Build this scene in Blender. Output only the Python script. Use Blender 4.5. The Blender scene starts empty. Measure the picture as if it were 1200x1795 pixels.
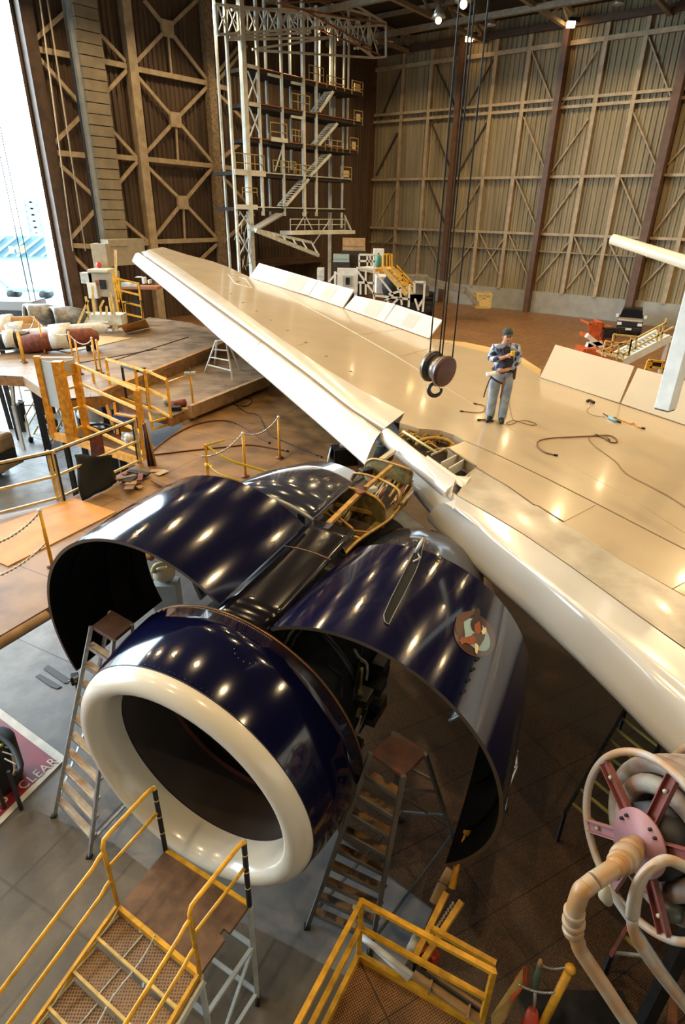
import bpy, bmesh, math, random
from math import sin, cos, radians, pi, atan2, sqrt
from mathutils import Vector, Matrix
V = Vector
random.seed(7)
SC = bpy.context.scene
COL = SC.collection
# ---------------------------------------------------------------- survey of the photograph
FOC, TH, RO, CH = 1040.0, radians(26.9), radians(1.15), 7.8   # focal px, pitch, roll, camera height

def ray(px, py):
    u = (px-600)/FOC; v = -(py-897.5)/FOC
    c, s = cos(RO), sin(RO)
    U = u*c - v*s; W = u*s + v*c
    return V((U, cos(TH)+W*sin(TH), -sin(TH)+W*cos(TH)))
CAM = V((0, 0, CH))
def P(px, py, z=0.0):
    r = ray(px, py); return CAM + r*((z-CH)/r.z)
def PY(px, py, y):
    r = ray(px, py); return CAM + r*(y/r.y)
def PD(px, py, d):
    return CAM + ray(px, py)*d
def PL(px, py, q, n):
    r = ray(px, py); return CAM + r*((q-CAM).dot(n)/r.dot(n))
UP = V((0, 0, 1))

# ---------------------------------------------------------------- materials
MATS = {}
def mat(name, col, rough=.5, metal=0., var=0., scale=4., col2=None, bump=0., coat=0., emit=0., detail=4., stretch=None, alpha=1., bscale=None, spec=None, contrast=(.35,.65)):
    if name in MATS: return MATS[name]
    m = bpy.data.materials.new(name); m.use_nodes = True
    nt = m.node_tree; b = nt.nodes['Principled BSDF']
    b.inputs['Base Color'].default_value = (*col, 1)
    b.inputs['Roughness'].default_value = rough
    b.inputs['Metallic'].default_value = metal
    if spec is not None: b.inputs['Specular IOR Level'].default_value = spec
    if coat: b.inputs['Coat Weight'].default_value = coat; b.inputs['Coat Roughness'].default_value = .08
    if emit:
        b.inputs['Emission Color'].default_value = (*col, 1); b.inputs['Emission Strength'].default_value = emit
    if alpha < 1: b.inputs['Alpha'].default_value = alpha
    if var or col2 or bump:
        tc = nt.nodes.new('ShaderNodeTexCoord'); mp = nt.nodes.new('ShaderNodeMapping')
        nt.links.new(tc.outputs['Object'], mp.inputs[0])
        if stretch: mp.inputs['Scale'].default_value = stretch
        nz = nt.nodes.new('ShaderNodeTexNoise'); nz.inputs['Scale'].default_value = scale; nz.inputs['Detail'].default_value = detail
        nt.links.new(mp.outputs[0], nz.inputs['Vector'])
        if col2 is None: col2 = tuple(max(0, c*(1-var)) for c in col)
        rp = nt.nodes.new('ShaderNodeMapRange'); rp.inputs[1].default_value = contrast[0]; rp.inputs[2].default_value = contrast[1]
        nt.links.new(nz.outputs['Fac'], rp.inputs[0])
        mx = nt.nodes.new('ShaderNodeMix'); mx.data_type = 'RGBA'
        mx.inputs[6].default_value = (*col, 1); mx.inputs[7].default_value = (*col2, 1)
        nt.links.new(rp.outputs[0], mx.inputs[0]); nt.links.new(mx.outputs[2], b.inputs['Base Color'])
        if bump:
            bp = nt.nodes.new('ShaderNodeBump'); bp.inputs['Strength'].default_value = bump; bp.inputs['Distance'].default_value = .02
            n2 = nt.nodes.new('ShaderNodeTexNoise'); n2.inputs['Scale'].default_value = bscale or scale*6
            nt.links.new(mp.outputs[0], n2.inputs['Vector'])
            nt.links.new(n2.outputs['Fac'], bp.inputs['Height']); nt.links.new(bp.outputs[0], b.inputs['Normal'])
    MATS[name] = m
    return m
YEL = mat('yellow_paint', (.90,.47,.03), .42, var=.35, scale=9, bump=.15)
YELP = mat('pale_yellow_paint', (.75,.55,.20), .5, var=.3, scale=6)
ORY = mat('orange_yellow_paint', (.82,.36,.02), .45, var=.4, scale=9)
WHT = mat('white_paint', (.78,.80,.78), .4, var=.15, scale=5)
PALE = mat('pale_steel', (.62,.66,.62), .45, var=.35, scale=5)
BEI = mat('beige_paint', (.52,.45,.31), .5, var=.25, scale=5)
BRN = mat('brown_ply', (.085,.043,.02), .5, col2=(.19,.10,.05), scale=5, bump=.1, detail=6)
BLK = mat('black_rubber', (.008,.008,.009), .7)
BLKC = mat('black_cloth', (.004,.004,.004), .95)
DK = mat('dark_steel', (.03,.03,.032), .45, metal=.4, var=.5, scale=8)
ALU = mat('aluminium', (.60,.61,.60), .35, metal=.7, var=.25, scale=12)
WOODT = mat('tread_wood', (.50,.27,.09), .6, col2=(.22,.12,.05), scale=7)
REDB = mat('rusty_red', (.25,.055,.03), .6, col2=(.10,.03,.02), scale=9, bump=.2)
PLY = mat('plywood_yellow', (.62,.30,.06), .6, col2=(.48,.22,.05), scale=2.5, detail=7)
GRY = mat('grey_panel', (.42,.45,.44), .55, var=.12, scale=3)
OLV = mat('olive_primer', (.20,.15,.04), .5, col2=(.09,.07,.02), scale=9, bump=.2)
GOLD = mat('gold_primer', (.50,.30,.07), .4, col2=(.28,.16,.04), scale=10, metal=.3)
CHN = mat('chain_steel', (.45,.42,.36), .4, metal=.7)
HOSE = mat('rubber_hose', (.10,.03,.015), .6)
BLUEM = mat('blue_plastic', (.02,.07,.35), .4)
ORG = mat('orange_lift_paint', (.62,.12,.03), .5, var=.4, scale=7)
PLAST = mat('clear_plastic_sheet', (.75,.80,.85), .2, var=.2, scale=9, bump=.6)
GRN = mat('green_tank', (.05,.22,.16), .4)
CARD = mat('cardboard_tan', (.45,.28,.13), .8, var=.3)

# ---------------------------------------------------------------- mesh builder (world coordinates)
class MB:
    def __init__(s): s.v = []; s.f = []; s.sm = []
    def add(s, vs, fs, smooth=False):
        o = len(s.v); s.v += [tuple(v) for v in vs]
        for f in fs: s.f.append(tuple(i+o for i in f)); s.sm.append(smooth)
        return s
    def box(s, c, size, rz=0., ax=None):
        x, y, z = [d/2 for d in size]
        R = Matrix.Rotation(rz, 3, 'Z') if ax is None else Matrix((ax[0], ax[1], ax[2])).transposed()
        vs = [V(c)+R @ V((i*x, j*y, k*z)) for i in (-1,1) for j in (-1,1) for k in (-1,1)]
        return s.add(vs, [(0,1,3,2),(4,6,7,5),(0,4,5,1),(2,3,7,6),(0,2,6,4),(1,5,7,3)])
    def bar(s, a, b, w, h=None, up=UP):
        """rectangular bar from a to b, w across, h along up"""
        a = V(a); b = V(b); h = h or w
        d = (b-a); L = d.length
        if L < 1e-6: return s
        d /= L; side = d.cross(up)
        if side.length < 1e-3: side = d.cross(V((1,0,0)))
        side.normalize(); u = side.cross(d)
        return s.box((a+b)/2, (L, w, h), ax=(d, side, u))
    def tube(s, pts, r, n=8, closed=False, r2=None):
        pts = [V(p) for p in pts]; m = len(pts)
        if m < 2: return s
        vs = []; fs = []
        t0 = (pts[1]-pts[0]).normalized()
        nrm = t0.cross(UP)
        if nrm.length < .05: nrm = t0.cross(V((1,0,0)))
        nrm.normalize()
        for i, p in enumerate(pts):
            if closed: t = (pts[(i+1) % m]-pts[i-1])
            else: t = (pts[min(i+1, m-1)]-pts[max(i-1, 0)])
            t.normalize()
            nrm = (nrm - t*nrm.dot(t))
            if nrm.length < 1e-4: nrm = t.orthogonal()
            nrm.normalize(); bn = t.cross(nrm)
            rr = r if r2 is None else r + (r2-r)*i/(m-1)
            if isinstance(rr, (list, tuple)): rr = rr[i]
            for k in range(n):
                a = 2*pi*k/n; vs.append(p + nrm*(rr*cos(a)) + bn*(rr*sin(a)))
        for i in range(m if closed else m-1):
            j = (i+1) % m
            for k in range(n):
                l = (k+1) % n; fs.append((i*n+k, i*n+l, j*n+l, j*n+k))
        s.add(vs, fs, True)
        if not closed:
            o = len(s.v)-m*n
            s.f.append(tuple(o+k for k in range(n))[::-1]); s.sm.append(False)
            s.f.append(tuple(o+(m-1)*n+k for k in range(n))); s.sm.append(False)
        return s
    def varitube(s, pts, rs, n=12):
        pts = [V(p) for p in pts]; m = len(pts); vs = []; fs = []
        t0 = (pts[-1]-pts[0]).normalized(); nrm = t0.orthogonal().normalized()
        for i, p in enumerate(pts):
            t = (pts[min(i+1, m-1)]-pts[max(i-1, 0)])
            if t.length < 1e-6: t = t0.copy()
            t.normalize(); nrm = nrm - t*nrm.dot(t); nrm.normalize(); bn = t.cross(nrm)
            for k in range(n):
                a = 2*pi*k/n; vs.append(p + (nrm*cos(a)+bn*sin(a))*rs[i])
        for i in range(m-1):
            for k in range(n):
                l = (k+1) % n; fs.append((i*n+k, i*n+l, (i+1)*n+l, (i+1)*n+k))
        fs.append(tuple(range(n))[::-1]); fs.append(tuple((m-1)*n+k for k in range(n)))
        return s.add(vs, fs, True)
    def cyl(s, a, b, r, n=16, r2=None):
        a = V(a); b = V(b); return s.varitube([a, b], [r, r if r2 is None else r2], n)
    def sphere(s, c, r, n=10, sc=(1,1,1)):
        vs = []; fs = []; m = n//2+1
        for i in range(m+1):
            t = pi*i/m
            for k in range(n):
                a = 2*pi*k/n; vs.append(V(c)+V((r*sc[0]*sin(t)*cos(a), r*sc[1]*sin(t)*sin(a), r*sc[2]*cos(t))))
        for i in range(m):
            for k in range(n):
                l = (k+1) % n; fs.append((i*n+k, (i+1)*n+k, (i+1)*n+l, i*n+l))
        return s.add(vs, fs, True)
    def poly(s, pts, off):
        """polygon pts with thickness vector off (prism)"""
        pts = [V(p) for p in pts]; n = len(pts); off = V(off)
        vs = pts + [p+off for p in pts]
        fs = [tuple(range(n)), tuple(range(2*n-1, n-1, -1))]
        fs += [(i, (i+1) % n + 0, (i+1) % n + n, i+n) for i in range(n)]
        fs = [fs[0], fs[1]] + [f[::-1] for f in fs[2:]]
        return s.add(vs, fs)
    def grid(s, rows, smooth=True, closed=False):
        m = len(rows); n = len(rows[0]); vs = [v for r in rows for v in r]; fs = []
        for i in range(m-1):
            for k in range(n if closed else n-1):
                l = (k+1) % n; fs.append((i*n+k, i*n+l, (i+1)*n+l, (i+1)*n+k))
        return s.add(vs, fs, smooth)
ROOT = {}
def tag(o, label=None, cat=None, group=None, kind=None):
    if label: o['label'] = label
    if cat: o['category'] = cat
    if group: o['group'] = group
    if kind: o['kind'] = kind
    return o
def thing(name, label, cat, loc=(0,0,0), group=None):
    o = bpy.data.objects.new(name, None); COL.objects.link(o); o.location = V(loc); o.empty_display_size = .2
    ROOT[o] = V(loc)
    return tag(o, label, cat, group)
def obj(name, mb, m, parent=None, solid=0., bevel=0., sub=0, autos=None, weld=False):
    root = ROOT.get(parent, V((0,0,0))) if parent else None
    if parent is None:
        xs = [sum(v[i] for v in mb.v)/len(mb.v) for i in range(3)]; lo = min(v[2] for v in mb.v)
        root = V((xs[0], xs[1], lo))
    me = bpy.data.meshes.new(name)
    me.from_pydata([tuple(V(v)-root) for v in mb.v], [], mb.f)
    me.polygons.foreach_set('use_smooth', mb.sm)
    bm = bmesh.new(); bm.from_mesh(me)
    if weld: bmesh.ops.remove_doubles(bm, verts=bm.verts, dist=.0005)
    bmesh.ops.recalc_face_normals(bm, faces=bm.faces)
    bm.to_mesh(me); bm.free()
    me.materials.append(m)
    o = bpy.data.objects.new(name, me); COL.objects.link(o)
    if parent is None: o.location = root
    else: o.parent = parent
    ROOT[o] = root
    if sub:
        k = o.modifiers.new('s', 'SUBSURF'); k.levels = sub; k.render_levels = sub
    if solid:
        k = o.modifiers.new('t', 'SOLIDIFY'); k.thickness = solid; k.offset = 0
    if bevel:
        k = o.modifiers.new('b', 'BEVEL'); k.width = bevel; k.segments = 2; k.limit_method = 'ANGLE'
    return o
def struct(name, mb, m, **k):
    return tag(obj(name, mb, m, **k), kind='structure')
def dup(o, dx, label=None, rz=0.):
    c = o.copy(); COL.objects.link(c); c.location = o.location + V(dx); c.rotation_euler = (0,0,o.rotation_euler.z+rz)
    if label: c['label'] = label
    ROOT[c] = ROOT[o]
    for ch in list(o.children):
        d = ch.copy(); COL.objects.link(d); d.parent = c
        for g in list(ch.children):
            e = g.copy(); COL.objects.link(e); e.parent = d
    return c
def lerp(a, b, t): return a + (b-a)*t
def along(pts, n):
    """n+1 points at equal arc length on a polyline of 2-tuples"""
    ds = [0]
    for a, b in zip(pts, pts[1:]): ds.append(ds[-1]+sqrt(sum((p-q)**2 for p, q in zip(a, b))))
    out = []
    for i in range(n+1):
        t = ds[-1]*i/n; k = 0
        while k < len(pts)-2 and ds[k+1] < t: k += 1
        f = (t-ds[k])/max(1e-9, ds[k+1]-ds[k]); out.append(tuple(p+(q-p)*f for p, q in zip(pts[k], pts[k+1])))
    return out
def smoothpts(pts, n=6):
    pts = [V(p) for p in pts]; out = []
    for i in range(len(pts)-1):
        p0 = pts[max(i-1,0)]; p1 = pts[i]; p2 = pts[i+1]; p3 = pts[min(i+2, len(pts)-1)]
        for k in range(n):
            t = k/n
            out.append(.5*((2*p1)+(p2-p0)*t+(2*p0-5*p1+4*p2-p3)*t*t+(3*p1-p0-3*p2+p3)*t*t*t))
    out.append(pts[-1]); return out
TRIM = [0]
def trim(mb, m, **k):
    TRIM[0] += 1
    return struct('trim_%d' % TRIM[0], mb, m, **k)

# ---------------------------------------------------------------- camera
cd = bpy.data.cameras.new('camera'); co = bpy.data.objects.new('camera', cd); COL.objects.link(co)
cd.sensor_fit = 'VERTICAL'; cd.sensor_height = 36; cd.lens = FOC/1795*36; cd.clip_start = .1; cd.clip_end = 600
fw = V((0, cos(TH), -sin(TH))); c_, s_ = cos(RO), sin(RO)
up0 = V((0, sin(TH), cos(TH))); rt0 = V((1, 0, 0))
rt = rt0*c_ + up0*s_; upv = -rt0*s_ + up0*c_
M = Matrix((rt, upv, -fw)).transposed().to_4x4(); M.translation = CAM
co.matrix_world = M
SC.camera = co

# ---------------------------------------------------------------- hangar frame
BQ = V((16.7,56.5,0)); BD = V((-.7914,.6112,0)); BN = V((-.6112,-.7914,0))     # back wall, BN towards the room
LQ = V((2.2,67.6,0)); LD = V((.655,.7556,0)); LN = V((.7556,-.655,0))         # door wall, LN towards the room
def WB(px, py, off=0.): return PL(px, py, BQ+BN*off, BN)
def WL(px, py, off=0.): return PL(px, py, LQ+LN*off, LN)
CORN = LQ
# ================================================================ SHELL
HT = 21.6
def mfloor(name, base, c2, c3, joint=6.0, mort=(.35,.33,.3), msz=.015):
    m = bpy.data.materials.new(name); m.use_nodes = True; nt = m.node_tree; b = nt.nodes['Principled BSDF']
    tc = nt.nodes.new('ShaderNodeTexCoord')
    n1 = nt.nodes.new('ShaderNodeTexNoise'); n1.inputs['Scale'].default_value = .35; n1.inputs['Detail'].default_value = 6
    n2 = nt.nodes.new('ShaderNodeTexNoise'); n2.inputs['Scale'].default_value = 2.2; n2.inputs['Detail'].default_value = 8; n2.inputs['Roughness'].default_value = .65
    for n in (n1, n2): nt.links.new(tc.outputs['Object'], n.inputs['Vector'])
    r1 = nt.nodes.new('ShaderNodeMapRange'); r1.inputs[1].default_value = .38; r1.inputs[2].default_value = .62; nt.links.new(n1.outputs['Fac'], r1.inputs[0])
    r2 = nt.nodes.new('ShaderNodeMapRange'); r2.inputs[1].default_value = .35; r2.inputs[2].default_value = .72; nt.links.new(n2.outputs['Fac'], r2.inputs[0])
    mx = nt.nodes.new('ShaderNodeMix'); mx.data_type = 'RGBA'; mx.inputs[6].default_value = (*base,1); mx.inputs[7].default_value = (*c2,1); nt.links.new(r1.outputs[0], mx.inputs[0])
    my = nt.nodes.new('ShaderNodeMix'); my.data_type = 'RGBA'; my.inputs[7].default_value = (*c3,1); nt.links.new(mx.outputs[2], my.inputs[6])
    mm = nt.nodes.new('ShaderNodeMath'); mm.operation = 'MULTIPLY'; mm.inputs[1].default_value = .85; nt.links.new(r2.outputs[0], mm.inputs[0]); nt.links.new(mm.outputs[0], my.inputs[0])
    # slab joints
    mp = nt.nodes.new('ShaderNodeMapping'); mp.inputs['Rotation'].default_value = (0,0,radians(26.4)); nt.links.new(tc.outputs['Object'], mp.inputs[0])
    br = nt.nodes.new('ShaderNodeTexBrick'); br.offset = 0; br.inputs['Scale'].default_value = 1; br.inputs['Brick Width'].default_value = joint; br.inputs['Row Height'].default_value = joint
    br.inputs['Mortar Size'].default_value = msz; br.inputs['Color1'].default_value = (1,1,1,1); br.inputs['Color2'].default_value = (.9,.9,.9,1); br.inputs['Mortar'].default_value = (*mort,1)
    nt.links.new(mp.outputs[0], br.inputs['Vector'])
    mz = nt.nodes.new('ShaderNodeMix'); mz.data_type = 'RGBA'; mz.blend_type = 'MULTIPLY'; mz.inputs[0].default_value = 1
    nt.links.new(my.outputs[2], mz.inputs[6]); nt.links.new(br.outputs['Color'], mz.inputs[7]); nt.links.new(mz.outputs[2], b.inputs['Base Color'])
    rr = nt.nodes.new('ShaderNodeMapRange'); rr.inputs[3].default_value = .28; rr.inputs[4].default_value = .6; nt.links.new(n2.outputs['Fac'], rr.inputs[0]); nt.links.new(rr.outputs[0], b.inputs['Roughness'])
    return m
FL = mfloor('concrete_floor', (.34,.34,.345), (.17,.18,.19), (.13,.13,.135))
FLB = mfloor('brown_sealed_floor', (.30,.15,.06), (.22,.11,.045), (.15,.075,.03), 9.)
FLD = mfloor('worn_brown_concrete', (.20,.175,.14), (.13,.115,.095), (.08,.065,.05), 1.1, (.72,.70,.66), .02)
def mmesh():
    m = bpy.data.materials.new('expanded_metal_mat'); m.use_nodes = True; nt = m.node_tree; b = nt.nodes['Principled BSDF']
    tc = nt.nodes.new('ShaderNodeTexCoord'); mp = nt.nodes.new('ShaderNodeMapping'); mp.inputs['Rotation'].default_value = (0,0,radians(-28))
    nt.links.new(tc.outputs['Object'], mp.inputs[0])
    vo = nt.nodes.new('ShaderNodeTexVoronoi'); vo.inputs['Scale'].default_value = 44; vo.inputs['Randomness'].default_value = .12; nt.links.new(mp.outputs[0], vo.inputs['Vector'])
    nz = nt.nodes.new('ShaderNodeTexNoise'); nz.inputs['Scale'].default_value = .9; nz.inputs['Detail'].default_value = 5; nt.links.new(tc.outputs['Object'], nz.inputs['Vector'])
    r = nt.nodes.new('ShaderNodeMapRange'); r.inputs[1].default_value=.35; r.inputs[2].default_value=.65; nt.links.new(nz.outputs['Fac'], r.inputs[0])
    mx = nt.nodes.new('ShaderNodeMix'); mx.data_type='RGBA'; mx.inputs[6].default_value=(.58,.25,.065,1); mx.inputs[7].default_value=(.26,.135,.05,1); nt.links.new(r.outputs[0], mx.inputs[0])
    rv = nt.nodes.new('ShaderNodeMapRange'); rv.inputs[1].default_value=.25; rv.inputs[2].default_value=.55; nt.links.new(vo.outputs['Distance'], rv.inputs[0])
    my = nt.nodes.new('ShaderNodeMix'); my.data_type='RGBA'; my.inputs[7].default_value=(.045,.024,.012,1); nt.links.new(mx.outputs[2], my.inputs[6]); nt.links.new(rv.outputs[0], my.inputs[0])
    br = nt.nodes.new('ShaderNodeTexBrick'); br.offset=0; br.inputs['Scale'].default_value=1; br.inputs['Brick Width'].default_value=2.4; br.inputs['Row Height'].default_value=.6; br.inputs['Mortar Size'].default_value=.008
    br.inputs['Color1'].default_value=(1,1,1,1); br.inputs['Color2'].default_value=(.92,.92,.92,1); br.inputs['Mortar'].default_value=(.3,.3,.3,1); nt.links.new(mp.outputs[0], br.inputs['Vector'])
    mz = nt.nodes.new('ShaderNodeMix'); mz.data_type='RGBA'; mz.blend_type='MULTIPLY'; mz.inputs[0].default_value=1; nt.links.new(my.outputs[2], mz.inputs[6]); nt.links.new(br.outputs['Color'], mz.inputs[7])
    nt.links.new(mz.outputs[2], b.inputs['Base Color']); b.inputs['Roughness'].default_value=.5
    bp = nt.nodes.new('ShaderNodeBump'); bp.inputs['Strength'].default_value=.5; bp.inputs['Distance'].default_value=.01; bp.invert=True; nt.links.new(vo.outputs['Distance'], bp.inputs['Height']); nt.links.new(bp.outputs[0], b.inputs['Normal'])
    return m
MESHM = mmesh()
JAMB = LQ - LD*33.2                  # end of the closed door leaves
FARL = LQ - LD*88
FARR = BQ - BD*62
NEARR = FARR - LD*88
rect = lambda a,b,c,d,z0,z1: MB().poly([a+UP*z1,b+UP*z1,c+UP*z1,d+UP*z1],(0,0,z0-z1))
struct('floor', rect(FARL-LN*.5, CORN+LD*1-LN*.5, FARR+LD*1-BD*1, NEARR-BD*1, -.3, 0), FL)
# floor finishes lying on the slab
z = .012
def fpoly(pts, zt): return MB().poly([V((*P(x,y,0)[:2], zt)) for x,y in pts], (0,0,-.011))
struct('floor_back_bay', MB().poly([V(p) for p in ((-19,43,.011),(2.2,66.8,.011),(44,34,.011),(32,12,.011),(4.5,10.5,.011),(1.5,16,.011),(-6,22,.011))], (0,0,-.01)), FLB)
struct('floor_mesh_mat', fpoly([(594,1467),(700,1550),(758,1596),(726,1668),(640,1795),(620,2300),(2600,2300),(1700,900),(1000,880),(640,1180),(560,1330)], .024), MESHM)
struct('floor_worn_patch', fpoly([(-250,1480),(0,1447),(60,1420),(200,1480),(330,1580),(450,1629),(621,1720),(560,2200),(-900,2200)], .013), FLD)
# walls
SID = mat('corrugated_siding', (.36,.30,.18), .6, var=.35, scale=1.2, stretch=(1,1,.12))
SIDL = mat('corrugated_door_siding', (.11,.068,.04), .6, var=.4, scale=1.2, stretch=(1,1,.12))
CONC = mat('wall_concrete', (.40,.40,.37), .7, var=.2, scale=1.2)
ROOFM = mat('dark_roof', (.028,.024,.02), .8, var=.4)
GIRD = mat('beige_steel', (.50,.39,.25), .5, var=.3, scale=2)
GIRDD = mat('brown_steel', (.10,.06,.04), .5, var=.4, scale=2)
GIRL = mat('bluegrey_tube', (.42,.47,.50), .45, var=.2, scale=2)
ROOFS = mat('roof_steel', (.28,.23,.16), .6, var=.3)
def corr(a, b, z0, z1, n, pitch, dep):
    d = (b-a); L = d.length; d.normalize(); k = int(L/pitch); lo = []; hi = []
    for i in range(k):
        for f, h in ((0,0),(.35,0),(.5,dep),(.85,dep)):
            p = a + d*((i+f)*pitch) + n*h; lo.append(p+UP*z0); hi.append(p+UP*z1)
    m = MB().grid([lo, hi], smooth=False); return m
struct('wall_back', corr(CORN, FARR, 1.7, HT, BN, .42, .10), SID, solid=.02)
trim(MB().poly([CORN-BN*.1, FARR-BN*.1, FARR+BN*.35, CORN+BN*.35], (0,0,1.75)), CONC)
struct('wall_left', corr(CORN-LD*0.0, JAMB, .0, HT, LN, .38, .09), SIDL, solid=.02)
SIDR = mat('side_wall_panel', (.16,.12,.08), .8, var=.2)
struct('wall_right', MB().poly([FARR, FARR-BD*.3, NEARR-BD*.3, NEARR], (0,0,HT)), SIDR)
struct('wall_front', MB().poly([NEARR, NEARR-LD*.3, FARL-LD*.3, FARL], (0,0,HT)), SIDR)
struct('ceiling', rect(FARL-LN*.2, CORN-LN*.2+LD*.3, FARR+LD*.3-BD*.3, NEARR-BD*.3, HT, HT+.25), ROOFM)
# header beam above the open doorway
trim(MB().poly([JAMB+UP*20.6, JAMB+LN*.6+UP*20.6, FARL+LN*.6+UP*20.6, FARL+UP*20.6], (0,0,1.0)), GIRDD)
# ---- door wall trusses
def wl(x,y,o): return WL(x,y,o)
def Lbar(a, b, w, m=GIRD, off=.45, h=.18):
    trim(MB().bar(WL(*a,off), WL(*b,off), h, w, up=LN.cross((WL(*b,off)-WL(*a,off)).normalized())), m)
def Lcol(x0, y0, x1, y1, w, m, off=.5, h=.5):
    a = WL(x0,y0,off); b = WL(x1,y1,off); c = V((*( (a+b)/2)[:2],0))
    trim(MB().box(c+UP*(HT/2), (w, h, HT), ax=(LD, LN, UP)), m)
Lcol(35,0,118,450,.75,GIRDD,.3,.9)
Lcol(221,0,262,423,.62,GIRD,.45,.6)
Lcol(360,0,385,420,.62,mat('flaking_brown',(.20,.12,.06),.6,col2=(.34,.27,.18),scale=6),.45,.6)
Lcol(430,60,440,420,.4,GIRDD,.3,.4)
Lcol(124,20,176,400,.34,GIRL,.75,.34)
# the ribbed hoist shaft made of stacked boxes
a = WL(172,200,.9); mb = MB(); k = 0; zz = 4.6
while zz < HT-.1:
    mb.box(V((a.x,a.y,zz+.29)), (1.55, .55+.08*(k%2), .55), ax=(LD,LN,UP)); zz += .6; k += 1
trim(mb, mat('ribbed_duct', (.30,.25,.17), .6, var=.25, scale=1.5))
for y0,y1,x0,x1 in ((85,98,58,128),(267,273,90,156),(430,432,118,166),(107,116,178,222),(274,278,195,240),(428,426,216,262),(120,146,233,364),(278,291,249,374),(424,420,262,384),(147,156,364,400),(290,296,376,410)):
    Lbar((x0,y0),(x1,y1),.30)
for a_,b_ in (((58,72),(113,22)),((62,95),(137,178)),((88,258),(142,203)),((90,275),(163,343)),((118,425),(165,370)),((120,440),(155,475)),((165,50),(220,108)),((183,165),(222,123)),((190,222),(238,275)),((203,327),(240,283)),((210,382),(258,423)),
    ((252,0),(288,45)),((345,0),(298,45)),((288,55),(235,112)),((300,58),(362,140)),((237,130),(302,205)),((363,152),(312,205)),((302,217),(252,272)),((315,217),(372,285)),((254,288),(316,350)),((373,293),(325,350)),((314,362),(268,420)),((328,362),(380,418)),((268,428),(320,480)),((380,428),(330,475)),
    ((376,148),(432,80)),((376,158),(440,225)),((440,235),(380,285)),((378,297),(445,370)),((445,375),(390,425)),((380,128),(436,60))):
    Lbar(a_, b_, .22, h=.14)
for a_,b_ in (((294,58),(300,128)),((308,214),(312,284)),((321,360),(324,422))): Lbar(a_, b_, .14, h=.1)
for c_ in ((293,50),(307,210),(320,355)):
    q = WL(*c_,.5); trim(MB().box(q,(.9,.22,.9),ax=(LD,LN,UP)), GIRD)
# pale door-edge flange that stands in the daylight
e0 = JAMB - LD*.1
DEW=mat("door_edge_white",(.85,.88,.9),.5,var=.1)
for i,(o_) in enumerate((1.75,2.1)):
    trim(MB().tube([e0-LD*o_+LN*.5+UP*.1, e0-LD*o_+LN*.5+UP*20.6], .03), DK)
for x0,x1 in ((70,128),(83,150)):
    trim(MB().tube([WL(x0,0,1.2),WL(x1,440,1.2)],.05), GIRD)
# ---- back wall columns and girts (survey points are zoom pixels *.4667 + 640)
Z = lambda x,y: (640+x*.46667, y*.46667)
def Bcol(x0,y0,x1,y1,w,dep,m,z0=1.7,top=20.4):
    q = WB(*Z((x0+x1)/2,(y0+y1)/2),dep/2)
    trim(MB().box(V((q.x,q.y,(z0+top)/2)), (w,dep,top-z0), ax=(BD,BN,UP)), m)
BIGC = mat('big_column_brown', (.15,.075,.04), .5, var=.35, scale=2)
for x0,y0,x1,y1,w,dep,m,z0 in ((150,190,110,1000,.3,.45,GIRD,1.7),(250,175,205,1045,.3,.5,GIRD,1.7),(365,160,300,1100,.45,1.0,BIGC,0),(495,145,410,1060,.3,.5,GIRD,1.7),(620,125,515,1070,.3,.5,GIRD,1.7),
    (757,100,620,1155,.42,1.1,BIGC,0),(905,90,755,1090,.3,.5,GIRD,1.7),(1060,62,875,1105,.3,.5,GIRD,1.7),(1203,200,988,1200,.55,1.3,BIGC,0),(1350,100,1155,1120,.3,.5,GIRD,1.7),(1500,100,1300,1120,.3,.5,GIRD,1.7),(30,250,15,900,.5,.7,BIGC,0)):
    Bcol(x0,y0,x1,y1,w,dep,m,z0)
for hz, w in ((19.4,.3),(15.9,.2),(15.35,.2),(10.6,.2),(6.35,.2),(5.0,.1)):
    a = CORN+BN*.3+UP*hz; b = FARR+BN*.3+UP*hz
    trim(MB().bar(a, b, .25, w), GIRD if hz > 5.5 else SID)
for q in ((260,230,340,415),(375,415,480,225),(625,190,705,390),(735,400,870,190),(1060,130,1145,360),(55,455,135,265),(245,455,320,635),(350,650,455,460),(595,440,675,635),(700,645,838,445),(1005,420,1090,620),(1135,620,1240,500),
    (40,660,120,500),(232,670,305,860),(335,855,430,690),(565,670,645,860),(665,870,800,680),(958,665,1040,865),(1080,880,1210,700),(40,850,118,700),(220,870,300,1045),(125,1030,205,880),(310,1040,415,900),(430,875,510,1045),(410,1055,525,890),(540,880,615,1050),(640,1060,768,905),(785,890,865,1075),(755,1085,900,905),(915,910,1000,1085),(1030,1085,1140,970),(60,930,110,880)):
    a = WB(*Z(q[0],q[1]),.32); b = WB(*Z(q[2],q[3]),.32)
    trim(MB().bar(a,b,.1,.14,up=BN), GIRD if q[1] > 800 or q[0] > 500 else GIRDD)
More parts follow.
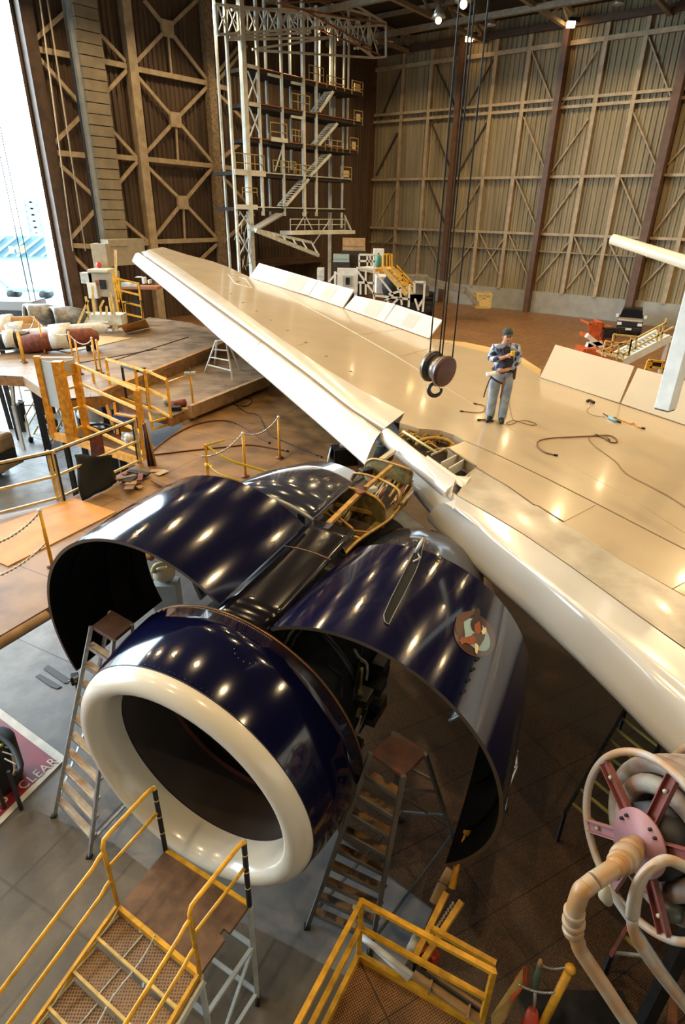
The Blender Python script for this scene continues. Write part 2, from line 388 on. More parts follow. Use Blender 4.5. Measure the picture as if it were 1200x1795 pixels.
# ---- roof trusses seen at the top of the picture
def at_z(px,py,z): return P(px,py,z)
for j,off in enumerate((0.6, 7., 14.5, 23., 32.)):
    a = CORN+BN*off; b = FARR+BN*off
    for hz,w in ((20.2,.35),(HT-.2,.25)) if j else ((20.55,.45),):
        trim(MB().bar(a+UP*hz, b+UP*hz, .35, w), ROOFS if j else GIRDD)
for j in range(9):
    off = 4+j*7.; a = CORN-BD*off; b = a+BN*34
    mb = MB().bar(a+UP*20.35, b+UP*20.35, .3, .25).bar(a+UP*21.4, b+UP*21.4, .25, .2)
    for k in range(8):
        mb.bar(a+BN*(k*4.2)+UP*20.4, a+BN*(k*4.2+2.1)+UP*21.4, .14); mb.bar(a+BN*(k*4.2+2.1)+UP*21.4, a+BN*(k*4.2+4.2)+UP*20.4, .14)
    trim(mb, ROOFS)
# ---------------------------------------------------------------- outside
GR = mat('apron_concrete', (.30,.36,.35), .8, var=.12, scale=.2)
o_ = FARL-LD*60; struct('ground', MB().poly([o_-LN*.5, CORN+LD*60-LN*.5, CORN+LD*60-LN*260, o_-LN*260], (0,0,-.2)), GR)
def outside(px,py,d): return P(px,py,0)
T = lambda n,l,c,loc=(0,0,0),g=None: thing(n,l,c,loc,g)
# terminal building far across the apron
t = T('terminal_building','pale blue hazy airport building far across the bright apron','building',P(35,490,0))
a = P(-60,492,0); b = P(88,488,0); dirb = (b-a).normalized(); L = (b-a).length
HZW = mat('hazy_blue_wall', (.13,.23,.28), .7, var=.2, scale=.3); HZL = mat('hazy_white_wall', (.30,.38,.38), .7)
hb = lambda py,x: (PY(x,py,P(x,490,0).y)).z
z1 = PY(35,447,(a.y+b.y)/2).z; z2 = PY(35,412,(a.y+b.y)/2).z
nb = V((-dirb.y, dirb.x, 0))
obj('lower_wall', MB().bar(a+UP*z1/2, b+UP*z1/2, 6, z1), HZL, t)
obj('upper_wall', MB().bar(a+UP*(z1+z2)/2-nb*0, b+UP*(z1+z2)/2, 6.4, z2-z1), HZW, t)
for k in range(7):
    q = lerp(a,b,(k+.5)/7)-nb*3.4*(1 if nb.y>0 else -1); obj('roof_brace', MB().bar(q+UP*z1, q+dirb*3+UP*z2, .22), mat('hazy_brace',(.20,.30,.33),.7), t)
# gantry tower behind
t = T('lattice_tower','tall pale lattice tower in the haze above the airport building','tower',V((*PY(66,415,150)[:2],0)))
mb = MB(); q = PY(66,415,150); h = PY(66,349,150).z; q.z = 0
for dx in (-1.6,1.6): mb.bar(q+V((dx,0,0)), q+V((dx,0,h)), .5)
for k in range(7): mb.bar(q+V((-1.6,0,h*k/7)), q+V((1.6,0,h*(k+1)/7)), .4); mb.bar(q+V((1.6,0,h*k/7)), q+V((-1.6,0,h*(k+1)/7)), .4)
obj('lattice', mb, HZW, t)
t = T('roof_sign','yellow and white lettered sign on the far airport building','sign',P(28,488,0))
SGM = mat('sign_yellow',(.75,.72,.10),.6)
yy = P(28,488,0).y-8
for k,(x0,y0,x1,y1,mm) in enumerate(((16,432,24,444,SGM),(29,434,31,442,SGM),(33,432,38,443,WHT),(39,430,45,442,SGM))):
    c0 = PY(x0,y0,yy); c1 = PY(x1,y1,yy); cc = (c0+c1)/2
    obj('sign_letter', MB().box(cc,(abs(c1.x-c0.x),.3,abs(c1.z-c0.z))), mm, t)
# ground carts outside
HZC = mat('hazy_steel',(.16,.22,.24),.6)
for k,(x,y,w,lab,nm,ct) in enumerate(((38,478,40,'hazy baggage tractor with yellow load parked below the airport building','baggage_tractor','tractor'),(55,522,70,'low pale towing dolly alone on the bright apron','apron_dolly','dolly'))):
    q = P(x,y,0); sc = w/FOC*q.y
    t = T(nm,lab,ct,q)
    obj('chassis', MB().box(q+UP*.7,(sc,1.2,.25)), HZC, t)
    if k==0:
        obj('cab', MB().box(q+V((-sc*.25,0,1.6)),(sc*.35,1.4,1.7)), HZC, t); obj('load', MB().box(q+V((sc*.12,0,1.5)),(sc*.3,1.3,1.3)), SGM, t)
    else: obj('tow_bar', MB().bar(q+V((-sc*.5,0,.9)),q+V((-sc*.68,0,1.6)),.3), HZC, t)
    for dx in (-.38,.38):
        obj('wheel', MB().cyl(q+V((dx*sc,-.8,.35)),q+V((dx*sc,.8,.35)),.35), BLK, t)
# ---------------------------------------------------------------- lamps
W = bpy.data.worlds.new('World'); SC.world = W; W.use_nodes = True
bg = W.node_tree.nodes['Background']; bg.inputs[0].default_value = (.70,.88,1.0,1); bg.inputs[1].default_value = 13.5
pl = bpy.data.lights.new('door_portal','AREA'); pl.shape='RECTANGLE'; pl.size = 55; pl.size_y = 20.6; pl.cycles.is_portal = True
po = bpy.data.objects.new('door_portal', pl); COL.objects.link(po)
mid = JAMB-LD*27.5+UP*10.3
Mx = Matrix((LD, UP, LD.cross(UP))).transposed()
if (Mx @ V((0,0,-1))).dot(LN) < 0: Mx = Matrix((-LD, UP, (-LD).cross(UP))).transposed()
Mx = Mx.to_4x4(); Mx.translation = mid; po.matrix_world = Mx
LENS = bpy.data.materials.new('lamp_lens'); LENS.use_nodes=True
b = LENS.node_tree.nodes['Principled BSDF']; b.inputs['Emission Color'].default_value=(1,.62,.25,1); b.inputs['Emission Strength'].default_value=25
SHM = mat('lamp_reflector',(.5,.5,.48),.3,metal=.8)
LPOW = 760
ld = bpy.data.lights.new('bay_light','SPOT'); ld.energy = LPOW; ld.color = (1,.71,.37); ld.shadow_soft_size = .13; ld.spot_size = radians(150); ld.spot_blend = .55
first = None; nlamp = 0
def lamp(p, label, group):
    global first
    if first is None:
        t = T('ceiling_lamp', label, 'lamp', p, group)
        obj('reflector', MB().varitube([p+UP*.62,p+UP*.45,p+UP*.05,p-UP*.02],[.08,.20,.36,.37],16), SHM, t)
        obj('stem', MB().cyl(p+UP*.62,V((p.x,p.y,HT)),.03,8), DK, t)
        first = t
    else: t = dup(first, p-first.location, label); 
    t['group'] = group
    lo = bpy.data.objects.new('bay_light', ld); COL.objects.link(lo); lo.parent = t; lo.location = (0,0,-.32)
for i in range(8):
    for j in range(6):
        q = CORN + BN*(7+i*7.2) - BD*(-26+j*10.5) if False else V((0,0,0)) + LD*(-16+i*8.6) + BN*(-30+0) + (-BD)*0
        q = CORN - LD*(6+i*9.) - BD*(6+j*8.8)
        if q.y < -7: continue
        lamp(V((q.x,q.y,19.9)), 'round warm ceiling lamp hanging under the dark hangar roof', 'ceiling lamps under the hangar roof')
# ================================================================ AIRCRAFT WING
WN = V((.0895,-.0445,1)).normalized()                     # wing surface rises outboard
WQ = V((3.0,11.5,4.2))
def Wp(px, py, dz=0.): return PL(px, py, WQ+UP*dz, WN)
def wz(x, y): return WQ.z - (WN.x*(x-WQ.x)+WN.y*(y-WQ.y))/WN.z
CREAM = mat('wing_cream_skin', (.55,.455,.32), .20, var=.10, scale=.8, coat=.5, detail=6)
CREAMW = mat('wing_white_skin', (.74,.70,.62), .22, var=.12, scale=1.2, coat=.6, detail=6)
SLW = mat('slat_white', (.80,.79,.76), .16, var=.06, scale=1.5, coat=.8, metal=.15)
STRIPM = mat('bare_leading_edge', (.58,.55,.48), .24, col2=(.42,.38,.31), scale=2.2, detail=8, coat=.3)
SEAM = mat('seam_sealant', (.16,.10,.05), .7)
wing = thing('aircraft_wing','huge cream and white airliner wing crossing the hangar above the engine','aircraft wing',Wp(900,760))
def wpoly(name, pts, m, th=.28, dz=0.):
    q = [Wp(x,y,dz) for x,y in pts]
    return obj(name, MB().poly(q,(0,0,-th)), m, wing)
main = [(709,723),(640,688),(560,640),(470,578),(380,514),(310,466),(262,437),(285,433),(330,447),(372,458),(400,468),(436,485),(600,539),(751,593),(816,609),(900,629),(946,660),(1086,707),(1200,745),(1400,812),(1400,1150),(1200,1045),
        (1073,973),(987,915),(943,887),(890,853),(833,817),(785,785),(815,773),(795,762),(770,754),(734,751),(700,741)]
wpoly('wing_skin', main, CREAM)
# nose band between main skin and slat, outboard
L1 = [(262,437),(310,466),(380,514),(470,578),(560,640),(640,688),(709,723)]
L2 = [(248,442),(300,480),(380,538),(470,604),(543,659),(610,713),(672,752)]
a = along(L1,30); b = along(L2,30)
rows = []
for t_ in (0,.35,.7,1.0):
    rows.append([Wp(*[p+(q-p)*t_ for p,q in zip(u,v)], -.10*t_*t_+.003) for u,v in zip(a,b)])
rows.append([p-UP*.25+V((.10,.2,0)) for p in rows[-1]])
obj('leading_edge_band', MB().grid(rows), CREAMW, wing)
# outboard slat, deployed
L3 = [(231,458),(300,515),(380,588),(470,665),(560,743),(639,813)]
a = along([(246,444),(300,482),(380,541),(470,607),(543,662),(610,716),(668,757)],40); b = along(L3,40)
rows = []
for t_ in (-.02,.0,.15,.3,.45,.6,.75,.9,1.0):
    row=[]
    for i,(u,v) in enumerate(zip(a,b)):
        p = Wp(*u,-.06); q = Wp(*v,-.55); c = lerp(p,q,max(t_,0)); w_ = (q-p).length
        c = c + UP*(w_*.13*sin(pi*max(0,t_)))
        if t_ < 0: c = p - UP*.03
        row.append(c)
    rows.append(row)
for k,(dx,dz) in enumerate(((.03,-.05),(.12,-.08),(.35,.0),(.55,.22))): rows.append([p+V((.445*dx,.895*dx,dz)) for p in rows[8]])
obj('outboard_slat', MB().grid(rows), SLW, wing)
# seams of the outboard slat
mb = MB()
for f in (.52,):
    i = int(f*40); mb.tube([rows[k][i]+UP*.004 for k in range(1,9)], .006, 5)
obj('slat_joint', mb, mat('joint_grey',(.35,.34,.32),.5), wing)
# root-side short slat and its fairings (exposed while the engine strut is open)
def shell(name, A, B, dza, dzb, bulge, m, n=14, back=.25, drop=.12, fore=0):
    a = along(A,n); b = along(B,n); rows=[]
    for t_ in (0,.12,.25,.4,.55,.7,.85,1.):
        rows.append([lerp(Wp(*u,dza),Wp(*v,dzb),t_)+UP*(bulge*sin(pi*t_)) for u,v in zip(a,b)])
    rows.append([p+V((.445*.04,.895*.04,-drop)) for p in rows[-1]])
    rows.append([p+V((.445*back,.895*back,-drop*1.5)) for p in rows[-2]])
    g = MB().grid(rows)
    for idx in (0,-1):
        e = [r[idx] for r in rows]; g.add(e, [tuple(range(len(e)))])
    return obj(name, g, m, wing)
shell('short_slat', [(681,751),(744,800),(800,834)], [(664,765),(731,822),(790,872)], .0, -.16, .06, SLW)
shell('slat_fairing', [(749,798),(800,834),(826,836)], [(745,806),(800,848),(812,856)], .02, -.03, .02, CREAMW, back=.05, drop=.03)
shell('nose_fairing', [(735,806),(772,842),(806,874)], [(717,848),(752,890),(782,925)], -.12, -.62, .10, SLW, back=.5)
obj('end_cap', MB().poly([Wp(833,820,.01),Wp(810,838,.02),Wp(783,858,-.08),Wp(774,872,-.2),Wp(790,868,-.2),Wp(812,852,-.1)],(.03,.02,-.02)), CREAMW, wing)
# box with three ribs beside the end cap
hole = [(756,797),(785,785),(833,817),(806,836)]
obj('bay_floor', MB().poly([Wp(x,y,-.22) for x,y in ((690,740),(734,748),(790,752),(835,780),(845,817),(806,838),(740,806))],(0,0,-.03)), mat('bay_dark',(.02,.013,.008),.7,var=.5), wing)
for f in (.36,.62):
    p = lerp(Wp(785,785),Wp(833,817),f); q = lerp(Wp(756,797),Wp(806,836),f)
    obj('rib', MB().bar(p-UP*.08,q-UP*.08,.025,.16), CREAMW, wing)
obj('bay_frame', MB().tube([Wp(756,797,.01),Wp(785,785,.01),Wp(833,817,.01)],.02,6), BEI, wing)
# gear inside the open bay
rnd = random.Random(3)
mb = MB()
for k in range(34):
    x = rnd.uniform(695,800); y = 748+ (x-700)*.28 + rnd.uniform(0,22); 
    p = Wp(x,y,-.14); ang = rnd.uniform(0,6.28); l = rnd.uniform(.12,.4)
    mb.tube([p,p+V((cos(ang)*l*.5,sin(ang)*l*.5,.07)),p+V((cos(ang)*l,sin(ang)*l,0))],rnd.uniform(.012,.03),6)
obj('bay_piping', mb, GOLD, wing)
mb = MB()
pts = []
for k in range(9):
    t_ = pi*k/8; c = Wp(762,782,-.12); pts.append(c+V((-.34*cos(t_),.16*sin(t_)-.02,.10*sin(t_))))
obj('pulley_arch', mb.tube(pts,.035,6), GOLD, wing)
obj('torque_tube', MB().tube([Wp(706,756,-.02),Wp(766,794,-.02)],.022,8), mat('pale_green_tube',(.55,.58,.30),.4), wing)
# bare metal strip + seams, inboard
def strip(name, A, B, dza, dzb, m, n=20, rows_=6, bow=0.):
    a = along(A,n); b = along(B,n)
    return obj(name, MB().grid([[lerp(Wp(*u,dza),Wp(*v,dzb),k/rows_)+UP*(bow*sin(pi*k/rows_)) for u,v in zip(a,b)] for k in range(rows_+1)]), m, wing)
S2 = [(833,819),(890,853),(943,887),(987,915),(1073,973),(1200,1045),(1330,1118)]
S3 = [(800,868),(860,902),(920,938),(1000,993),(1120,1080),(1200,1137),(1330,1225)]
strip('leading_edge_strip', S2, S3, .002, -.03, STRIPM, bow=.012)
S4 = [(795,893),(860,938),(943,1000),(1087,1110),(1200,1196),(1330,1290)]
S5 = [(748,905),(800,960),(883,1034),(933,1077),(1013,1152),(1083,1222),(1133,1274),(1200,1338),(1330,1455)]
a3=along(S3,40); a4=along(S4,40); a5=along(S5,40); rows=[]
for t_ in (0,.33,.66,1.): rows.append([lerp(Wp(*u,-.035),Wp(*v,-.10),t_) for u,v in zip(a3,a4)])
base = rows[-1]
for t_ in (.1,.22,.36,.5,.64,.78,.9,1.):
    row=[]
    for p,v in zip(base,a5):
        q = Wp(*v,-.62); c = lerp(p,q,t_)+UP*(.16*sin(pi*t_)); row.append(c)
    rows.append(row)
for dx,dz in ((.03,-.07),(.10,-.14),(.3,-.2),(1.2,-.16)): rows.append([p+V((.445*dx,.895*dx,dz)) for p in rows[11]])
g = MB().grid(rows); e=[r[0] for r in rows]; g.add(e,[tuple(range(len(e)))])
obj('inboard_slat', g, SLW, wing)
# seams
def seam(pts, r=.007, m=SEAM, nm='seam', dz=.002):
    return obj(nm, MB().tube([Wp(x,y,dz) for x,y in pts], r, 5), m, wing)
seam([(815,773),(877,800),(960,840),(1043,882),(1110,917),(1200,963),(1330,1030)],.011)
seam([(833,820),(890,853),(935,885),(943,887),(960,898),(987,915)],.013)
seam([(987,915),(1073,973),(1200,1045)],.006,mat('seam_light',(.42,.34,.22),.6))
seam(S3[:6],.006)
seam([(987,915),(1043,885)],.005,MATS['seam_light']); seam([(1177,1033),(1200,1020)],.005)
seam([(436,487),(470,500),(520,528),(600,571),(690,622),(760,665)],.006,mat('seam_pale',(.75,.70,.60),.5))
seam([(760,665),(880,742),(990,812),(1100,870),(1200,935)],.004,MATS['seam_light'])
seam([(436,486),(600,540),(751,594)],.012); seam([(946,661),(1086,708),(1200,746),(1330,790)],.014)
for k,(x,y) in enumerate(((415,493),(404,515),(425,530),(449,545),(474,561),(503,579),(535,600),(571,624),(614,651))):
    if k==0: q=Wp(x,y); obj('access_cap', MB().cyl(q+UP*.002,q+UP*.008,.09,14), mat('cap_bronze',(.30,.20,.10),.5), wing)
    else:
        q=Wp(x,y); obj('access_cap', MB().cyl(q+UP*.002,q+UP*.008,.045,10), MATS['cap_bronze'], wing)
for q4 in (((400,481),(430,489),(442,505),(412,497)),):
    mb=MB(); pp=[Wp(x,y,.003) for x,y in q4]; mb.tube(pp,.012,4,closed=True); obj('panel_outline', mb, MATS['seam_pale'], wing)
for q4 in (((520,606),(540,600)),((640,560),(760,640)),((700,625),(790,600)),((600,590),(720,575)),):
    seam(q4,.004,MATS['seam_light'])
# spoilers / panels standing open at the trailing edge
SPA = mat('spoiler_white',(.72,.71,.69),.35,var=.06,scale=1.2)
SPB = mat('spoiler_cream',(.58,.52,.42),.38,var=.06,scale=1.2)
PATCH = mat('spoiler_grey_patch',(.52,.51,.49),.5)
def spoiler(h0,h1,t0,t1,m,phi=42,patch=None,label=None):
    a = Wp(*h0,.02); b = Wp(*h1,.02); d=(b-a).normalized(); aft = V((.445,.895,0)); aft = (aft-d*aft.dot(d)).normalized()
    v = aft*cos(radians(phi))+UP*sin(radians(phi)); n = d.cross(v).normalized()
    if n.z < 0: n = -n
    c0 = PL(*t0,a,n); c1 = PL(*t1,a,n)
    o = obj('spoiler', MB().poly([a,b,c1,c0], -n*.045), m, wing)
    if patch:
        f0,f1,g0,g1 = patch
        q = lambda u,w: lerp(lerp(a,b,u),lerp(c0,c1,u),w)+n*.003
        obj('worn_patch', MB().poly([q(f0,g0),q(f1,g0),q(f1,g1),q(f0,g1)], n*.002), PATCH, o)
    return o
spoiler((437,486),(540,518),(454,461),(557,491),SPA,patch=(.58,.86,.05,.95))
spoiler((541,518.5),(600,539),(558,491),(620,508),SPA,patch=(.3,.6,.1,.9))
spoiler((603,540),(671,564),(622,518),(692,533),SPA,patch=(.45,.8,.1,.95))
spoiler((672,564.5),(751,593),(694,534),(775,561),SPA,patch=(.35,.6,.15,.85))
spoiler((946,661),(1085,706),(973,604),(1111,642),SPB,phi=38)
spoiler((1088,707),(1330,788),(1117,645),(1370,712),SPB,phi=38)
obj('flap', MB().poly([Wp(751,593,-.1),Wp(816,609,-.1),Wp(900,629,-.1),Wp(946,660,-.1),Wp(948,648,-.28),Wp(900,617,-.28),Wp(816,600,-.28)],(0,0,-.06)), mat('flap_yellowed',(.60,.45,.22),.5), wing)
# unseen wing root and fuselage, added to block lamps and darken the floor
IN=V((.895,-.445,-.09)).normalized()
ra_=[Wp(1330,1455,-.3),Wp(1400,812,-.05)]
obj('unseen_root_panel', MB().poly([ra_[0],ra_[0]+IN*6-V((.445,.895,0))*3.5,ra_[1]+IN*7,ra_[1]],(0,0,-.6)), mat('root_grey',(.3,.29,.27),.5), wing)
fa=V((9.3,-1.0,4.3)); fd=V((.445,.895,0)).normalized()
obj('unseen_fuselage', MB().varitube([fa-fd*16,fa-fd*14,fa-fd*10,fa+fd*24],[.8,1.9,2.8,2.8],40), CREAMW, wing)
# under-wing bulk for thickness
UND=mat('wing_underside_grey',(.16,.16,.155),.5,var=.2)
obj('wing_box', MB().poly([Wp(x,y,-.24) for x,y in ((300,468),(470,585),(640,692),(760,772),(850,840),(987,925),(1400,1170),(1400,812),(1086,710),(946,662),(751,596),(436,487))],(0,0,-.42)), UND, wing)

# ================================================================ ENGINE
az,pit = .461,.06
EN = V((sin(az)*cos(pit), cos(az)*cos(pit), sin(pit))); ES = V((cos(az),-sin(az),0)); EU = ES.cross(EN)
K = .9
EC = CAM + (V((-1.664,4.649,2.7))-V((0,0,8.5)))*K
def E(a,b,L): return EC + (ES*a+EU*b+EN*L)*K              # in old survey units
def ring_rows(prof, n=96, a0=0, a1=2*pi, ca=0, cb=0, close=True):
    """prof: list of (L,R)"""
    rows=[]
    for L,R in prof:
        rows.append([E(ca+R*cos(a0+(a1-a0)*k/n), cb+R*sin(a0+(a1-a0)*k/n), L) for k in range(n if close else n+1)])
    return rows
def blue_mat():
    m = bpy.data.materials.new('deep_blue_cowl_paint'); m.use_nodes=True; b=m.node_tree.nodes['Principled BSDF']
    b.inputs['Base Color'].default_value=(.003,.0035,.025,1); b.inputs['Roughness'].default_value=.11
    b.inputs['Coat Weight'].default_value=.55; b.inputs['Coat Roughness'].default_value=.07; b.inputs['Metallic'].default_value=.0
    b.inputs['Specular IOR Level'].default_value=.5
    return m
BLUE = blue_mat()
COWLIN = mat('cowl_inner_black',(.003,.003,.0035),.85,spec=.1,var=.5,scale=5)
LIPM = mat('inlet_lip_enamel',(.80,.75,.64),.22,metal=.0,var=.04,scale=2,coat=.6)
DUCT = mat('inlet_duct_grey',(.14,.115,.105),.28,var=.3,scale=1.5,metal=.5)
eng = thing('jet_engine','big dark blue jet engine with pale inlet lip and both fan cowls swung open','jet engine',E(0,0,0)-UP*1.6)
lip = [(0,1.60),(-.06,1.585),(-.12,1.55),(-.17,1.50),(-.195,1.44),(-.19,1.38),(-.16,1.335),(-.10,1.30),(0,1.275),(.12,1.262),(.24,1.262)]
obj('inlet_lip', MB().grid(ring_rows(lip),closed=True), LIPM, eng)
cow = [(.004,1.603),(.15,1.64),(.35,1.675),(.6,1.705),(.94,1.72),(.94,1.68),(.6,1.66)]
ic = obj('inlet_cowl', MB().grid(ring_rows(cow),closed=True), BLUE, eng)
obj('rear_rim', MB().tube(ring_rows([(.945,1.70)])[0], .022, 6, closed=True), mat('bronze_rim',(.30,.16,.07),.35,metal=.6), ic)
obj('lip_seam', MB().tube(ring_rows([(0,1.602)],160)[0], .006, 5, closed=True), DK, ic)
rv=MB()
for k in range(150):
    a_=2*pi*k/150; c=E(1.607*cos(a_),1.607*sin(a_),.035); rv.sphere(c,.004,4)
tag(obj('rivet_row', rv, CHN, ic),kind='stuff')
obj('inlet_duct', MB().grid(ring_rows([(.24,1.262),(.5,1.27),(.8,1.30),(1.15,1.33)]),closed=True), DUCT, eng)
obj('duct_seam', MB().tube(ring_rows([(.24,1.262)])[0],.007,5,closed=True), DK, eng)
obj('rub_strip', MB().grid(ring_rows([(.98,1.315),(1.06,1.318)]),closed=True), mat('red_rub_strip',(.22,.07,.05),.5), eng)
fan = obj('fan_disc', MB().varitube([E(0,0,1.75),E(0,0,1.8)],[1.2,1.2],48), DK, eng)
TI = mat('titanium_blade',(.10,.10,.11),.35,metal=.7)
for k in range(24):
    a0=2*pi*k/24; rows=[]
    for r_,tw,ch in ((.3,.1,.10),(.7,.5,.13),(1.0,.8,.15),(1.17,1.0,.17)):
        row=[]
        for f in (-1,0,1):
            da=f*ch*sin(tw)/r_; row.append(E(r_*cos(a0+da),r_*sin(a0+da),1.25+f*ch*cos(tw)*.8))
        rows.append(row)
    obj('fan_blade', MB().grid(rows), TI, fan, solid=.02)
obj('spinner', MB().varitube([E(0,0,.85),E(0,0,.95),E(0,0,1.15),E(0,0,1.4)],[.01,.12,.27,.34],24), TI, fan)
# fan case and core behind the inlet
FC = mat('fan_case_dark',(.022,.022,.022),.5,metal=.4,var=.5,scale=6)
obj('fan_case', MB().varitube([E(0,0,1.0),E(0,0,1.4),E(0,0,1.45),E(0,0,2.6),E(0,0,2.65),E(0,0,3.0)],[1.24*K,1.24*K,1.30*K,1.27*K,1.33*K,1.2*K],48), FC, eng)
obj('core_case', MB().varitube([E(0,0,3.0),E(0,0,3.4),E(0,0,4.6),E(0,0,5.6)],[1.1*K,.85*K,.7*K,.5*K],32), FC, eng)
rnd=random.Random(11)
for k in range(26):
    a0 = rnd.uniform(-1.3,.5) if k%3 else rnd.uniform(2.6,4.2); L0=rnd.uniform(1.1,2.2); r_=1.36
    pts=[E(r_*cos(a0+.12*j*rnd.uniform(.4,1)),r_*sin(a0+.12*j),L0+rnd.uniform(0,.25)*j) for j in range(4)]
    obj('engine_pipe', MB().tube(smoothpts(pts,4), rnd.uniform(.010,.028),6), (DK,DK,CHN,DK,OLV)[k%5], eng)
for k in range(9):
    a0=rnd.uniform(-1.2,.3); c=E(1.4*cos(a0),1.4*sin(a0),rnd.uniform(1.2,2.3))
    obj('accessory_box', MB().box(c,(.22,.16,.12),ax=(EN,ES,EU)), (DK,DK,BLK)[k%3], eng, bevel=.01)
# fixed crown between the cowl hinges
rows=[]
for L in (.95,1.3,1.8,2.4,2.9,3.15):
    rows.append([E(lerp(-.13,.56,k/8), sqrt(1.72**2-(lerp(-.13,.56,k/8)-.2)**2)+.0, L) for k in range(9)])
CROWN = mat('dark_crown_paint',(.006,.005,.009),.14,coat=.3)
crown = obj('crown_beam', MB().grid(rows), CROWN, eng, solid=.03)
obj('crown_seam', MB().tube([p+EU*.018 for p in rows[3]],.008,5), mat('seam_tan',(.25,.15,.07),.6), crown)
rv=MB()
for k in range(60):
    a_=pi*(.38+.26*k/60); rv.sphere(E(1.724*cos(a_),1.724*sin(a_),.90),.006,5)
for k in range(14):
    a_=2*pi*k/14; rv.sphere(E(1.70*cos(pi*.40+.09*cos(a_)),1.70*sin(pi*.40+.09*cos(a_))+.002,.62+.13*sin(a_)),.005,5)
tag(obj('crown_fastener', rv, CHN, ic),kind='stuff')
# latch plate at the front end of the right-hand hinge
# fan cowls: opened shells
def cowl(ca,cb,R,a0,a1,L0,L1,label,n=56,flare=0.,bulge=.04):
    out=[]; 
    Ls=[L0,L0+.03,L0+.3,L0+.8,L0+1.3,L1-.3,L1-.02,L1]
    for i,L in enumerate(Ls):
        f=(L-L0)/(L1-L0); rr=R+bulge*sin(pi*min(1,f*.9+.05))-flare*f
        out.append([E(ca+rr*cos(a0+(a1-a0)*k/n), cb+rr*sin(a0+(a1-a0)*k/n), L) for k in range(n+1)])
    inn=[]
    for i,L in enumerate(Ls):
        f=(L-L0)/(L1-L0); rr=R+bulge*sin(pi*min(1,f*.9+.05))-.045-flare*f
        inn.append([E(ca+rr*cos(a0+(a1-a0)*k/n), cb+rr*sin(a0+(a1-a0)*k/n), L) for k in range(n+1)])
    c = obj('fan_cowl', MB().grid(out), BLUE, eng)
    if label: c['label']=label
    obj('inner_skin', MB().grid(inn), COWLIN, c)
    EDG = mat('cowl_edge_metal',(.10,.08,.06),.4,metal=.5)
    mb=MB()
    for r0,r1 in ((out[0],inn[0]),(out[-1],inn[-1]),([r[0] for r in out],[r[0] for r in inn]),([r[-1] for r in out],[r[-1] for r in inn])):
        mb.grid([r0,r1],smooth=False)
    obj('edge_trim', mb, EDG, c)
    # inner stiffening hoops and struts
    mb=MB()
    for L in (L0+.35,L0+1.0,L1-.35):
        rh=R-.08-flare*(L-L0)/(L1-L0); mb.tube([E(ca+rh*cos(a0+(a1-a0)*k/40),cb+rh*sin(a0+(a1-a0)*k/40),L) for k in range(2,39)],.022,5)
    obj('stiffener_hoop', mb, COWLIN, c)
    return c,(ca,cb,R)
cl,CL_ = cowl(-1.33,.25,1.98,radians(51),radians(205),.97,2.86,'left fan cowl, raised, black inside')
cr,CR_ = cowl(1.50,.155,1.79,radians(121),radians(-43),.97,3.0,'right fan cowl with eagle emblem',flare=.16,bulge=.03)
def on_cowl(px,py,C,dr=.006):
    """survey point on the outside of a cowl shell"""
    ca,cb,R=C; r=ray(px,py); o=CAM-EC
    A=[r.dot(ES)/K,r.dot(EU)/K]; B=[o.dot(ES)/K-ca,o.dot(EU)/K-cb]; RR=R
    for _ in range(6):
        a=A[0]**2+A[1]**2; b=A[0]*B[0]+A[1]*B[1]; c=B[0]**2+B[1]**2-RR*RR
        t=(-b-sqrt(max(0,b*b-a*c)))/a
        L=(CAM+r*t-EC).dot(EN)/K; f=min(1,max(0,(L-.97)/2.03)); RR=R+.03*sin(pi*min(1,f*.9+.05))-.16*f+dr
    return CAM+r*t
def decal(name, pts, m, parent, dr=.008, sub=6):
    # fan polygon resampled so that it follows the curved skin
    cx=sum(p[0] for p in pts)/len(pts); cy=sum(p[1] for p in pts)/len(pts); n=len(pts)
    vs=[]; fs=[]
    for j in range(sub+1):
        f=j/sub
        for p in pts: vs.append(on_cowl(cx+(p[0]-cx)*f, cy+(p[1]-cy)*f, CR_, dr))
    for j in range(sub):
        for k in range(n): fs.append((j*n+k,j*n+(k+1)%n,(j+1)*n+(k+1)%n,(j+1)*n+k))
    return obj(name, MB().add(vs,fs,True), m, parent)
z2=lambda x,y:(760+x/6,1040+y/6)
def ell(cx,cy,rx,ry,rot,n=28): return [(cx+rx*cos(t)*cos(rot)-ry*sin(t)*sin(rot), cy+rx*cos(t)*sin(rot)+ry*sin(t)*cos(rot)) for t in [2*pi*k/n for k in range(n)]]
BR1=mat('emblem_brown',(.085,.03,.018),.3,col2=(.07,.03,.02),scale=30); BR2=mat('emblem_orange',(.32,.09,.035),.3,col2=(.2,.05,.02),scale=40)
emb=decal('eagle_emblem', ell(*z2(430,440),42,33,radians(52)), mat('emblem_ring',(.07,.035,.028),.2,coat=.6), cr, .006)
decal('emblem_sky', ell(*z2(445,435),33,19,radians(55)), mat('emblem_pale_blue',(.26,.40,.46),.3), emb, .010)
decal('emblem_arc', [z2(*q) for q in ((225,330),(240,240),(300,200),(380,185),(430,190),(430,225),(330,235),(290,290),(290,390),(330,450),(280,470),(240,410))], BR1, emb, .012)
decal('upper_wing', [z2(*q) for q in ((385,330),(390,290),(430,240),(430,170),(470,150),(490,190),(485,250),(500,300),(520,400),(540,440),(490,450),(440,420),(400,380))], mat('emblem_black',(.02,.012,.012),.3), emb, .014)
decal('wing_feathers', [z2(*q) for q in ((430,330),(480,290),(490,340),(500,400),(470,430),(430,410))], BR2, emb, .016)
decal('lower_wing', [z2(*q) for q in ((270,500),(290,460),(350,460),(400,440),(440,460),(440,530),(380,535),(330,520),(290,540))], BR2, emb, .016)
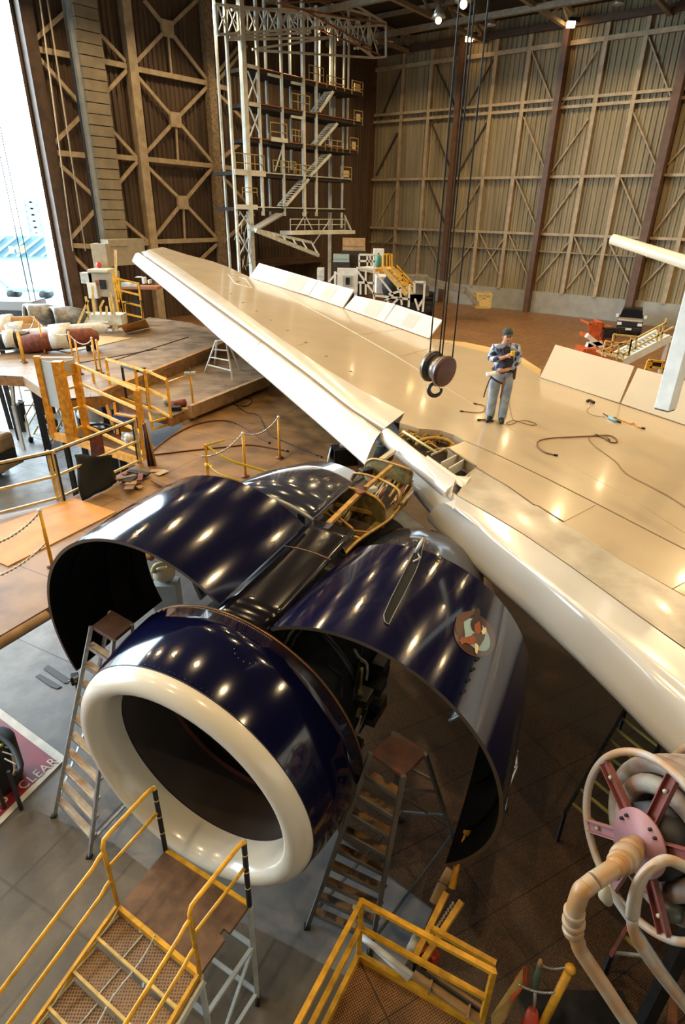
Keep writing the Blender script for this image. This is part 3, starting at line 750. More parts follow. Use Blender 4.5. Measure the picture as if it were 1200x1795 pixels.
decal('eagle_body', [z2(*q) for q in ((400,430),(450,410),(540,440),(530,480),(500,530),(470,580),(440,530),(430,470))], mat('emblem_grey',(.08,.06,.05),.4), emb, .015)
decal('eagle_head', [z2(*q) for q in ((500,400),(520,360),(550,360),(555,400),(530,430),(510,430))], mat('emblem_cream',(.70,.60,.40),.4), emb, .018)
decal('eagle_tail', [z2(*q) for q in ((430,530),(450,525),(475,560),(465,600),(455,640),(435,620))], MATS['emblem_cream'], emb, .018)
for k,(x,y) in enumerate(((460,695),(415,800),(365,915),(315,1035))):
    decal('latch_pad', ell(*z2(x,y),4.2+k*.3,3,radians(-35),12), BLKC, cr, .008)
# hold-open strut cover lying along the cowl: dark slot outlined by a bead chain
sl=[(746,943),(741,955),(738,975),(728,1002),(708,1042),(690,1076),(681,1095),(674,1090),(672,1078),(684,1050),(704,1010),(720,978),(726,965)]
decal('strut_slot', sl, BLKC, cr, .010, sub=3)
obj('slot_beading', MB().tube([on_cowl(x,y,CR_,.014) for x,y in along(sl+[sl[0]],60)],.004,5), mat('bead_grey',(.25,.25,.25),.4,metal=.5), cr)
obj('support_pin', MB().tube([on_cowl(728,970,CR_,.02),on_cowl(735,955,CR_,.12),on_cowl(741,944,CR_,.16)],.02,6), ALU, cr)
obj('hinge_bracket', MB().tube([on_cowl(724,985,CR_,.02),on_cowl(736,978,CR_,.05),on_cowl(732,970,CR_,.02)],.012,6), CHN, cr)
# thrust reverser halves standing open farther back
REVM = mat('reverser_blue_grey',(.03,.035,.06),.14,coat=.8)
def rev(ca,cb,R,a0,a1,L0,L1,lab):
    n=40; rows=[]
    for L,f in ((L0,1),(L0+.5,1.0),(L0+1,.96),(L0+1.5,.88),(L1,.78)):
        rows.append([E(ca+R*f*cos(a0+(a1-a0)*k/n),cb+R*f*sin(a0+(a1-a0)*k/n),L) for k in range(n+1)])
    o=obj('reverser_cowl', MB().grid(rows), REVM, eng, solid=.05); 
    obj('front_ring', MB().tube([p for p in rows[0]],.03,6), mat('ring_grey',(.3,.32,.33),.35,metal=.5), o)
    return o
rev(-.95,.15,1.72,radians(62),radians(205),3.2,5.3,'l')
rev(1.05,-.32,1.45,radians(118),radians(-42),3.2,5.0,'r')
# fairing nose in front of the open strut
apex=P(519,981,3.92+.12); arc_=[(531,933,4.02),(541,927,4.12),(556,929,4.16),(575,937,4.16),(592,949,4.12),(602,962,4.03),(606,973,3.92)]
base_=[P(x,y,z) for x,y,z in arc_]
rows=[[lerp(apex,b,t)+UP*(.05*sin(pi*t)) for b in base_] for t in (0.02,.25,.5,.75,1.)]
nose=obj('strut_fairing', MB().grid(rows), CROWN, eng, solid=.01)
obj('fairing_rim', MB().tube(base_,.012,6), GOLD, nose)

# ================================================================ OPEN STRUT (pylon)
pyl = thing('engine_pylon','open gold-primed engine strut full of pipes between engine crown and wing','engine pylon',P(640,880,3.7))
mb=MB().bar(P(562,932,4.15),P(629,866,4.22),.07,.05); obj('spine_beam', mb, GOLD, pyl)
obj('spine_beam', MB().bar(P(640,856,4.22),P(686,817,4.22),.06,.05), GOLD, pyl)
obj('spine_beam', MB().bar(P(668,806,4.18),P(690,790,4.15),.09,.05), BEI, pyl)
obj('side_rail', MB().tube(smoothpts([P(533,931,4.0),P(548,912,4.0),P(581,888,3.98),P(600,868,3.98)],5),.02,6), GOLD, pyl)
obj('side_rail', MB().tube(smoothpts([P(603,972,3.9),P(632,944,3.9),P(680,912,3.88),P(700,888,3.88),P(722,855,3.88)],5),.022,6), GOLD, pyl)
obj('side_skin', MB().poly([P(598,966,3.86),P(632,944,3.86),P(680,912,3.84),P(712,886,3.84),P(722,850,3.84),P(712,872,3.3),P(676,918,3.3),P(610,972,3.3)],(.02,.01,-.02)), OLV, pyl)
obj('pylon_floor', MB().poly([P(536,935,3.72),P(583,890,3.72),P(612,850,3.72),P(645,812,3.72),P(720,835,3.72),P(705,885,3.72),P(632,940,3.72),P(604,965,3.72)],(0,0,-.05)), mat('pylon_floor_brown',(.10,.05,.02),.6,var=.6,scale=9), pyl)
def bulk(pts,zs,name='bulkhead_ring',web=True):
    q=smoothpts([P(x,y,z) for (x,y),z in zip(pts,zs)],5)
    o=obj(name, MB().tube(q,.022,6), GOLD, pyl)
    if not web: return
    n=len(q); lowl=[V((p.x,p.y,min(p.z-.05,3.74))) for p in q]
    mb=MB(); mb.grid([[p-EN*(-.01) for p in q],[p for p in lowl]],smooth=False)
    obj('bulkhead_web', mb, OLV, o, solid=.015)
bulk([(584,884),(584,866),(599,854),(626,859),(656,871),(672,889),(674,906)],[3.85,4.08,4.2,4.22,4.2,4.08,3.85])
bulk([(611,850),(611,836),(629,830),(668,841),(698,859),(699,880),(692,893)],[3.85,4.08,4.2,4.22,4.2,4.05,3.85],web=False)
bulk([(639,822),(644,809),(662,805),(710,820),(722,829),(717,846)],[3.85,4.08,4.2,4.22,4.15,3.85])
for a_,b_ in (((548,912,3.95),(600,940,3.95)),((566,898,3.95),(598,918,3.95)),((575,893,3.98),(618,929,3.94)),((556,920,3.9),(630,945,3.9)),((600,930,3.9),(645,935,3.88)),((588,884,4.0),(674,905,3.9))):
    obj('cross_beam', MB().bar(P(*a_),P(*b_),.035,.05), GOLD, pyl)
rnd=random.Random(5)
for k in range(44):
    x=rnd.uniform(640,706); y=840+rnd.uniform(-8,34)+(x-645)*.25; l=rnd.uniform(10,26)
    pts=[P(x,y,3.86+rnd.uniform(0,.1)),P(x+l*.5,y-l*.75+rnd.uniform(-3,3),3.95),P(x+l,y-l*1.2,3.9)]
    obj('strut_pipe', MB().tube(smoothpts(pts,4),rnd.uniform(.010,.024),6), (GOLD,BEI,OLV,CHN,REDB)[k%5], pyl)
for k in range(20):
    x=rnd.uniform(575,665); y=905+rnd.uniform(-15,25)-(x-600)*.2
    pts=[P(x,y,3.8),P(x+8,y-12,3.92),P(x+14,y-24,3.85)]
    obj('strut_pipe', MB().tube(smoothpts(pts,4),rnd.uniform(.01,.022),6), (GOLD,BEI,OLV)[k%3], pyl)
obj('valve_unit', MB().box(P(652,858,4.08),(.14,.1,.08),rz=.6), WHT, pyl, bevel=.01)
obj('valve_unit', MB().box(P(641,826,3.98),(.2,.14,.1),rz=.5), DK, pyl, bevel=.01)
obj('spine_cap', MB().box(P(631,862,4.25),(.12,.12,.02),rz=.6), REDB, pyl)
# ================================================================ TAIL DOCK TOWER in the far corner
Zt = lambda x,y: (360+x/3.529, y/3.529)
TO = 7.0
def TW(x,y,off=TO): return WL(*Zt(x,y),off)
tw = thing('tail_dock','tall pale scaffold dock tower with stacked dark platforms in the far corner','scaffold tower',V((*TW(450,1300)[:2],0)))
TST = mat('tower_pale_steel',(.80,.84,.78),.5,var=.3,scale=1.5); TDK = mat('tower_platform_dark',(.028,.022,.018),.7,var=.4)
RUST = mat('tower_orange_edge',(.32,.12,.05),.6)
TYL = mat('tower_yellow_rail',(.46,.36,.14),.5)
for x0,y0,x1,y1,w,zb in ((120,0,205,1680,.16,0),(215,0,285,1620,.34,0),(305,0,355,1265,.17,7.4),(355,0,405,1265,.14,7.4),(455,0,490,1265,.16,7.4),(510,30,535,850,.14,10.5),(600,50,608,1245,.22,7.4),(680,150,688,1250,.16,7.4),(775,20,778,1550,.14,1),(798,230,800,530,.12,14),(855,0,850,1330,.13,6.5),(885,230,880,750,.12,12),(65,230,150,1640,.14,0),(760,1300,770,1600,.14,0),(700,40,710,300,.1,15)):
    q=TW((x0+x1)/2,(y0+y1)/2,TO+(.0 if w>.15 else -1.6))
    obj('column', MB().box(V((q.x,q.y,(zb+20.2)/2)),(w,w,20.2-zb),ax=(LD,LN,UP)), TST, tw)
def deck(pts, th=.22, dep=2.2, m=TDK, nm='platform'):
    a=[TW(*p) for p in pts]; zc=sum(p.z for p in a)/len(a)
    f=[V((p.x,p.y,zc)) for p in a]; d=(f[-1]-f[0]).normalized()
    o=obj(nm, MB().poly(f+[p-LN*dep for p in f[::-1]],(0,0,-th)), m, tw)
    obj('edge_angle', MB().tube([p+LN*.05+UP*.03 for p in f],.045,4), RUST if zc>11 else TST, tw)
    return f,zc
for pts in (((255,408),(330,408),(600,505)),((600,505),(730,495),(960,590)),((265,643),(345,643),(600,672),(960,772)),((275,858),(520,872),(935,946)),((180,1065),(370,1062),(895,1116)),((190,1283),(320,1278),(860,1302))):
    # keep each platform level
    a=[TW(*p) for p in pts]; f,zc=deck(pts)
# bright platform toes on the near corner
for x0,y0,x1,y1 in ((180,1050,370,1075),(185,1268,320,1290),(255,398,320,412),(265,633,335,648),(405,850,508,868),(385,455,470,465),(530,505,600,515),(530,715,615,725)):
    a=TW(x0,(y0+y1)/2,TO+.12); b=TW(x1,(y0+y1)/2,TO+.12); b.z=a.z
    obj('toe_board', MB().bar(a,b,.1,(y1-y0)/3.529/FOC*a.y*1.1), WHT if y0>840 else TST, tw)
def cage(x0,y0,x1,y1,m=TYL,off=TO+.15,n=3):
    a=TW(x0,y1,off); b=TW(x1,y1,off); b.z=a.z; h=(TW(x0,y0,off).z-a.z); mb=MB()
    for k in range(n+1): p=lerp(a,b,k/n); mb.bar(p,p+UP*h,.05)
    for f in (.5,1.0): mb.bar(a+UP*h*f,b+UP*h*f,.05)
    obj('guardrail', mb, m, tw)
cage(640,400,730,492); cage(535,575,645,672); cage(405,755,505,868,n=1); cage(188,945,365,1062,n=3); cage(230,1160,320,1212,n=1); cage(535,800,600,872); cage(548,1015,660,1080); cage(740,860,850,930); cage(420,990,560,1062)
cage(525,1355,862,1425,m=TST,n=4); cage(750,465,860,540,n=2)
for x0,y0,x1,y1 in ((905,495,972,582),(918,680,970,770),(893,850,942,945),(835,1030,902,1115)):
    cage(x0,y0,x1,y1,n=1); a=TW(x0+10,y1-12,TO+.1); b=TW(x1-12,y0+18,TO+.1)
    obj('control_panel', MB().box((a+b)/2,(abs((b-a).dot(LD))*.8,.1,abs(b.z-a.z)*.7),ax=(LD,LN,UP)), mat('tower_panel_cream',(.6,.45,.25),.5), tw)
for x0,y0,x1,y1 in ((740,575,655,695),(765,770,655,900),(725,960,600,1090),(590,1112,452,1270)):
    a=TW(x0,y0,TO-.4); b=TW(x1,y1,TO-.4); mb=MB().bar(a,b,.06,.2).bar(a+LN*.8,b+LN*.8,.06,.2); n=11
    for k in range(n+1): p=lerp(a,b,k/n); mb.box(p+LN*.4,(.3,.8,.05),ax=(LD,LN,UP))
    obj('stair_flight', mb, TST, tw)
# roof truss of the tower
mb=MB()
def seg(x0,y0,x1,y1,w,o0=TO,o1=TO): mb.bar(TW(x0,y0,o0),TW(x1,y1,o1),w)
for q in ((60,25,1115,140),(75,215,780,165),(130,245,780,232),(60,25,75,215),(330,312,1040,358),(290,305,760,235),(885,10,1115,145),(1115,145,1115,350),(1040,358,1115,352),(885,235,1040,358),(1015,90,1015,340),(885,10,885,235),(780,30,1015,95),(770,175,1115,155),(920,300,1020,285),(160,60,700,55),(150,230,650,200)):
    seg(*q,.13)
k=0
for x in range(75,1060,62):
    y0=25+ (x-60)*.1; y1=215 if x<780 else 235+(x-780)*.45
    y1=min(y1,350); xx=x+62
    seg(x,y0,xx,y1,.07); seg(x,y1,xx,y0+6,.07); seg(x,y0,x,y1,.07)
    if k%2: seg(x,y0+30,xx,y1-60,.06,TO-2,TO-2)
    k+=1
obj('head_truss', mb, TST, tw)
mb=MB()
for q in ((480,40,1110,150),(600,55,1030,300),(700,180,1080,340),(440,20,900,0)): mb.bar(TW(q[0],q[1],TO+.1),TW(q[2],q[3],TO+.1),.08)
obj('rusty_truss_rail', mb, RUST, tw)
for q in ((255,420,330,630),(330,420,255,640),(265,650,345,855),(345,650,270,860),(480,900,430,1060),(640,1290,560,1420),(770,1360,660,1520),(900,1430,860,1340),(600,1300,660,1420),(860,1330,905,1430),(205,1300,275,1400),(275,1300,205,1400),(200,1430,285,1600),(285,1430,200,1600)): obj('brace', MB().bar(TW(q[0],q[1],TO-.1),TW(q[2],q[3],TO-.1),.07), TST, tw)

mb=MB()
rnd=random.Random(2)
for k in range(26):
    x=rnd.uniform(195,285); y=rnd.uniform(1300,1640); mb.tube([TW(x,y,TO+.1),TW(x+rnd.uniform(-30,30),y+rnd.uniform(20,80),TO+.2)],.03,4)
obj('cable_bundle', mb, PALE, tw)
# lower walkways and the big low deck of the dock
obj('raised_ramp', MB().bar(TW(290,1425,TO+1),TW(462,1322,TO+1),.9,.1), mat('ramp_grey',(.30,.30,.28),.5), tw)
a=TW(495,1440,TO+1.2); b=TW(890,1440,TO+1.2); b.z=a.z
obj('walkway', MB().bar(a,b,1.2,.25), TST, tw)
mb=MB().bar(TW(300,1420,TO+2),TW(655,1500,TO+2),.1,.18).bar(TW(310,1425,TO+3),TW(700,1580,TO+3),.15,.25)
for k in range(7): 
    f=k/6; mb.bar(TW(300+355*f,1420+80*f,TO+2),TW(310+390*f,1425+155*f,TO+3),.08)
obj('sloping_walkway', mb, PALE, tw)
def zpl(px,py,z): return P(px,py,z)
zl=3.9
pp=[P(*Zt(x,y),zl) for x,y in ((270,1480),(720,1600),(310,1625))]
obj('low_deck', MB().poly([P(438,418,zl),P(520,408,zl),P(566,446,zl),P(565,452,zl),P(448,461,zl)],(0,0,-.35)), mat('low_deck_brown',(.12,.06,.035),.6,var=.5), tw)
obj('low_deck', MB().poly([P(448,455,2.6),P(610,455,2.6),P(612,466,2.6),P(460,474,2.6)],(0,0,-.3)), RUST, tw)
for x in (470,500,530,560): obj('deck_post', MB().bar(P(x,462,2.5),V((*P(x,462,2.5)[:2],0)),.18), TDK, tw)
# dark stores and boxes behind the dock
for k,(x0,y0,x1,y1,m,lab) in enumerate(((600,418,640,438,CARD,'brown shipping crate on the dock right of the tower foot'),(584,446,612,458,mat('grey_bin',(.3,.38,.36),.5),'grey-green bin on the low shelf right of the tower foot'),(556,470,568,490,PALE,'narrow pale cabinet behind the white doorway panel'))):
    yy=(47,46,44)[k]; a=PY(x0,y1,yy); b=PY(x1,y0,yy)
    t=thing(('shipping_crate','storage_bin','narrow_cabinet')[k],lab,('crate','bin','cabinet')[k],V(((a.x+b.x)/2,yy,a.z)))
    obj(('crate_body','bin_body','cabinet_body')[k], MB().box(V(((a.x+b.x)/2,yy,(a.z+b.z)/2)),(b.x-a.x,1.2,b.z-a.z)), m, t)
    obj(('lid','rim','door')[k], MB().box(V(((a.x+b.x)/2,yy-.62,(a.z+b.z)/2+.1)),((b.x-a.x)*.96,.05,(b.z-a.z)*.5)), m, t)
    obj('base', MB().box(V(((a.x+b.x)/2,yy,a.z/2)),((b.x-a.x)*1.1,1.3,a.z)), TDK, t)

# ================================================================ BACK OF THE HALL, RIGHT OF THE TOWER
# doorway-like white dock panel
q=P(608,520,0); yy=34.
def F(px,py,y=yy): return PY(px,py,y)
t=thing('dock_end_panel','white flat panel with a dark grey masked window above the raised wing panels','panel',F(608,512))
a=F(590,500); b=F(627,470)
obj('panel_board', MB().box((F(591,512)+F(627,470))/2,(F(627,490).x-F(591,490).x,.25,F(600,470).z-F(600,512).z)), WHT, t)
o=obj('window_panel', MB().box((F(600,502)+F(617,482))/2-V((0,.15,0)),(F(617,490).x-F(601,490).x,.05,F(600,482).z-F(600,501).z)), GRY, t)
obj('dark_patch', MB().box(F(609,492)-V((0,.2,0)),(.22,.04,.35)), DK, o)
obj('side_strut', MB().bar(F(576,494),F(590,478),.1), WHT, t); obj('side_strut', MB().bar(F(587,500),F(587,476),.12), WHT, t)
obj('leg', MB().bar(F(595,512),V((*F(595,512)[:2],0)),.15), WHT, t); obj('leg', MB().bar(F(623,512),V((*F(623,512)[:2],0)),.15), WHT, t)
# white access stand with yellow stairs
Zs=lambda x,y:(560+x/5.4545,430+y/5.4545)
def G(x,y,yy=33.): return PY(*Zs(x,y),yy)
t=thing('access_stand','white two-level access stand with yellow staircase behind the wing','access stand',V((*G(520,250)[:2],0)))
mb=MB()
def gp(x0,y0,x1,y1,w=.09,d0=33.,d1=33.,m=None): mb.bar(G(x0,y0,d0),G(x1,y1,d1),w)
for q in ((378,90,378,205),(525,95,520,510),(378,90,530,92),(378,150,525,152),(455,95,455,200),(480,100,495,205),(350,215,520,235)): gp(*q)
obj('upper_rail', mb, TST, t)
for q in ((378,90,378,205),(520,95,520,250)): obj('rear_post', MB().bar(G(q[0],q[1],35.),G(q[2],q[3],35.),.08), TST, t)
mb=MB()
obj('upper_platform', MB().poly([G(378,205),G(520,225),G(690,205,35),G(540,195,35)],(0,0,-.2)), WHT, t)
obj('yellow_platform', MB().poly([G(525,225),G(610,222),G(695,200,34.8),G(540,200,34.8)],(0,0,-.22)), ORY, t)
mb=MB()
for q in ((365,250,520,465),(520,235,520,515),(440,250,440,470),(390,370,390,470),(370,355,520,362),(530,255,700,470),(560,270,560,250),(520,480,860,515),(860,370,850,590),(765,400,785,570),(1005,350,985,635),(905,350,905,460),(905,350,1005,352),(910,510,945,620),(945,590,985,520),(620,540,700,470),(660,470,760,440),(690,570,760,500),(740,420,780,395),(615,530,660,545)): gp(*q,.10)
obj('frame', mb, WHT, t)
obj('landing', MB().poly([G(860,470),G(1000,470),G(985,505),G(855,515)],(0,0,-.15)), YELP, t)
mb=MB()
mb.bar(G(610,225),G(830,470),.08,.25).bar(G(690,215,34.2),G(880,455,34.2),.08,.25)
for k in range(10): f=k/9; mb.box(lerp(G(650,222,33.6),G(855,462,33.6),f),(.35,1.1,.06))
obj('stairs', mb, YELP, t)
mb=MB()
for q in ((735,190,900,370),(735,225,890,400),(740,300,860,375),(610,90,610,200),(670,80,670,200),(610,85,680,85),(640,90,640,200),(690,80,690,250),(790,250,790,350),(860,330,860,460),(775,370,865,380)): gp(*q,.07)
obj('stair_rail', mb, YEL, t)
obj('blue_cabinet', MB().box(G(560,150,34.5),(.55,.5,1.2)), WHT, t)
tk=thing('green_gas_cylinder','tall green gas cylinder strapped on the white access stand','gas cylinder',G(562,205,33.9))
obj('bottle', MB().varitube([G(562,205,33.9),G(562,105,33.9),G(562,90,33.9),G(562,82,33.9)],[.17,.17,.1,.05],14), GRN, tk)
obj('valve', MB().cyl(G(562,84,33.9),G(562,72,33.9),.04,8), DK, tk)
tk=thing('wrapped_pallet','white wrapped load standing under the yellow-railed access stand','pallet load',V((*G(610,450,36)[:2],0)))
obj('wrapped_load', MB().box((G(530,450,36)+G(700,285,36))/2,(G(700,300,36).x-G(530,300,36).x,1.6,G(600,285,36).z-G(600,450,36).z)), WHT, tk, bevel=.06)
obj('pallet', MB().box(V((*G(615,450,36)[:2],.45)),(3.2,1.7,.9)), TDK, tk)
tk=thing('round_dark_tank','round black wheel-like tank beside the yellow staircase','tank',V((*G(720,400,35)[:2],0)))
obj('tank_shell', MB().cyl(G(725,400,35),G(725,400,35)+V((0,.6,0)),.75,20), BLK, tk); obj('tank_leg', MB().bar(G(725,430,35.3),V((*G(725,430,35.3)[:2],0)),.3), DK, tk)
tk=thing('rubber_tyre_stack','black tyre stack on the brown floor right of the access stand','tyre stack',V((*P(749,535,0)[:2],0)))
q=P(749,533,0)
for k in range(3): obj('tyre', MB().tube([q+V((.42*cos(a_),.42*sin(a_),.2+.36*k)) for a_ in [2*pi*i/16 for i in range(16)]],.2,8,closed=True), BLK, tk)
# boom lift with low basket
Zb=lambda x,y:(640+x*.46667,y*.46667)
yb=50
def B(x,y,d=yb): return PY(*Zb(x,y),d)
t=thing('boom_lift','grey articulated boom lift with a pale yellow basket near the back wall','boom lift',V((*B(200,1120,52)[:2],0)))
obj('main_boom', MB().bar(B(190,1048,51),B(375,1090),.5,.55), mat('boom_grey',(.26,.25,.22),.5,var=.3), t)
obj('jib', MB().bar(B(372,1085),B(418,1140),.35,.35), MATS['boom_grey'], t)
obj('turret', MB().box(B(180,1070,52.5),(2.4,2.2,1.5)), MATS['boom_grey'], t)
obj('chassis', MB().box(V((*B(180,1110,52.5)[:2],.7)),(3.2,2.2,.7)), DK, t)
for dx in (-1.2,1.2):
    for dy in (-1,1):
        c=V((B(180,1110,52.5).x+dx,52.5+dy,.5)); obj('wheel', MB().cyl(c-V((0,.2,0)),c+V((0,.2,0)),.5,16), BLK, t)
mb=MB(); a=B(415,1155); b=B(468,1155); b.z=a.z; h=B(415,1105).z-a.z
for p in (a,b,a+V((0,1.2,0)),b+V((0,1.2,0)),lerp(a,b,.5)): mb.bar(p,p+UP*h,.1)
for f in (0,.35,.7,1): 
    for u,v in ((a,b),(a+V((0,1.2,0)),b+V((0,1.2,0))),(a,a+V((0,1.2,0))),(b,b+V((0,1.2,0)))): mb.bar(u+UP*h*f,v+UP*h*f,.1)
obj('basket', mb, YELP, t); obj('basket_floor', MB().box(lerp(a,b,.5)+V((0,.6,.1)),((b-a).x,1.2,.15)), CARD, t)
obj('basket_panel', MB().box(lerp(a,b,.5)+V((0,-.03,h*.35)),((b-a).x,.05,h*.55)), YELP, t)
# orange scissor lift
Zo=lambda x,y:(980+x/5.4545,540+y/5.4545)
def O(x,y,d): return PY(*Zo(x,y),d)
ys=31.5
t=thing('scissor_lift','orange and pale scissor lift parked behind the raised wing panel','scissor lift',V((*O(340,430,ys)[:2],0)))
obj('platform_side', MB().box((O(285,290,ys)+O(395,150,ys))/2,(O(395,200,ys).x-O(285,200,ys).x,.1,.9)), ORG, t)
mb=MB()
for q in ((285,150,420,150),(285,150,290,270),(420,150,410,300),(350,150,345,280),(400,190,540,205),(540,205,530,300),(285,205,410,225),(410,290,535,310)): mb.bar(O(q[0],q[1],ys),O(q[2],q[3],ys),.09)
for q in ((285,150),(420,150),(540,205)): mb.bar(O(*q,ys),O(q[0],q[1],ys)+V((0,1.2,0)),.08)
obj('guard_rail', mb, ORG, t)
obj('control_box', MB().box(O(470,235,ys),(.62,.4,.5)), DK, t)
obj('platform_floor', MB().poly([O(280,265,ys),O(530,320,ys),O(530,320,ys)+V((0,1.3,0)),O(280,265,ys)+V((0,1.3,0))],(0,0,-.18)), ORG, t)
for q in ((260,260,400,370),(400,330,265,350),(262,350,390,420)): obj('scissor_arm', MB().bar(O(q[0],q[1],ys),O(q[2],q[3],ys),.3,.22), WHT, t)
obj('chassis', MB().box(O(330,420,ys),(1.6,1.2,.5)), ORG, t)
for x in (250,400): c=V((*O(x,430,ys)[:2],.3)); obj('wheel', MB().cyl(c-V((0,.15,0)),c+V((0,.15,0)),.3,14), BLK, t)
obj('chassis_base', MB().box(V((*O(330,430,ys)[:2],.5)),(1.7,1.1,.5)), DK, t)
# pickup truck facing the camera
q=P(*Zo(735,275),0); 
t=thing('pickup_truck','silver and dark pickup truck parked nose-out at the back wall','pickup truck',q)
fwd=V((-.42,-.91,0)).normalized(); sd=V((-fwd.y,fwd.x,0)); sd=-sd if sd.x<0 else sd
TRS=mat('truck_silver',(.45,.41,.38),.35,metal=.0,coat=.5); TRD=mat('truck_dark',(.015,.015,.018),.3,coat=.5); GLS=mat('dark_glass',(.01,.012,.015),.05)
q=q+V((-.15,1.2,0))
def tb(nm,c,s,m,bev=.05): return obj(nm, MB().box(q+fwd*c[0]+sd*c[1]+UP*c[2],s,ax=(fwd,sd,UP)), m, t, bevel=bev)
tb('body',(-1.2,0,.75),(4.6,1.75,.62),TRD); tb('hood',(.55,0,1.08),(1.15,1.62,.12),TRS); 
tb('front_bumper',(1.15,0,.5),(.18,1.78,.28),TRD); tb('grille',(1.12,0,.83),(.06,1.1,.24),BLK,.01)
obj('cab', MB().poly([q+fwd*a_+sd*b_+UP*1.1 for a_,b_ in ((.0,-.82),(.0,.82),(-1.7,.82),(-1.7,-.82))],(0,0,.02)).grid([[q+fwd*a_+sd*b_+UP*z_ for a_,b_ in (((.05),-.82),((.05),.82),(-1.8,.82),(-1.8,-.82),(.05,-.82))] if z_<1.2 else [q+fwd*a_+sd*b_+UP*z_ for a_,b_ in ((-.45,-.68),(-.45,.68),(-1.5,.68),(-1.5,-.68),(-.45,-.68))] for z_ in (1.08,1.62)],smooth=False).poly([q+fwd*a_+sd*b_+UP*1.6 for a_,b_ in ((-.45,-.68),(-.45,.68),(-1.5,.68),(-1.5,-.68))],(0,0,.05)), GLS, t)
tb('roof_rack',(-1.0,0,1.74),(1.1,1.3,.06),TRD,.01); tb('bed',(-2.6,0,1.12),(1.7,1.7,.15),TRS)
tb('number_plate',(1.26,0,.52),(.02,.4,.14),WHT,.0)
for s_ in (-.68,.68):
    tb('headlight',(1.14,s_,.85),(.06,.3,.2),WHT,.01); tb('mirror',(-.05,s_*1.4,1.25),(.1,.2,.22),WHT,.01)
    for a_ in (.55,-2.5):
        c=q+fwd*a_+sd*s_*1.12+UP*.36; obj('wheel', MB().cyl(c-sd*.11,c+sd*.11,.36,18), BLK, t)
# yellow stair with white stringer right of the truck
yr=22.
def R_(x,y,d=yr): return O(x,y,d)
t=thing('folding_boarding_stairs','pale yellow railed boarding stairs with a white stringer behind the wing panels','stairs',V((*R_(640,530)[:2],0)))
obj('stringer', MB().bar(R_(610,520),R_(1060,285),.12,.26), WHT, t); obj('stringer', MB().bar(R_(610,520)+V((0,1,0)),R_(1060,285)+V((0,1,0)),.12,.26), WHT, t)
mb=MB()
for q_ in ((610,440,1090,180),(740,285,1020,140),(620,345,740,285),(690,300,660,440),(740,280,720,400),(955,180,925,340),(1000,150,965,320),(1022,100,1015,150),(520,250,740,275),(520,250,490,440),(440,315,690,355),(440,315,410,460),(575,340,545,500),(610,440,600,510),(380,400,680,455),(430,400,640,320),(690,280,660,450)): mb.bar(R_(q_[0],q_[1]),R_(q_[2],q_[3]),.055)
obj('railing', mb, YELP, t)
mb=MB()
for k in range(12): p=lerp(R_(640,510),R_(1060,290),k/11)+V((0,.5,.02)); mb.box(p,(.25,1.0,.04))
obj('tread', mb, PALE, t)
obj('support_post', MB().bar(R_(1040,300),V((*R_(1040,300)[:2],0)),.1), WHT, t); obj('support_post', MB().bar(R_(640,520),V((*R_(640,520)[:2],0)),.1), WHT, t)
obj('landing', MB().poly([R_(450,450),R_(620,500),R_(620,500)+V((0,1,0)),R_(450,450)+V((0,1,0))],(0,0,-.08)), CARD, t)
t=thing('yellow_work_cart','small yellow framed cart on the floor behind the cream wing panel','cart',V((*O(920,600,20)[:2],0)))
mb=MB()
for q_ in ((850,500,1010,515),(850,500,820,595),(850,560,1000,580),(1000,515,990,620),(880,500,865,590)): mb.bar(O(q_[0],q_[1],20),O(q_[2],q_[3],20),.07)
obj('cart_frame', mb, YEL, t); obj('black_case', MB().box(O(905,535,20.2),(.35,.3,.25)), BLK, t); obj('cart_leg', MB().bar(O(990,600,20),V((*O(990,600,20)[:2],0)),.07), YEL, t); obj('cart_leg', MB().bar(O(830,580,20),V((*O(830,580,20)[:2],0)),.07), YEL, t)
# overhead dock arm with its hanging post
ya=7.2
A_=lambda x,y,d=ya: PY(x,y,d)
t=thing('overhead_dock_arm','white hanging square post with a pale horizontal arm at the right edge','dock arm',A_(1165,716))
bt=PY(1165,716,ya); 
obj('hanging_post', MB().box(V((bt.x,bt.y,(bt.z+19.9)/2)),(.19,.19,19.9-bt.z),rz=radians(38)), WHT, t, bevel=.012)
obj('foot_plate', MB().box(V((bt.x,bt.y,bt.z-.005)),(.17,.17,.02),rz=radians(38)), mat('scuffed_rubber',(.06,.05,.04),.8), t)
a=PY(1070,418,10.); b=PY(1290,488,8.2)
obj('cross_arm', MB().varitube([a,lerp(a,b,.02),b,b+(b-a)*.3],[.02,.075,.095,.1],14), mat('arm_cream',(.72,.62,.45),.3,var=.15), t)
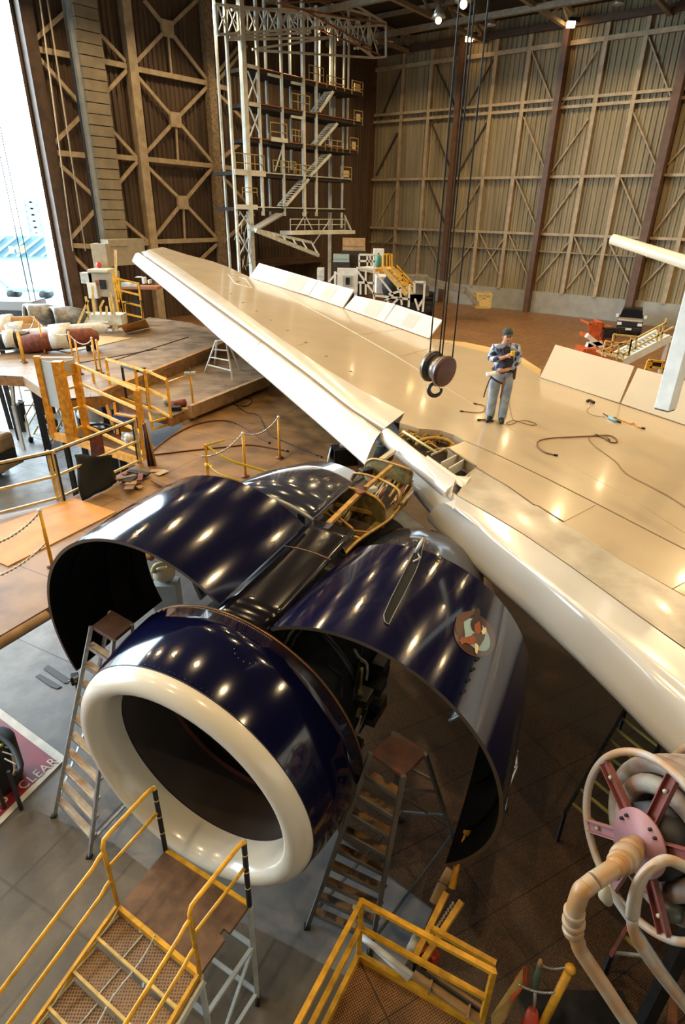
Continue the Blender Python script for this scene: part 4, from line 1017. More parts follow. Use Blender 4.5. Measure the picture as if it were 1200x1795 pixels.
# ================================================================ WORKING DECKS LEFT OF THE ENGINE
ZC, ZB_, ZA = 2.6, 2.9, 3.2
PLANK = bpy.data.materials.new('deck_planks'); PLANK.use_nodes=True
def plank_mat(m, c1, c2, wid, rot):
    nt=m.node_tree; b=nt.nodes['Principled BSDF']; tc=nt.nodes.new('ShaderNodeTexCoord'); mp=nt.nodes.new('ShaderNodeMapping'); mp.inputs['Rotation'].default_value=(0,0,rot)
    nt.links.new(tc.outputs['Object'],mp.inputs[0])
    br=nt.nodes.new('ShaderNodeTexBrick'); br.inputs['Scale'].default_value=1; br.inputs['Brick Width'].default_value=3.6; br.inputs['Row Height'].default_value=wid; br.inputs['Mortar Size'].default_value=.008
    br.inputs['Color1'].default_value=(*c1,1); br.inputs['Color2'].default_value=(*c2,1); br.inputs['Mortar'].default_value=(.05,.035,.02,1)
    nt.links.new(mp.outputs[0],br.inputs['Vector'])
    nz=nt.nodes.new('ShaderNodeTexNoise'); nz.inputs['Scale'].default_value=1.5; nz.inputs['Detail'].default_value=8; nt.links.new(tc.outputs['Object'],nz.inputs['Vector'])
    mx=nt.nodes.new('ShaderNodeMix'); mx.data_type='RGBA'; mx.blend_type='MULTIPLY'; mx.inputs[7].default_value=(.45,.42,.38,1)
    r=nt.nodes.new('ShaderNodeMapRange'); r.inputs[1].default_value=.42; r.inputs[2].default_value=.68; nt.links.new(nz.outputs['Fac'],r.inputs[0]); nt.links.new(r.outputs[0],mx.inputs[0])
    nt.links.new(br.outputs['Color'],mx.inputs[6]); nt.links.new(mx.outputs[2],b.inputs['Base Color']); b.inputs['Roughness'].default_value=.5
plank_mat(PLANK,(.34,.235,.14),(.25,.17,.10),.28,radians(-20))
DECKC = bpy.data.materials.new('lower_deck_boards'); DECKC.use_nodes=True
plank_mat(DECKC,(.32,.18,.07),(.26,.145,.06),1.3,radians(26))
def dk(nm, lab, px, z, m, th, ct='dock deck'):
    q=[P(x,y,z) for x,y in px]; t=thing(nm,lab,ct,V((q[0].x,q[0].y,0)))
    obj('deck_surface', MB().poly(q,(0,0,-.06)), m, t)
    obj('deck_frame', MB().poly([p-UP*.06 for p in q],(0,0,-th)), mat('deck_edge_ochre',(.36,.18,.05),.6,var=.4,scale=6), t)
    cx=sum((p for p in q),V())/len(q)
    for p in q[::2]:
        g=lerp(p,cx,.08); obj('support_leg', MB().box(V((g.x,g.y,(z-th)/2)),(.16,.16,z-th)), DK, t)
    return t
e0=P(0,1114,ZC); e1=P(92,1060,ZC); ed=(e1-e0).normalized()
q=[e0-ed*2.2, e0+ed*4.6]
cpts=[q[0],q[1], P(430,905,ZC), P(520,872,ZC), P(640,836,ZC), P(690,790,ZC), P(640,700,ZC), P(480,640,ZC), P(333,736,ZC), P(247,812,ZC), P(108,880,ZC), P(0,903,ZC), P(-160,960,ZC)]
t=thing('lower_dock_deck','broad brown boarded dock deck left of the engine with hoses across it','dock deck',V((e0.x,e0.y,0)))
obj('deck_surface', MB().poly(cpts,(0,0,-.05)), DECKC, t)
obj('deck_frame', MB().poly([p-UP*.05 for p in cpts],(0,0,-.16)), MATS.get('deck_edge_ochre') or mat('deck_edge_ochre',(.36,.18,.05),.6,var=.4,scale=6), t)
for k in range(7):
    a=q[0]+ed*(k*.98+.1); b=a+ed*.84; obj('edge_bumper', MB().tube([a-UP*.1,b-UP*.1],.075,8), CARD, t)
for p in (P(250,860,ZC),P(440,760,ZC),P(560,800,ZC)):
    g=p+V((-.5,.6,0)); obj('support_leg', MB().box(V((g.x,g.y,1.2)),(.18,.18,2.39)), DK, t)
tb_=dk('middle_dock_deck','plank dock deck one step up with the white trestle standing on it',[(180,697),(300,730),(333,716),(400,694),(470,660),(480,610),(400,590)],ZB_,PLANK,.22)
ta_=dk('upper_dock_deck','wide plank dock deck at the far left under the chain posts',[(-60,655),(0,621),(110,600),(200,578),(262,556),(330,565),(420,592),(400,602),(178,694),(100,700),(40,660)],ZA,PLANK,.25)
STEPM=mat('step_edge_ochre',(.42,.20,.04),.55,var=.3,scale=5)
obj('step_edge', MB().bar(P(178,694,ZA-.05),P(402,602,ZA-.05),.16,.3), STEPM, ta_)
obj('long_slot', MB().tube([P(200,632,ZA+.004),P(330,591,ZA+.004)],.02,4), DK, ta_)
obj('long_slot', MB().tube([P(120,640,ZA+.004),P(275,612,ZA+.004)],.02,4), DK, ta_)
obj('front_curb', MB().bar(P(333,722,ZB_-.02),P(470,666,ZB_-.02),.14,.34), CARD, tb_)
t=thing('plywood_sheet','bright yellow plywood sheet lying on the lower deck by the railing','plywood',P(100,920,ZC))
obj('ply_board', MB().poly([P(x,y,ZC+.02) for x,y in ((-60,948),(0,920),(128,872),(203,897),(14,992),(-60,960))],(0,0,-.018)), PLY, t)
t=thing('yellow_ply_panel','pale yellow plywood panel laid on the upper deck beside the chain posts','plywood',P(160,610,ZA))
obj('ply_board', MB().poly([P(x,y,ZA+.02) for x,y in ((60,606),(155,588),(232,592),(120,618))],(0,0,-.018)), mat('plywood_pale',(.55,.36,.14),.6,var=.2), t)
# railing panels with dark posts
def pz(x,y,z): return P(x,y,z)
t=thing('left_guardrail','yellow and black framed railing panels in front of the pale open floor','railing',P(108,878,ZC))
YB=mat('yellow_rail_light',(.72,.52,.20),.45,var=.3,scale=8)
def vert(px,py,z,h): a=P(px,py,z); return a,a+UP*h
A0,A1=vert(107,878,ZC,1.05); B0,B1=vert(247,812,ZC,1.02); C0=A0+(P(0,906,ZC)-A0)*1.4; C1=C0+UP*1.05
for u,v,n_ in ((A0,C0,1),(A0,B0,2)):
    mb=MB(); d=(v-u).normalized()
    for f in (.08,.52,1.0): mb.bar(u+UP*1.03*f,v+UP*1.03*f,.045)
    obj('rail_frame', mb, YB, t)
for u in (A0+V((.05,0,0)),A0-V((.05,0,0)),B0,C0): obj('post', MB().bar(u,u+UP*1.06,.05), YB, t)
for u,v in ((A0,C0),(A0,B0)): obj('dark_liner', MB().bar(u+UP*1.0-V((0,.03,0)),v+UP*1.0-V((0,.03,0)),.02), DK, t); 
obj('dark_liner', MB().bar(A0+V((.09,-.03,0)),A0+V((.09,-.03,1)),.03), DK, t); obj('dark_liner', MB().bar(B0-V((.05,.03,0)),B0-V((.05,.03,-1)),.03), DK, t)
# black cloth hanging
t=thing('black_mat','stiff black sheet propped against the yellow railing panel','sheet',P(170,880,ZC))
cc=[P(130,797,ZC+.72),P(197,799,ZC+.62),P(206,846,ZC+.03),P(143,880,ZC+.01)]
rows=[[lerp(lerp(cc[0],cc[1],u/8),lerp(cc[3],cc[2],u/8),v/8)+V((.03*sin(u*1.4),.05*sin(v*.9+u),0)) for u in range(9)] for v in range(9)]
obj('rubber_sheet', MB().grid(rows), BLKC, t, solid=.012)
t=thing('dark_board','narrow dark brown board upright behind the black sheet','board',P(170,800,ZC+.6))
obj('board_face', MB().poly([P(157,768,ZC+.9),P(176,760,ZC+.9),P(182,798,ZC+.3),P(160,800,ZC+.3)],(.02,.03,0)), REDB, t)
t=thing('wood_offcuts','loose wooden offcuts and dark rags heaped at the railing foot','scrap wood',P(235,840,ZC)); tag(t,kind='stuff')
rnd=random.Random(4)
for k in range(12):
    x=rnd.uniform(205,285); y=rnd.uniform(826,852); a=rnd.uniform(0,3)
    obj('offcut', MB().box(P(x,y,ZC+.04+.01*k),(rnd.uniform(.2,.55),rnd.uniform(.08,.2),.03),rz=a), (REDB,CARD,BLK,BRN)[k%4], t)
# chain posts
def post(nm,lab,pt,pb,z,h,group=None,m=YEL,chain=None):
    a=P(*pb,z); t=thing(nm,lab,'chain post',a,group)
    obj('pole', MB().cyl(a,a+UP*h,.03,8), m, t); obj('foot', MB().cyl(a,a+UP*.03,.09,10), REDB, t); obj('cap', MB().sphere(a+UP*h,.035,8), WHT, t)
    return a+UP*h
c1=post('chain_post','yellow chain post on the lower deck nearest the tape barrier',(435,755),(430,836),ZC,1.0)
c2=post('chain_post','yellow chain post on the lower deck farthest right under the slat',(492,730),(490,803),ZC,1.0)
c3=post('chain_post','yellow chain post at the near deck edge beside the left cowl',(79,931),(92,992),ZC,1.0)
GS='yellow posts along the upper deck edge'
ups=[((28,565),(41,634)),((34,577),(44,636)),((66,557),(70,606)),((73,573),(79,620)),((126,590),(130,638)),((142,608),(142,656)),((165,593),(170,650)),((174,601),(178,655))]
tops=[]
for k,(tp,bt_) in enumerate(ups):
    tops.append(post('chain_post','thin yellow chain post standing in the row on the upper plank deck',tp,bt_,ZA,1.0,GS))
def chain(nm,lab,a,b,sag,m=CHN,r=.012):
    n=16; pts=[lerp(a,b,k/n)-UP*sag*4*(k/n)*(1-k/n) for k in range(n+1)]
    t=thing(nm,lab,'chain',pts[n//2]); mb=MB()
    for k in range(n):
        mb.tube([pts[k],pts[k+1]],r,5)
        mb.sphere(pts[k],r*1.9,6)
    obj('chain_links', mb, m, t); return t
chain('barrier_chain','thin chain sagging between the two posts on the lower deck',c1,c2,.18)
chain('barrier_chain','thin chain running left from the post nearest the tape',c1,P(350,800,ZC+.75),.15)
chain('barrier_chain','upper chain from the near deck edge post to the left frame edge',c3-UP*.02,P(-40,960,ZC+.95),.12)
chain('barrier_chain','lower chain hanging below at the near deck edge post',c3-UP*.55,P(-40,1020,ZC+.45),.12)
for k,(i,j) in enumerate(((0,2),(2,4),(4,6))):
    chain('barrier_chain',('pale chain between the first two posts at the far left deck edge','pale chain across the middle posts of the upper deck','pale chain at the right end of the upper deck posts')[k],tops[i]-UP*.05,tops[j]-UP*.05,.22)
# caution tape barrier
t=thing('tape_barrier','yellow tape stretched across the lower deck above the left cowl','barrier tape',P(370,832,ZC))
TAPE=mat('yellow_tape',(.82,.62,.04),.35,var=.15,scale=10)
def tape(pts,w=.07):
    rows=[[p+UP*w*.5 for p in pts],[p-UP*w*.5+V((0,.02,0)) for p in pts]]
    return obj('tape_strip', MB().grid(rows), TAPE, t, solid=.004)
u0=P(365,836,ZC); 
obj('tape_post', MB().bar(u0,u0+UP*.75,.05), YEL, t)
tape(smoothpts([u0+UP*.72,P(400,806,ZC+.5),P(450,822,ZC+.35),P(545,851,ZC+.12)],6))
tape(smoothpts([u0+UP*.3,P(385,832,ZC+.3),P(430,846,ZC+.2),P(470,858,ZC+.1)],6),.05)
obj('tape_knot', MB().sphere(u0+UP*.28,.06,8).sphere(u0+UP*.26+V((.08,0,-.02)),.045,8).box(P(540,850,ZC+.1),(.05,.03,.22)), TAPE, t)
tape([u0+UP*.72,u0+UP*.74+V((.35,.3,0))],.05)
# hoses and cables on the deck
def lay(nm,lab,pts,z,r,m,cat='hose'):
    q=smoothpts([P(x,y,z+r) for x,y in pts],6); t=thing(nm,lab,cat,q[0]); obj('hose_run', MB().tube(q,r,6), m, t); obj('end_fitting', MB().cyl(q[-1],q[-1]+(q[-1]-q[-2]).normalized()*.08,r*1.6,8), DK, t)
lay('air_hose','dark red hose arching across the lower deck from the railing to the trestle',[(268,790),(300,765),(340,745),(380,737),(412,741),(445,760),(470,775)],ZC,.02,HOSE)
lay('air_hose','straight dark hose lying below the arched one on the lower deck',[(262,798),(330,790),(400,783),(440,780),(500,790)],ZC,.018,HOSE)
lay('power_cable','thin black cable snaking beneath the slat on the lower deck',[(400,700),(430,722),(452,728),(470,760),(500,775),(560,800)],ZC,.014,BLK,'cable')
lay('power_cable','looped black cable near the foot of the white trestle',[(380,672),(405,690),(440,700),(430,712),(395,705)],ZC,.014,BLK,'cable')
# white trestle ladder
t=thing('white_trestle','white folding trestle ladder on the plank deck beside the slat','trestle',P(383,660,ZB_))
mb=MB(); T1=P(378,598,ZB_+1.15); T2=P(396,597,ZB_+1.15)
for a_,b_ in ((T1,P(359,652,ZB_)),(T2,P(408,667,ZB_)),(T1+V((.02,.1,0)),P(376,640,ZB_)),(T2+V((.02,.1,0)),P(420,648,ZB_))): obj('leg', MB().bar(a_,b_,.05,.03), WHT, t)
for f in (.25,.5,.75): obj('rung', MB().bar(lerp(T1,P(359,652,ZB_),f),lerp(T2,P(408,667,ZB_),f),.05,.03), WHT, t)
obj('top_step', MB().bar(T1,T2,.2,.04), WHT, t)
# yellow gate rails on the mid deck
Z5=lambda x,y:(150+x/5.714,560+y/5.714)
t=thing('gate_railing','yellow two-panel gate railing with a black inner frame at the deck step','railing',P(*Z5(545,900),ZB_))
def vrail(pairs,h,z,m,name='rail_panel',bars=(0.02,.5,1)):
    pts=[P(x,y,z) for x,y in pairs]; mb=MB()
    for p in pts: mb.bar(p,p+UP*h,.055)
    for u,v in zip(pts,pts[1:]):
        for f in bars: mb.bar(u+UP*h*f,v+UP*h*f,.055)
    return obj(name, mb, m, t)
vrail([Z5(262,760),Z5(545,862)],1.05,ZB_,YEL)
vrail([Z5(548,862),Z5(640,900)],1.05,ZB_,YEL)
vrail([Z5(642,870),Z5(856,985)],1.0,ZB_,YEL)
vrail([Z5(412,800),Z5(632,880)],.95,ZB_,DK,'black_frame',bars=(0.02,1))
vrail([Z5(105,740),Z5(262,775)],.7,ZB_,YEL,'short_rail',bars=(.0,))
obj('red_ribbon', MB().box(P(*Z5(800,600),ZB_+.85),(.05,.02,.16)), mat('red_ribbon_cloth',(.6,.05,.03),.6), t)
obj('clamp', MB().box(P(*Z5(580,492),ZB_+1.02),(.12,.06,.05)), DK, t); obj('clamp', MB().box(P(*Z5(650,520),ZB_+1.0),(.08,.06,.05)), WHT, t)
t=thing('corner_rail','low yellow rail with clamps at the deck corner below the trestle','railing',P(*Z5(1080,890),ZB_))
a=P(*Z5(862,900),ZB_); b=P(*Z5(1080,890),ZB_)
obj('rail_tube', MB().tube([a+UP*.75,b+UP*.95,b],.03,8), YEL, t); obj('clamp_head', MB().box(b+UP*.97,(.28,.07,.06),rz=.3), PALE, t); obj('clamp_screw', MB().cyl(b+UP*.95,b+UP*1.12,.015,6), DK, t)
t=thing('black_motor_case','black ribbed drive box with an orange bracket at the deck corner','drive box',P(*Z5(920,1010),ZC))
c=P(*Z5(915,1010),ZC)+UP*.2; obj('motor_case', MB().box(c,(.28,.3,.42),rz=.3), BLK, t, bevel=.02)
for k in range(4): obj('cooling_fin', MB().box(c+UP*(-.12+.08*k)+V((0,-.16,0)),(.26,.03,.02),rz=.3), DK, t)
obj('orange_bracket', MB().box(c+V((.32,.08,-.02)),(.34,.2,.3),rz=.4), CARD, t)
t=thing('rolled_canvas','dark canvas roll and grey bottle lying on the plank deck by the gate','canvas roll',P(*Z5(930,840),ZB_))
obj('canvas', MB().tube([P(*Z5(870,850),ZB_+.1),P(*Z5(1000,830),ZB_+.1)],.1,10), REDB, t); obj('bottle', MB().sphere(P(*Z5(810,820),ZB_+.1),.1,10), GRY, t)
# lift platform: tall yellow posts, grey board, long rails
t=thing('scissor_platform','tall yellow lift platform with a grey board and long sloping rails','lift platform',V((*P(140,770,ZC)[:2],0)))
Z4=lambda x,y:(x/3,420+y/3)
ZP=2.3
def tall(x0,y0,x1,y1,w,m=ORY):
    b=P(*Z4(x1,y1),ZP); tp=PY(*Z4(x0,y0),b.y); return MB().bar(b,V((b.x,b.y,tp.z)),w), b, tp.z
tops4=[]
for x0,y0,x1,y1,w in ((178,612,285,1040,.14),(312,640,385,1065,.22),(392,648,462,1038,.16),(718,792,775,1190,.12)):
    mb,b,zt=tall(x0,y0,x1,y1,w); obj('mast', mb, ORY, t); tops4.append((b,zt))
b0,z0=tops4[0]; b1,z1=tops4[1]; b2,z2_=tops4[2]; b3,z3=tops4[3]
hh=z1-ZP
obj('grey_board', MB().poly([V((b0.x,b0.y,z1-.05)),V((b1.x,b1.y,z1-.05)),V((b1.x,b1.y,z1-hh*.58)),V((b0.x,b0.y,z1-hh*.58))],(0,.03,0)), GRY, t)
obj('board_cap', MB().bar(V((b0.x,b0.y,z1)),V((b2.x,b2.y,z1)),.08,.04), WHT, t)
obj('small_board', MB().poly([V((b1.x,b1.y+.02,z1-.05)),V((b2.x,b2.y+.02,z1-.05)),V((b2.x,b2.y+.02,z1-hh*.2)),V((b1.x,b1.y+.02,z1-hh*.2))],(0,.03,0)), GRY, t)
for f in (.15,.4,.66,.82): obj('cross_rail', MB().bar(V((b1.x,b1.y,ZP+hh*f)),V((b2.x,b2.y,ZP+hh*f)),.06), YEL, t)
for f in (.15,.42,.7,.93): obj('long_rail', MB().bar(V((b2.x,b2.y,ZP+hh*f)),V((b3.x,b3.y,ZP+(z3-ZP)*(f/.93))),.06), YEL, t)
obj('platform_floor', MB().poly([V((b0.x,b0.y,ZP)),V((b2.x,b2.y,ZP)),V((b3.x,b3.y,ZP)),V((b3.x+.3,b3.y+1.0,ZP)),V((b0.x+.3,b0.y+1.2,ZP))],(0,0,-.1)), BRN, t)
obj('floor_edge', MB().bar(b0+UP*.05,b1+UP*.05,.08,.22), ORY, t); obj('floor_edge', MB().bar(b1+UP*.05,b3+UP*.05,.08,.2), ORY, t)
for b in (b0,b3,b1): obj('leg', MB().bar(V((b.x+.15,b.y+.25,0)),V((b.x+.15,b.y+.25,ZP-.1)),.12), DK, t)
for q4 in ((560,870,600,1000),(600,860,620,1030),(705,925,735,1010)): 
    obj('stub_post', MB().bar(P(*Z4(q4[0],q4[1]),ZP+.6),P(*Z4(q4[2],q4[3]),ZP),.07), ORY, t)
t=thing('coiled_rope_bag','dark rope coil lying on the yellow lift platform floor','rope coil',P(*Z4(515,990),ZP))
for k in range(4): obj('rope_turn', MB().tube([P(*Z4(515,985),ZP+.06+.05*k)+V((.36*cos(a),.22*sin(a),0)) for a in [2*pi*i/18 for i in range(18)]],.03,6,closed=True), BLK if k%2 else REDB, t)
t=thing('blue_tool_roll','blue bin on the yellow-railed frame behind the clear plastic','bin',P(*Z4(660,970),ZP))
obj('bin_body', MB().box(P(*Z4(665,945),ZP+.45),(.62,.3,.26),rz=-.4), BLUEM, t, bevel=.02); obj('bin_stand', MB().bar(P(*Z4(665,945),ZP+.3),P(*Z4(665,945),ZP+.3)-UP*.3,.4,.3), YEL, t); obj('bin_lid', MB().box(P(*Z4(660,925),ZP+.6),(.66,.12,.04),rz=-.4), YEL, t)
t=thing('plastic_bag','crumpled clear plastic bag tied to the yellow rails','plastic bag',P(*Z4(680,1070),ZP+.3))
mb=MB()
for k in range(7): mb.sphere(P(*Z4(680+12*sin(k*2.1)-8,1050+10*cos(k*1.7)),ZP+.35)+V((0,0,.06*cos(k))),.10+.03*sin(k),7,(1,.7,.9))
obj('bag_film', mb, PLAST, t); obj('bag_tie', MB().box(P(*Z4(645,1030),ZP+.5),(.05,.03,.16)), WHT, t)
t=thing('hose_stack','upright bundle of brown and black poles leaning by the platform corner mast','pole bundle',P(*Z4(795,1190),ZC))
for k,(x,y,m) in enumerate(((765,950,DK),(778,945,REDB),(790,955,DK),(800,960,CARD))): obj('pole', MB().tube([P(*Z4(x+18,1190),ZC),P(*Z4(x+18,1190),ZC)+UP*.98+V((-.03*k,0,.02*k))],.028,6), m, t)
t=thing('torn_card','pale torn cardboard pieces on the deck beside the pole bundle','cardboard',P(*Z4(840,1220),ZC))
for k,(x,y) in enumerate(((825,1215),(850,1225),(760,1240),(730,1250),(700,1290))): obj('card_piece', MB().box(P(*Z4(x,y),ZC+.02+.012*k),(.28,.16,.012),rz=k), (CARD,BEI,CARD,BLK,BLK)[k], t)
t=thing('low_yellow_step','low yellow framed step box at the foot of the gate railing','step',P(*Z5(740,1080),ZC))
mb=MB(); s0,s1,s2,s3=[P(*Z5(x,y),ZC) for x,y in ((670,1110),(845,1060),(800,960),(640,1000))]
for u,v in ((s0,s1),(s1,s2),(s2,s3),(s3,s0)): mb.bar(u+UP*.22,v+UP*.22,.05).bar(u+UP*.03,v+UP*.03,.05).bar(u,u+UP*.24,.05)
obj('step_frame', mb, YEL, t); obj('step_top', MB().poly([p+UP*.24 for p in (s0,s1,s2,s3)],(0,0,-.02)), OLV, t)
# white cabinet frame below the long rails
t=thing('white_base_frame','white painted arch-legged base under the brown platform behind the rails','base frame',V((*P(190,720,2)[:2],0)))
wq=[PY(*Z4(x,y),P(190,720,2.2).y) for x,y in ((440,775),(560,850),(670,862),(640,800))]
zz=wq[0].z
obj('white_beam', MB().bar(P(*Z4(445,785),2.3),P(*Z4(660,860),2.3),.25,.35), WHT, t)
for x,y in ((455,790),(500,820),(560,850)): p=P(*Z4(x,y),2.2); obj('arch_leg', MB().bar(p,V((p.x+.3,p.y-.1,0)),.16,.12), WHT, t)
obj('white_hood', MB().sphere(P(*Z4(500,915),1.9),.6,14,(1,.6,.45)), WHT, t)
obj('brown_top', MB().poly([P(*Z4(x,y),2.55) for x,y in ((430,750),(520,740),(680,850),(650,860))],(0,0,-.06)), CARD, t)
# steps trolley on the floor
t=thing('small_step_trolley','small pale yellow wheeled steps on the grey floor below the grey board','steps',P(80,790,0))
Z1=lambda x,y:(x/6,520+y/6)
def f1(x,y,z=0): return P(*Z1(x,y),z)
b_l=f1(330,1530); b_r=f1(520,1590); back=V((.5,1.5,0)); STT=mat('step_tread_grey',(.35,.36,.33),.5)
for k in range(4):
    o=back*(k/4.)+UP*(.25+.28*k); obj('tread', MB().poly([b_l+o,b_r+o,b_r+o+back*.2,b_l+o+back*.2],(0,0,-.04)), STT, t)
for b in (b_l,b_r):
    obj('side_rail', MB().tube([b+UP*.1,b+back+UP*1.4],.03,6), YB, t); obj('handrail', MB().tube([b+UP*.15,b+UP*1.0,b+back+UP*2.2,b+back+UP*.1],.028,6), YB, t); obj('handrail', MB().tube([b+UP*.6,b+back+UP*1.8],.022,6), YB, t)
    obj('wheel', MB().cyl(b-V((.04,0,-.1)),b+V((.04,0,.1)),.12,12), BLK, t)
t=thing('waste_bin','black plastic waste bin on the grey floor under the upper deck','waste bin',f1(210,1300))
c=f1(210,1305); obj('bin_body', MB().varitube([c,c+UP*.75],[.24,.30],18), BLK, t); obj('rim', MB().tube([c+UP*.76+V((.3*cos(a),.3*sin(a),0)) for a in [2*pi*k/18 for k in range(18)]],.025,6,closed=True), DK, t)
# carts / equipment beneath the deck edge
t=thing('white_test_cart','white wheeled equipment cart loaded with parts under the upper deck edge','cart',f1(300,1150))
c=f1(290,1230)+V((.6,.4,0))
obj('lower_shelf', MB().box(c+UP*.4,(1.5,.9,.06),rz=.2), PALE, t); obj('upper_shelf', MB().box(c+UP*1.0+V((.1,.1,0)),(1.4,.85,.06),rz=.2), PALE, t)
for dx in (-.7,.7):
    for dy in (-.4,.4): obj('post', MB().bar(c+V((dx,dy,0)),c+V((dx,dy,1.5)),.05), WHT, t)
obj('black_unit', MB().box(c+V((.3,0,1.25)),(.5,.4,.4)), DK, t); obj('red_unit', MB().box(c+V((.3,-.2,.6)),(.2,.2,.25)), ORG, t); obj('green_tray', MB().box(c+V((0,.3,1.75)),(1.3,.5,.25)), mat('olive_tray',(.25,.27,.18),.5), t)
t=thing('deck_truss','white lattice truss under the far left corner of the upper deck','truss',f1(40,900))
mb=MB()
for q_ in ((0,640,120,720),(0,900,120,980),(100,700,140,1150),(10,640,60,930),(60,930,110,720),(0,700,10,900),(120,720,360,800),(150,760,180,1130)): 
    mb.bar(P(*Z1(q_[0],q_[1]),ZA-.4 if q_[1]<760 else 2.0),P(*Z1(q_[2],q_[3]),ZA-.4 if q_[3]<810 else 1.6),.08)
obj('truss_bars', mb, WHT, t); obj('truss_foot', MB().bar(P(*Z1(140,1150),1.6),V((*P(*Z1(140,1150),1.6)[:2],0)),.1), WHT, t)
# vehicle nose at the left edge
t=thing('tow_tractor','tan weathered tow tractor nose entering at the left edge','tractor',P(0,860,0))
c=P(0,850,0); TAN=mat('tractor_tan',(.33,.24,.13),.5,var=.4)
obj('hood', MB().box(c+V((-1.2,.3,1.15)),(2.8,1.7,.7),rz=-.25), TAN, t, bevel=.12); obj('front_grille', MB().box(c+V((.1,-.1,.85)),(.25,1.5,.35),rz=-.25), DK, t); obj('bumper', MB().box(c+V((.22,-.05,.6)),(.2,1.6,.2),rz=-.25), TAN, t)
for dy in (-.7,.7): obj('wheel', MB().cyl(c+V((-.5,dy-.15,.4)),c+V((-.5,dy+.15,.4)),.4,18), BLK, t)
# engines on stands by the door
def engine_stand(px,py,r,lab,d=30.):
    f=PY(px,py,d); ax=V((.75,.62,-.05)).normalized(); t=thing('spare_engine',lab,'engine',V((f.x,f.y,0)))
    s=ax.cross(UP).normalized(); u=s.cross(ax)
    rows=[[f+ax*L+(s*cos(a)+u*sin(a))*R for a in [2*pi*k/28 for k in range(28)]] for L,R in ((0,r*.9),(-.03,r),(.1,r*1.04),(.9,r),(1.5,r*.8))]
    obj('fan_casing', MB().grid(rows,closed=True), mat('casing_grey',(.30,.30,.29),.4,metal=.4,var=.5,scale=5), t, solid=.03)
    obj('fan_face', MB().cyl(f+ax*.5,f+ax*.55,r*.9,28), DK, t); obj('core', MB().varitube([f+ax*1.4,f+ax*2.2,f+ax*3],[r*.6,r*.5,r*.35],18), mat('core_brown',(.2,.13,.08),.5,metal=.4,var=.5), t)
    obj('inner_ring', MB().tube([f+ax*.05+(s*cos(a)+u*sin(a))*r*.92 for a in [2*pi*k/28 for k in range(28)]],.06,6,closed=True), CARD, t)
    for sg in (-.8,.8): obj('stand_leg', MB().bar(f+ax*.6+s*sg*r,V((*(f+ax*.6+s*sg*r*1.1)[:2],0)),.12), WHT, t)
    obj('stand_rail', MB().bar(V((*f[:2],.3)),V((*(f+ax*3)[:2],.3)),.2), WHT, t)
engine_stand(47,557,.62,'spare engine with a round open fan casing, left of the pair by the door')
engine_stand(92,561,.60,'spare engine with a round open fan casing, right of the pair by the door')
# wrapped parts
rnd=random.Random(9)
for k,(x,y,w,h_,m,lab,nm) in enumerate(((12,575,2.2,.8,CARD,'long tan wrapped engine part at the far left behind the chain','wrapped_duct'),(34,590,1.9,.9,CARD,'brown crated cowl with white plastic draped over its end','crated_cowl'),(105,583,3.2,.5,PLAST,'long roll covered in pale plastic behind the yellow posts','covered_roll'),(104,596,2.6,.7,REDB,'rusty brown machinery below the plastic covered roll','rusty_machine'),(18,597,1.5,.6,DK,'dark machine part low behind the first yellow post','machine_part'))):
    c=PY(x,y,22-k*.3); t=thing(nm,lab,'wrapped part' if k<3 else 'machinery',V((c.x,c.y,0)))
    a=V((.93,.25,.08)).normalized()
    obj('body', MB().varitube([c-a*w/2,c-a*w*.45,c,c+a*w*.42,c+a*w/2],[h_*.25,h_*.45,h_*.5,h_*.42,h_*.2],14), m, t)
    obj('cover', MB().varitube([c-a*w*.1+UP*.04,c+a*w*.12+UP*.04],[h_*.53,h_*.55],14), PLAST if k!=1 else WHT, t)
    [obj('cradle', MB().bar(c+a*sx*w*.35-UP*h_*.4,V((c.x+a.x*sx*w*.35,c.y,0)),.12), DK, t) for sx in (-1,1)]
c=PY(36,590,21.4); t=thing('plastic_drape','white translucent plastic sheet hanging over the brown crated cowl','plastic sheet',c-UP*.6)
rows=[[c+V((-.3+.6*u/6+.1*v*.1,-.35,.45-.9*v/8+.03*sin(u*2+v))) for u in range(7)] for v in range(9)]; obj('sheet', MB().grid(rows), PLAST, t, solid=.01)
t=thing('open_container','dark open-fronted grey container beyond the spare engines by the door','container',V((*PY(22,568,40)[:2],0)))
c=PY(22,565,40); obj('shell', MB().box(V((c.x,c.y+1,c.z+.3)),(3.0,2,2.0)), mat('container_grey',(.20,.19,.18),.6), t); obj('painted_dark_inside', MB().box(V((c.x,c.y-.02,c.z+.2)),(2.7,.1,1.1)), DK, t)  # dark slab on the solid shell, its colour stands for the shaded inside
# door control cabin
Z3=lambda x,y:(120+x/6,420+y/6); yd=30.
D=lambda x,y,d=yd: PY(*Z3(x,y),d)
def dbox(nm,x0,y0,x1,y1,dep,m,t,d=yd,bev=.02): a=D(x0,y1,d); b=D(x1,y0,d); return obj(nm, MB().box(V(((a.x+b.x)/2,d+dep/2,(a.z+b.z)/2)),(b.x-a.x,dep,b.z-a.z)), m, t, bevel=bev)
CAB=mat('cabinet_beige',(.40,.35,.26),.5,var=.15)
t=thing('control_cabinet','beige control cabinet with a small dark window on yellow posts near the door','control cabinet',V((*D(350,640)[:2],0)))
dbox('cabinet_body',240,345,465,600,.9,CAB,t); dbox('cabinet_roof',200,318,410,345,1.1,mat('roof_pale',(.6,.55,.42),.5),t,d=yd-.1); dbox('window',335,425,385,520,.05,DK,t,d=yd-.05,bev=0); dbox('side_arm',135,350,240,462,.5,PALE,t); dbox('white_column',215,455,285,620,.4,WHT,t,d=yd-.1)
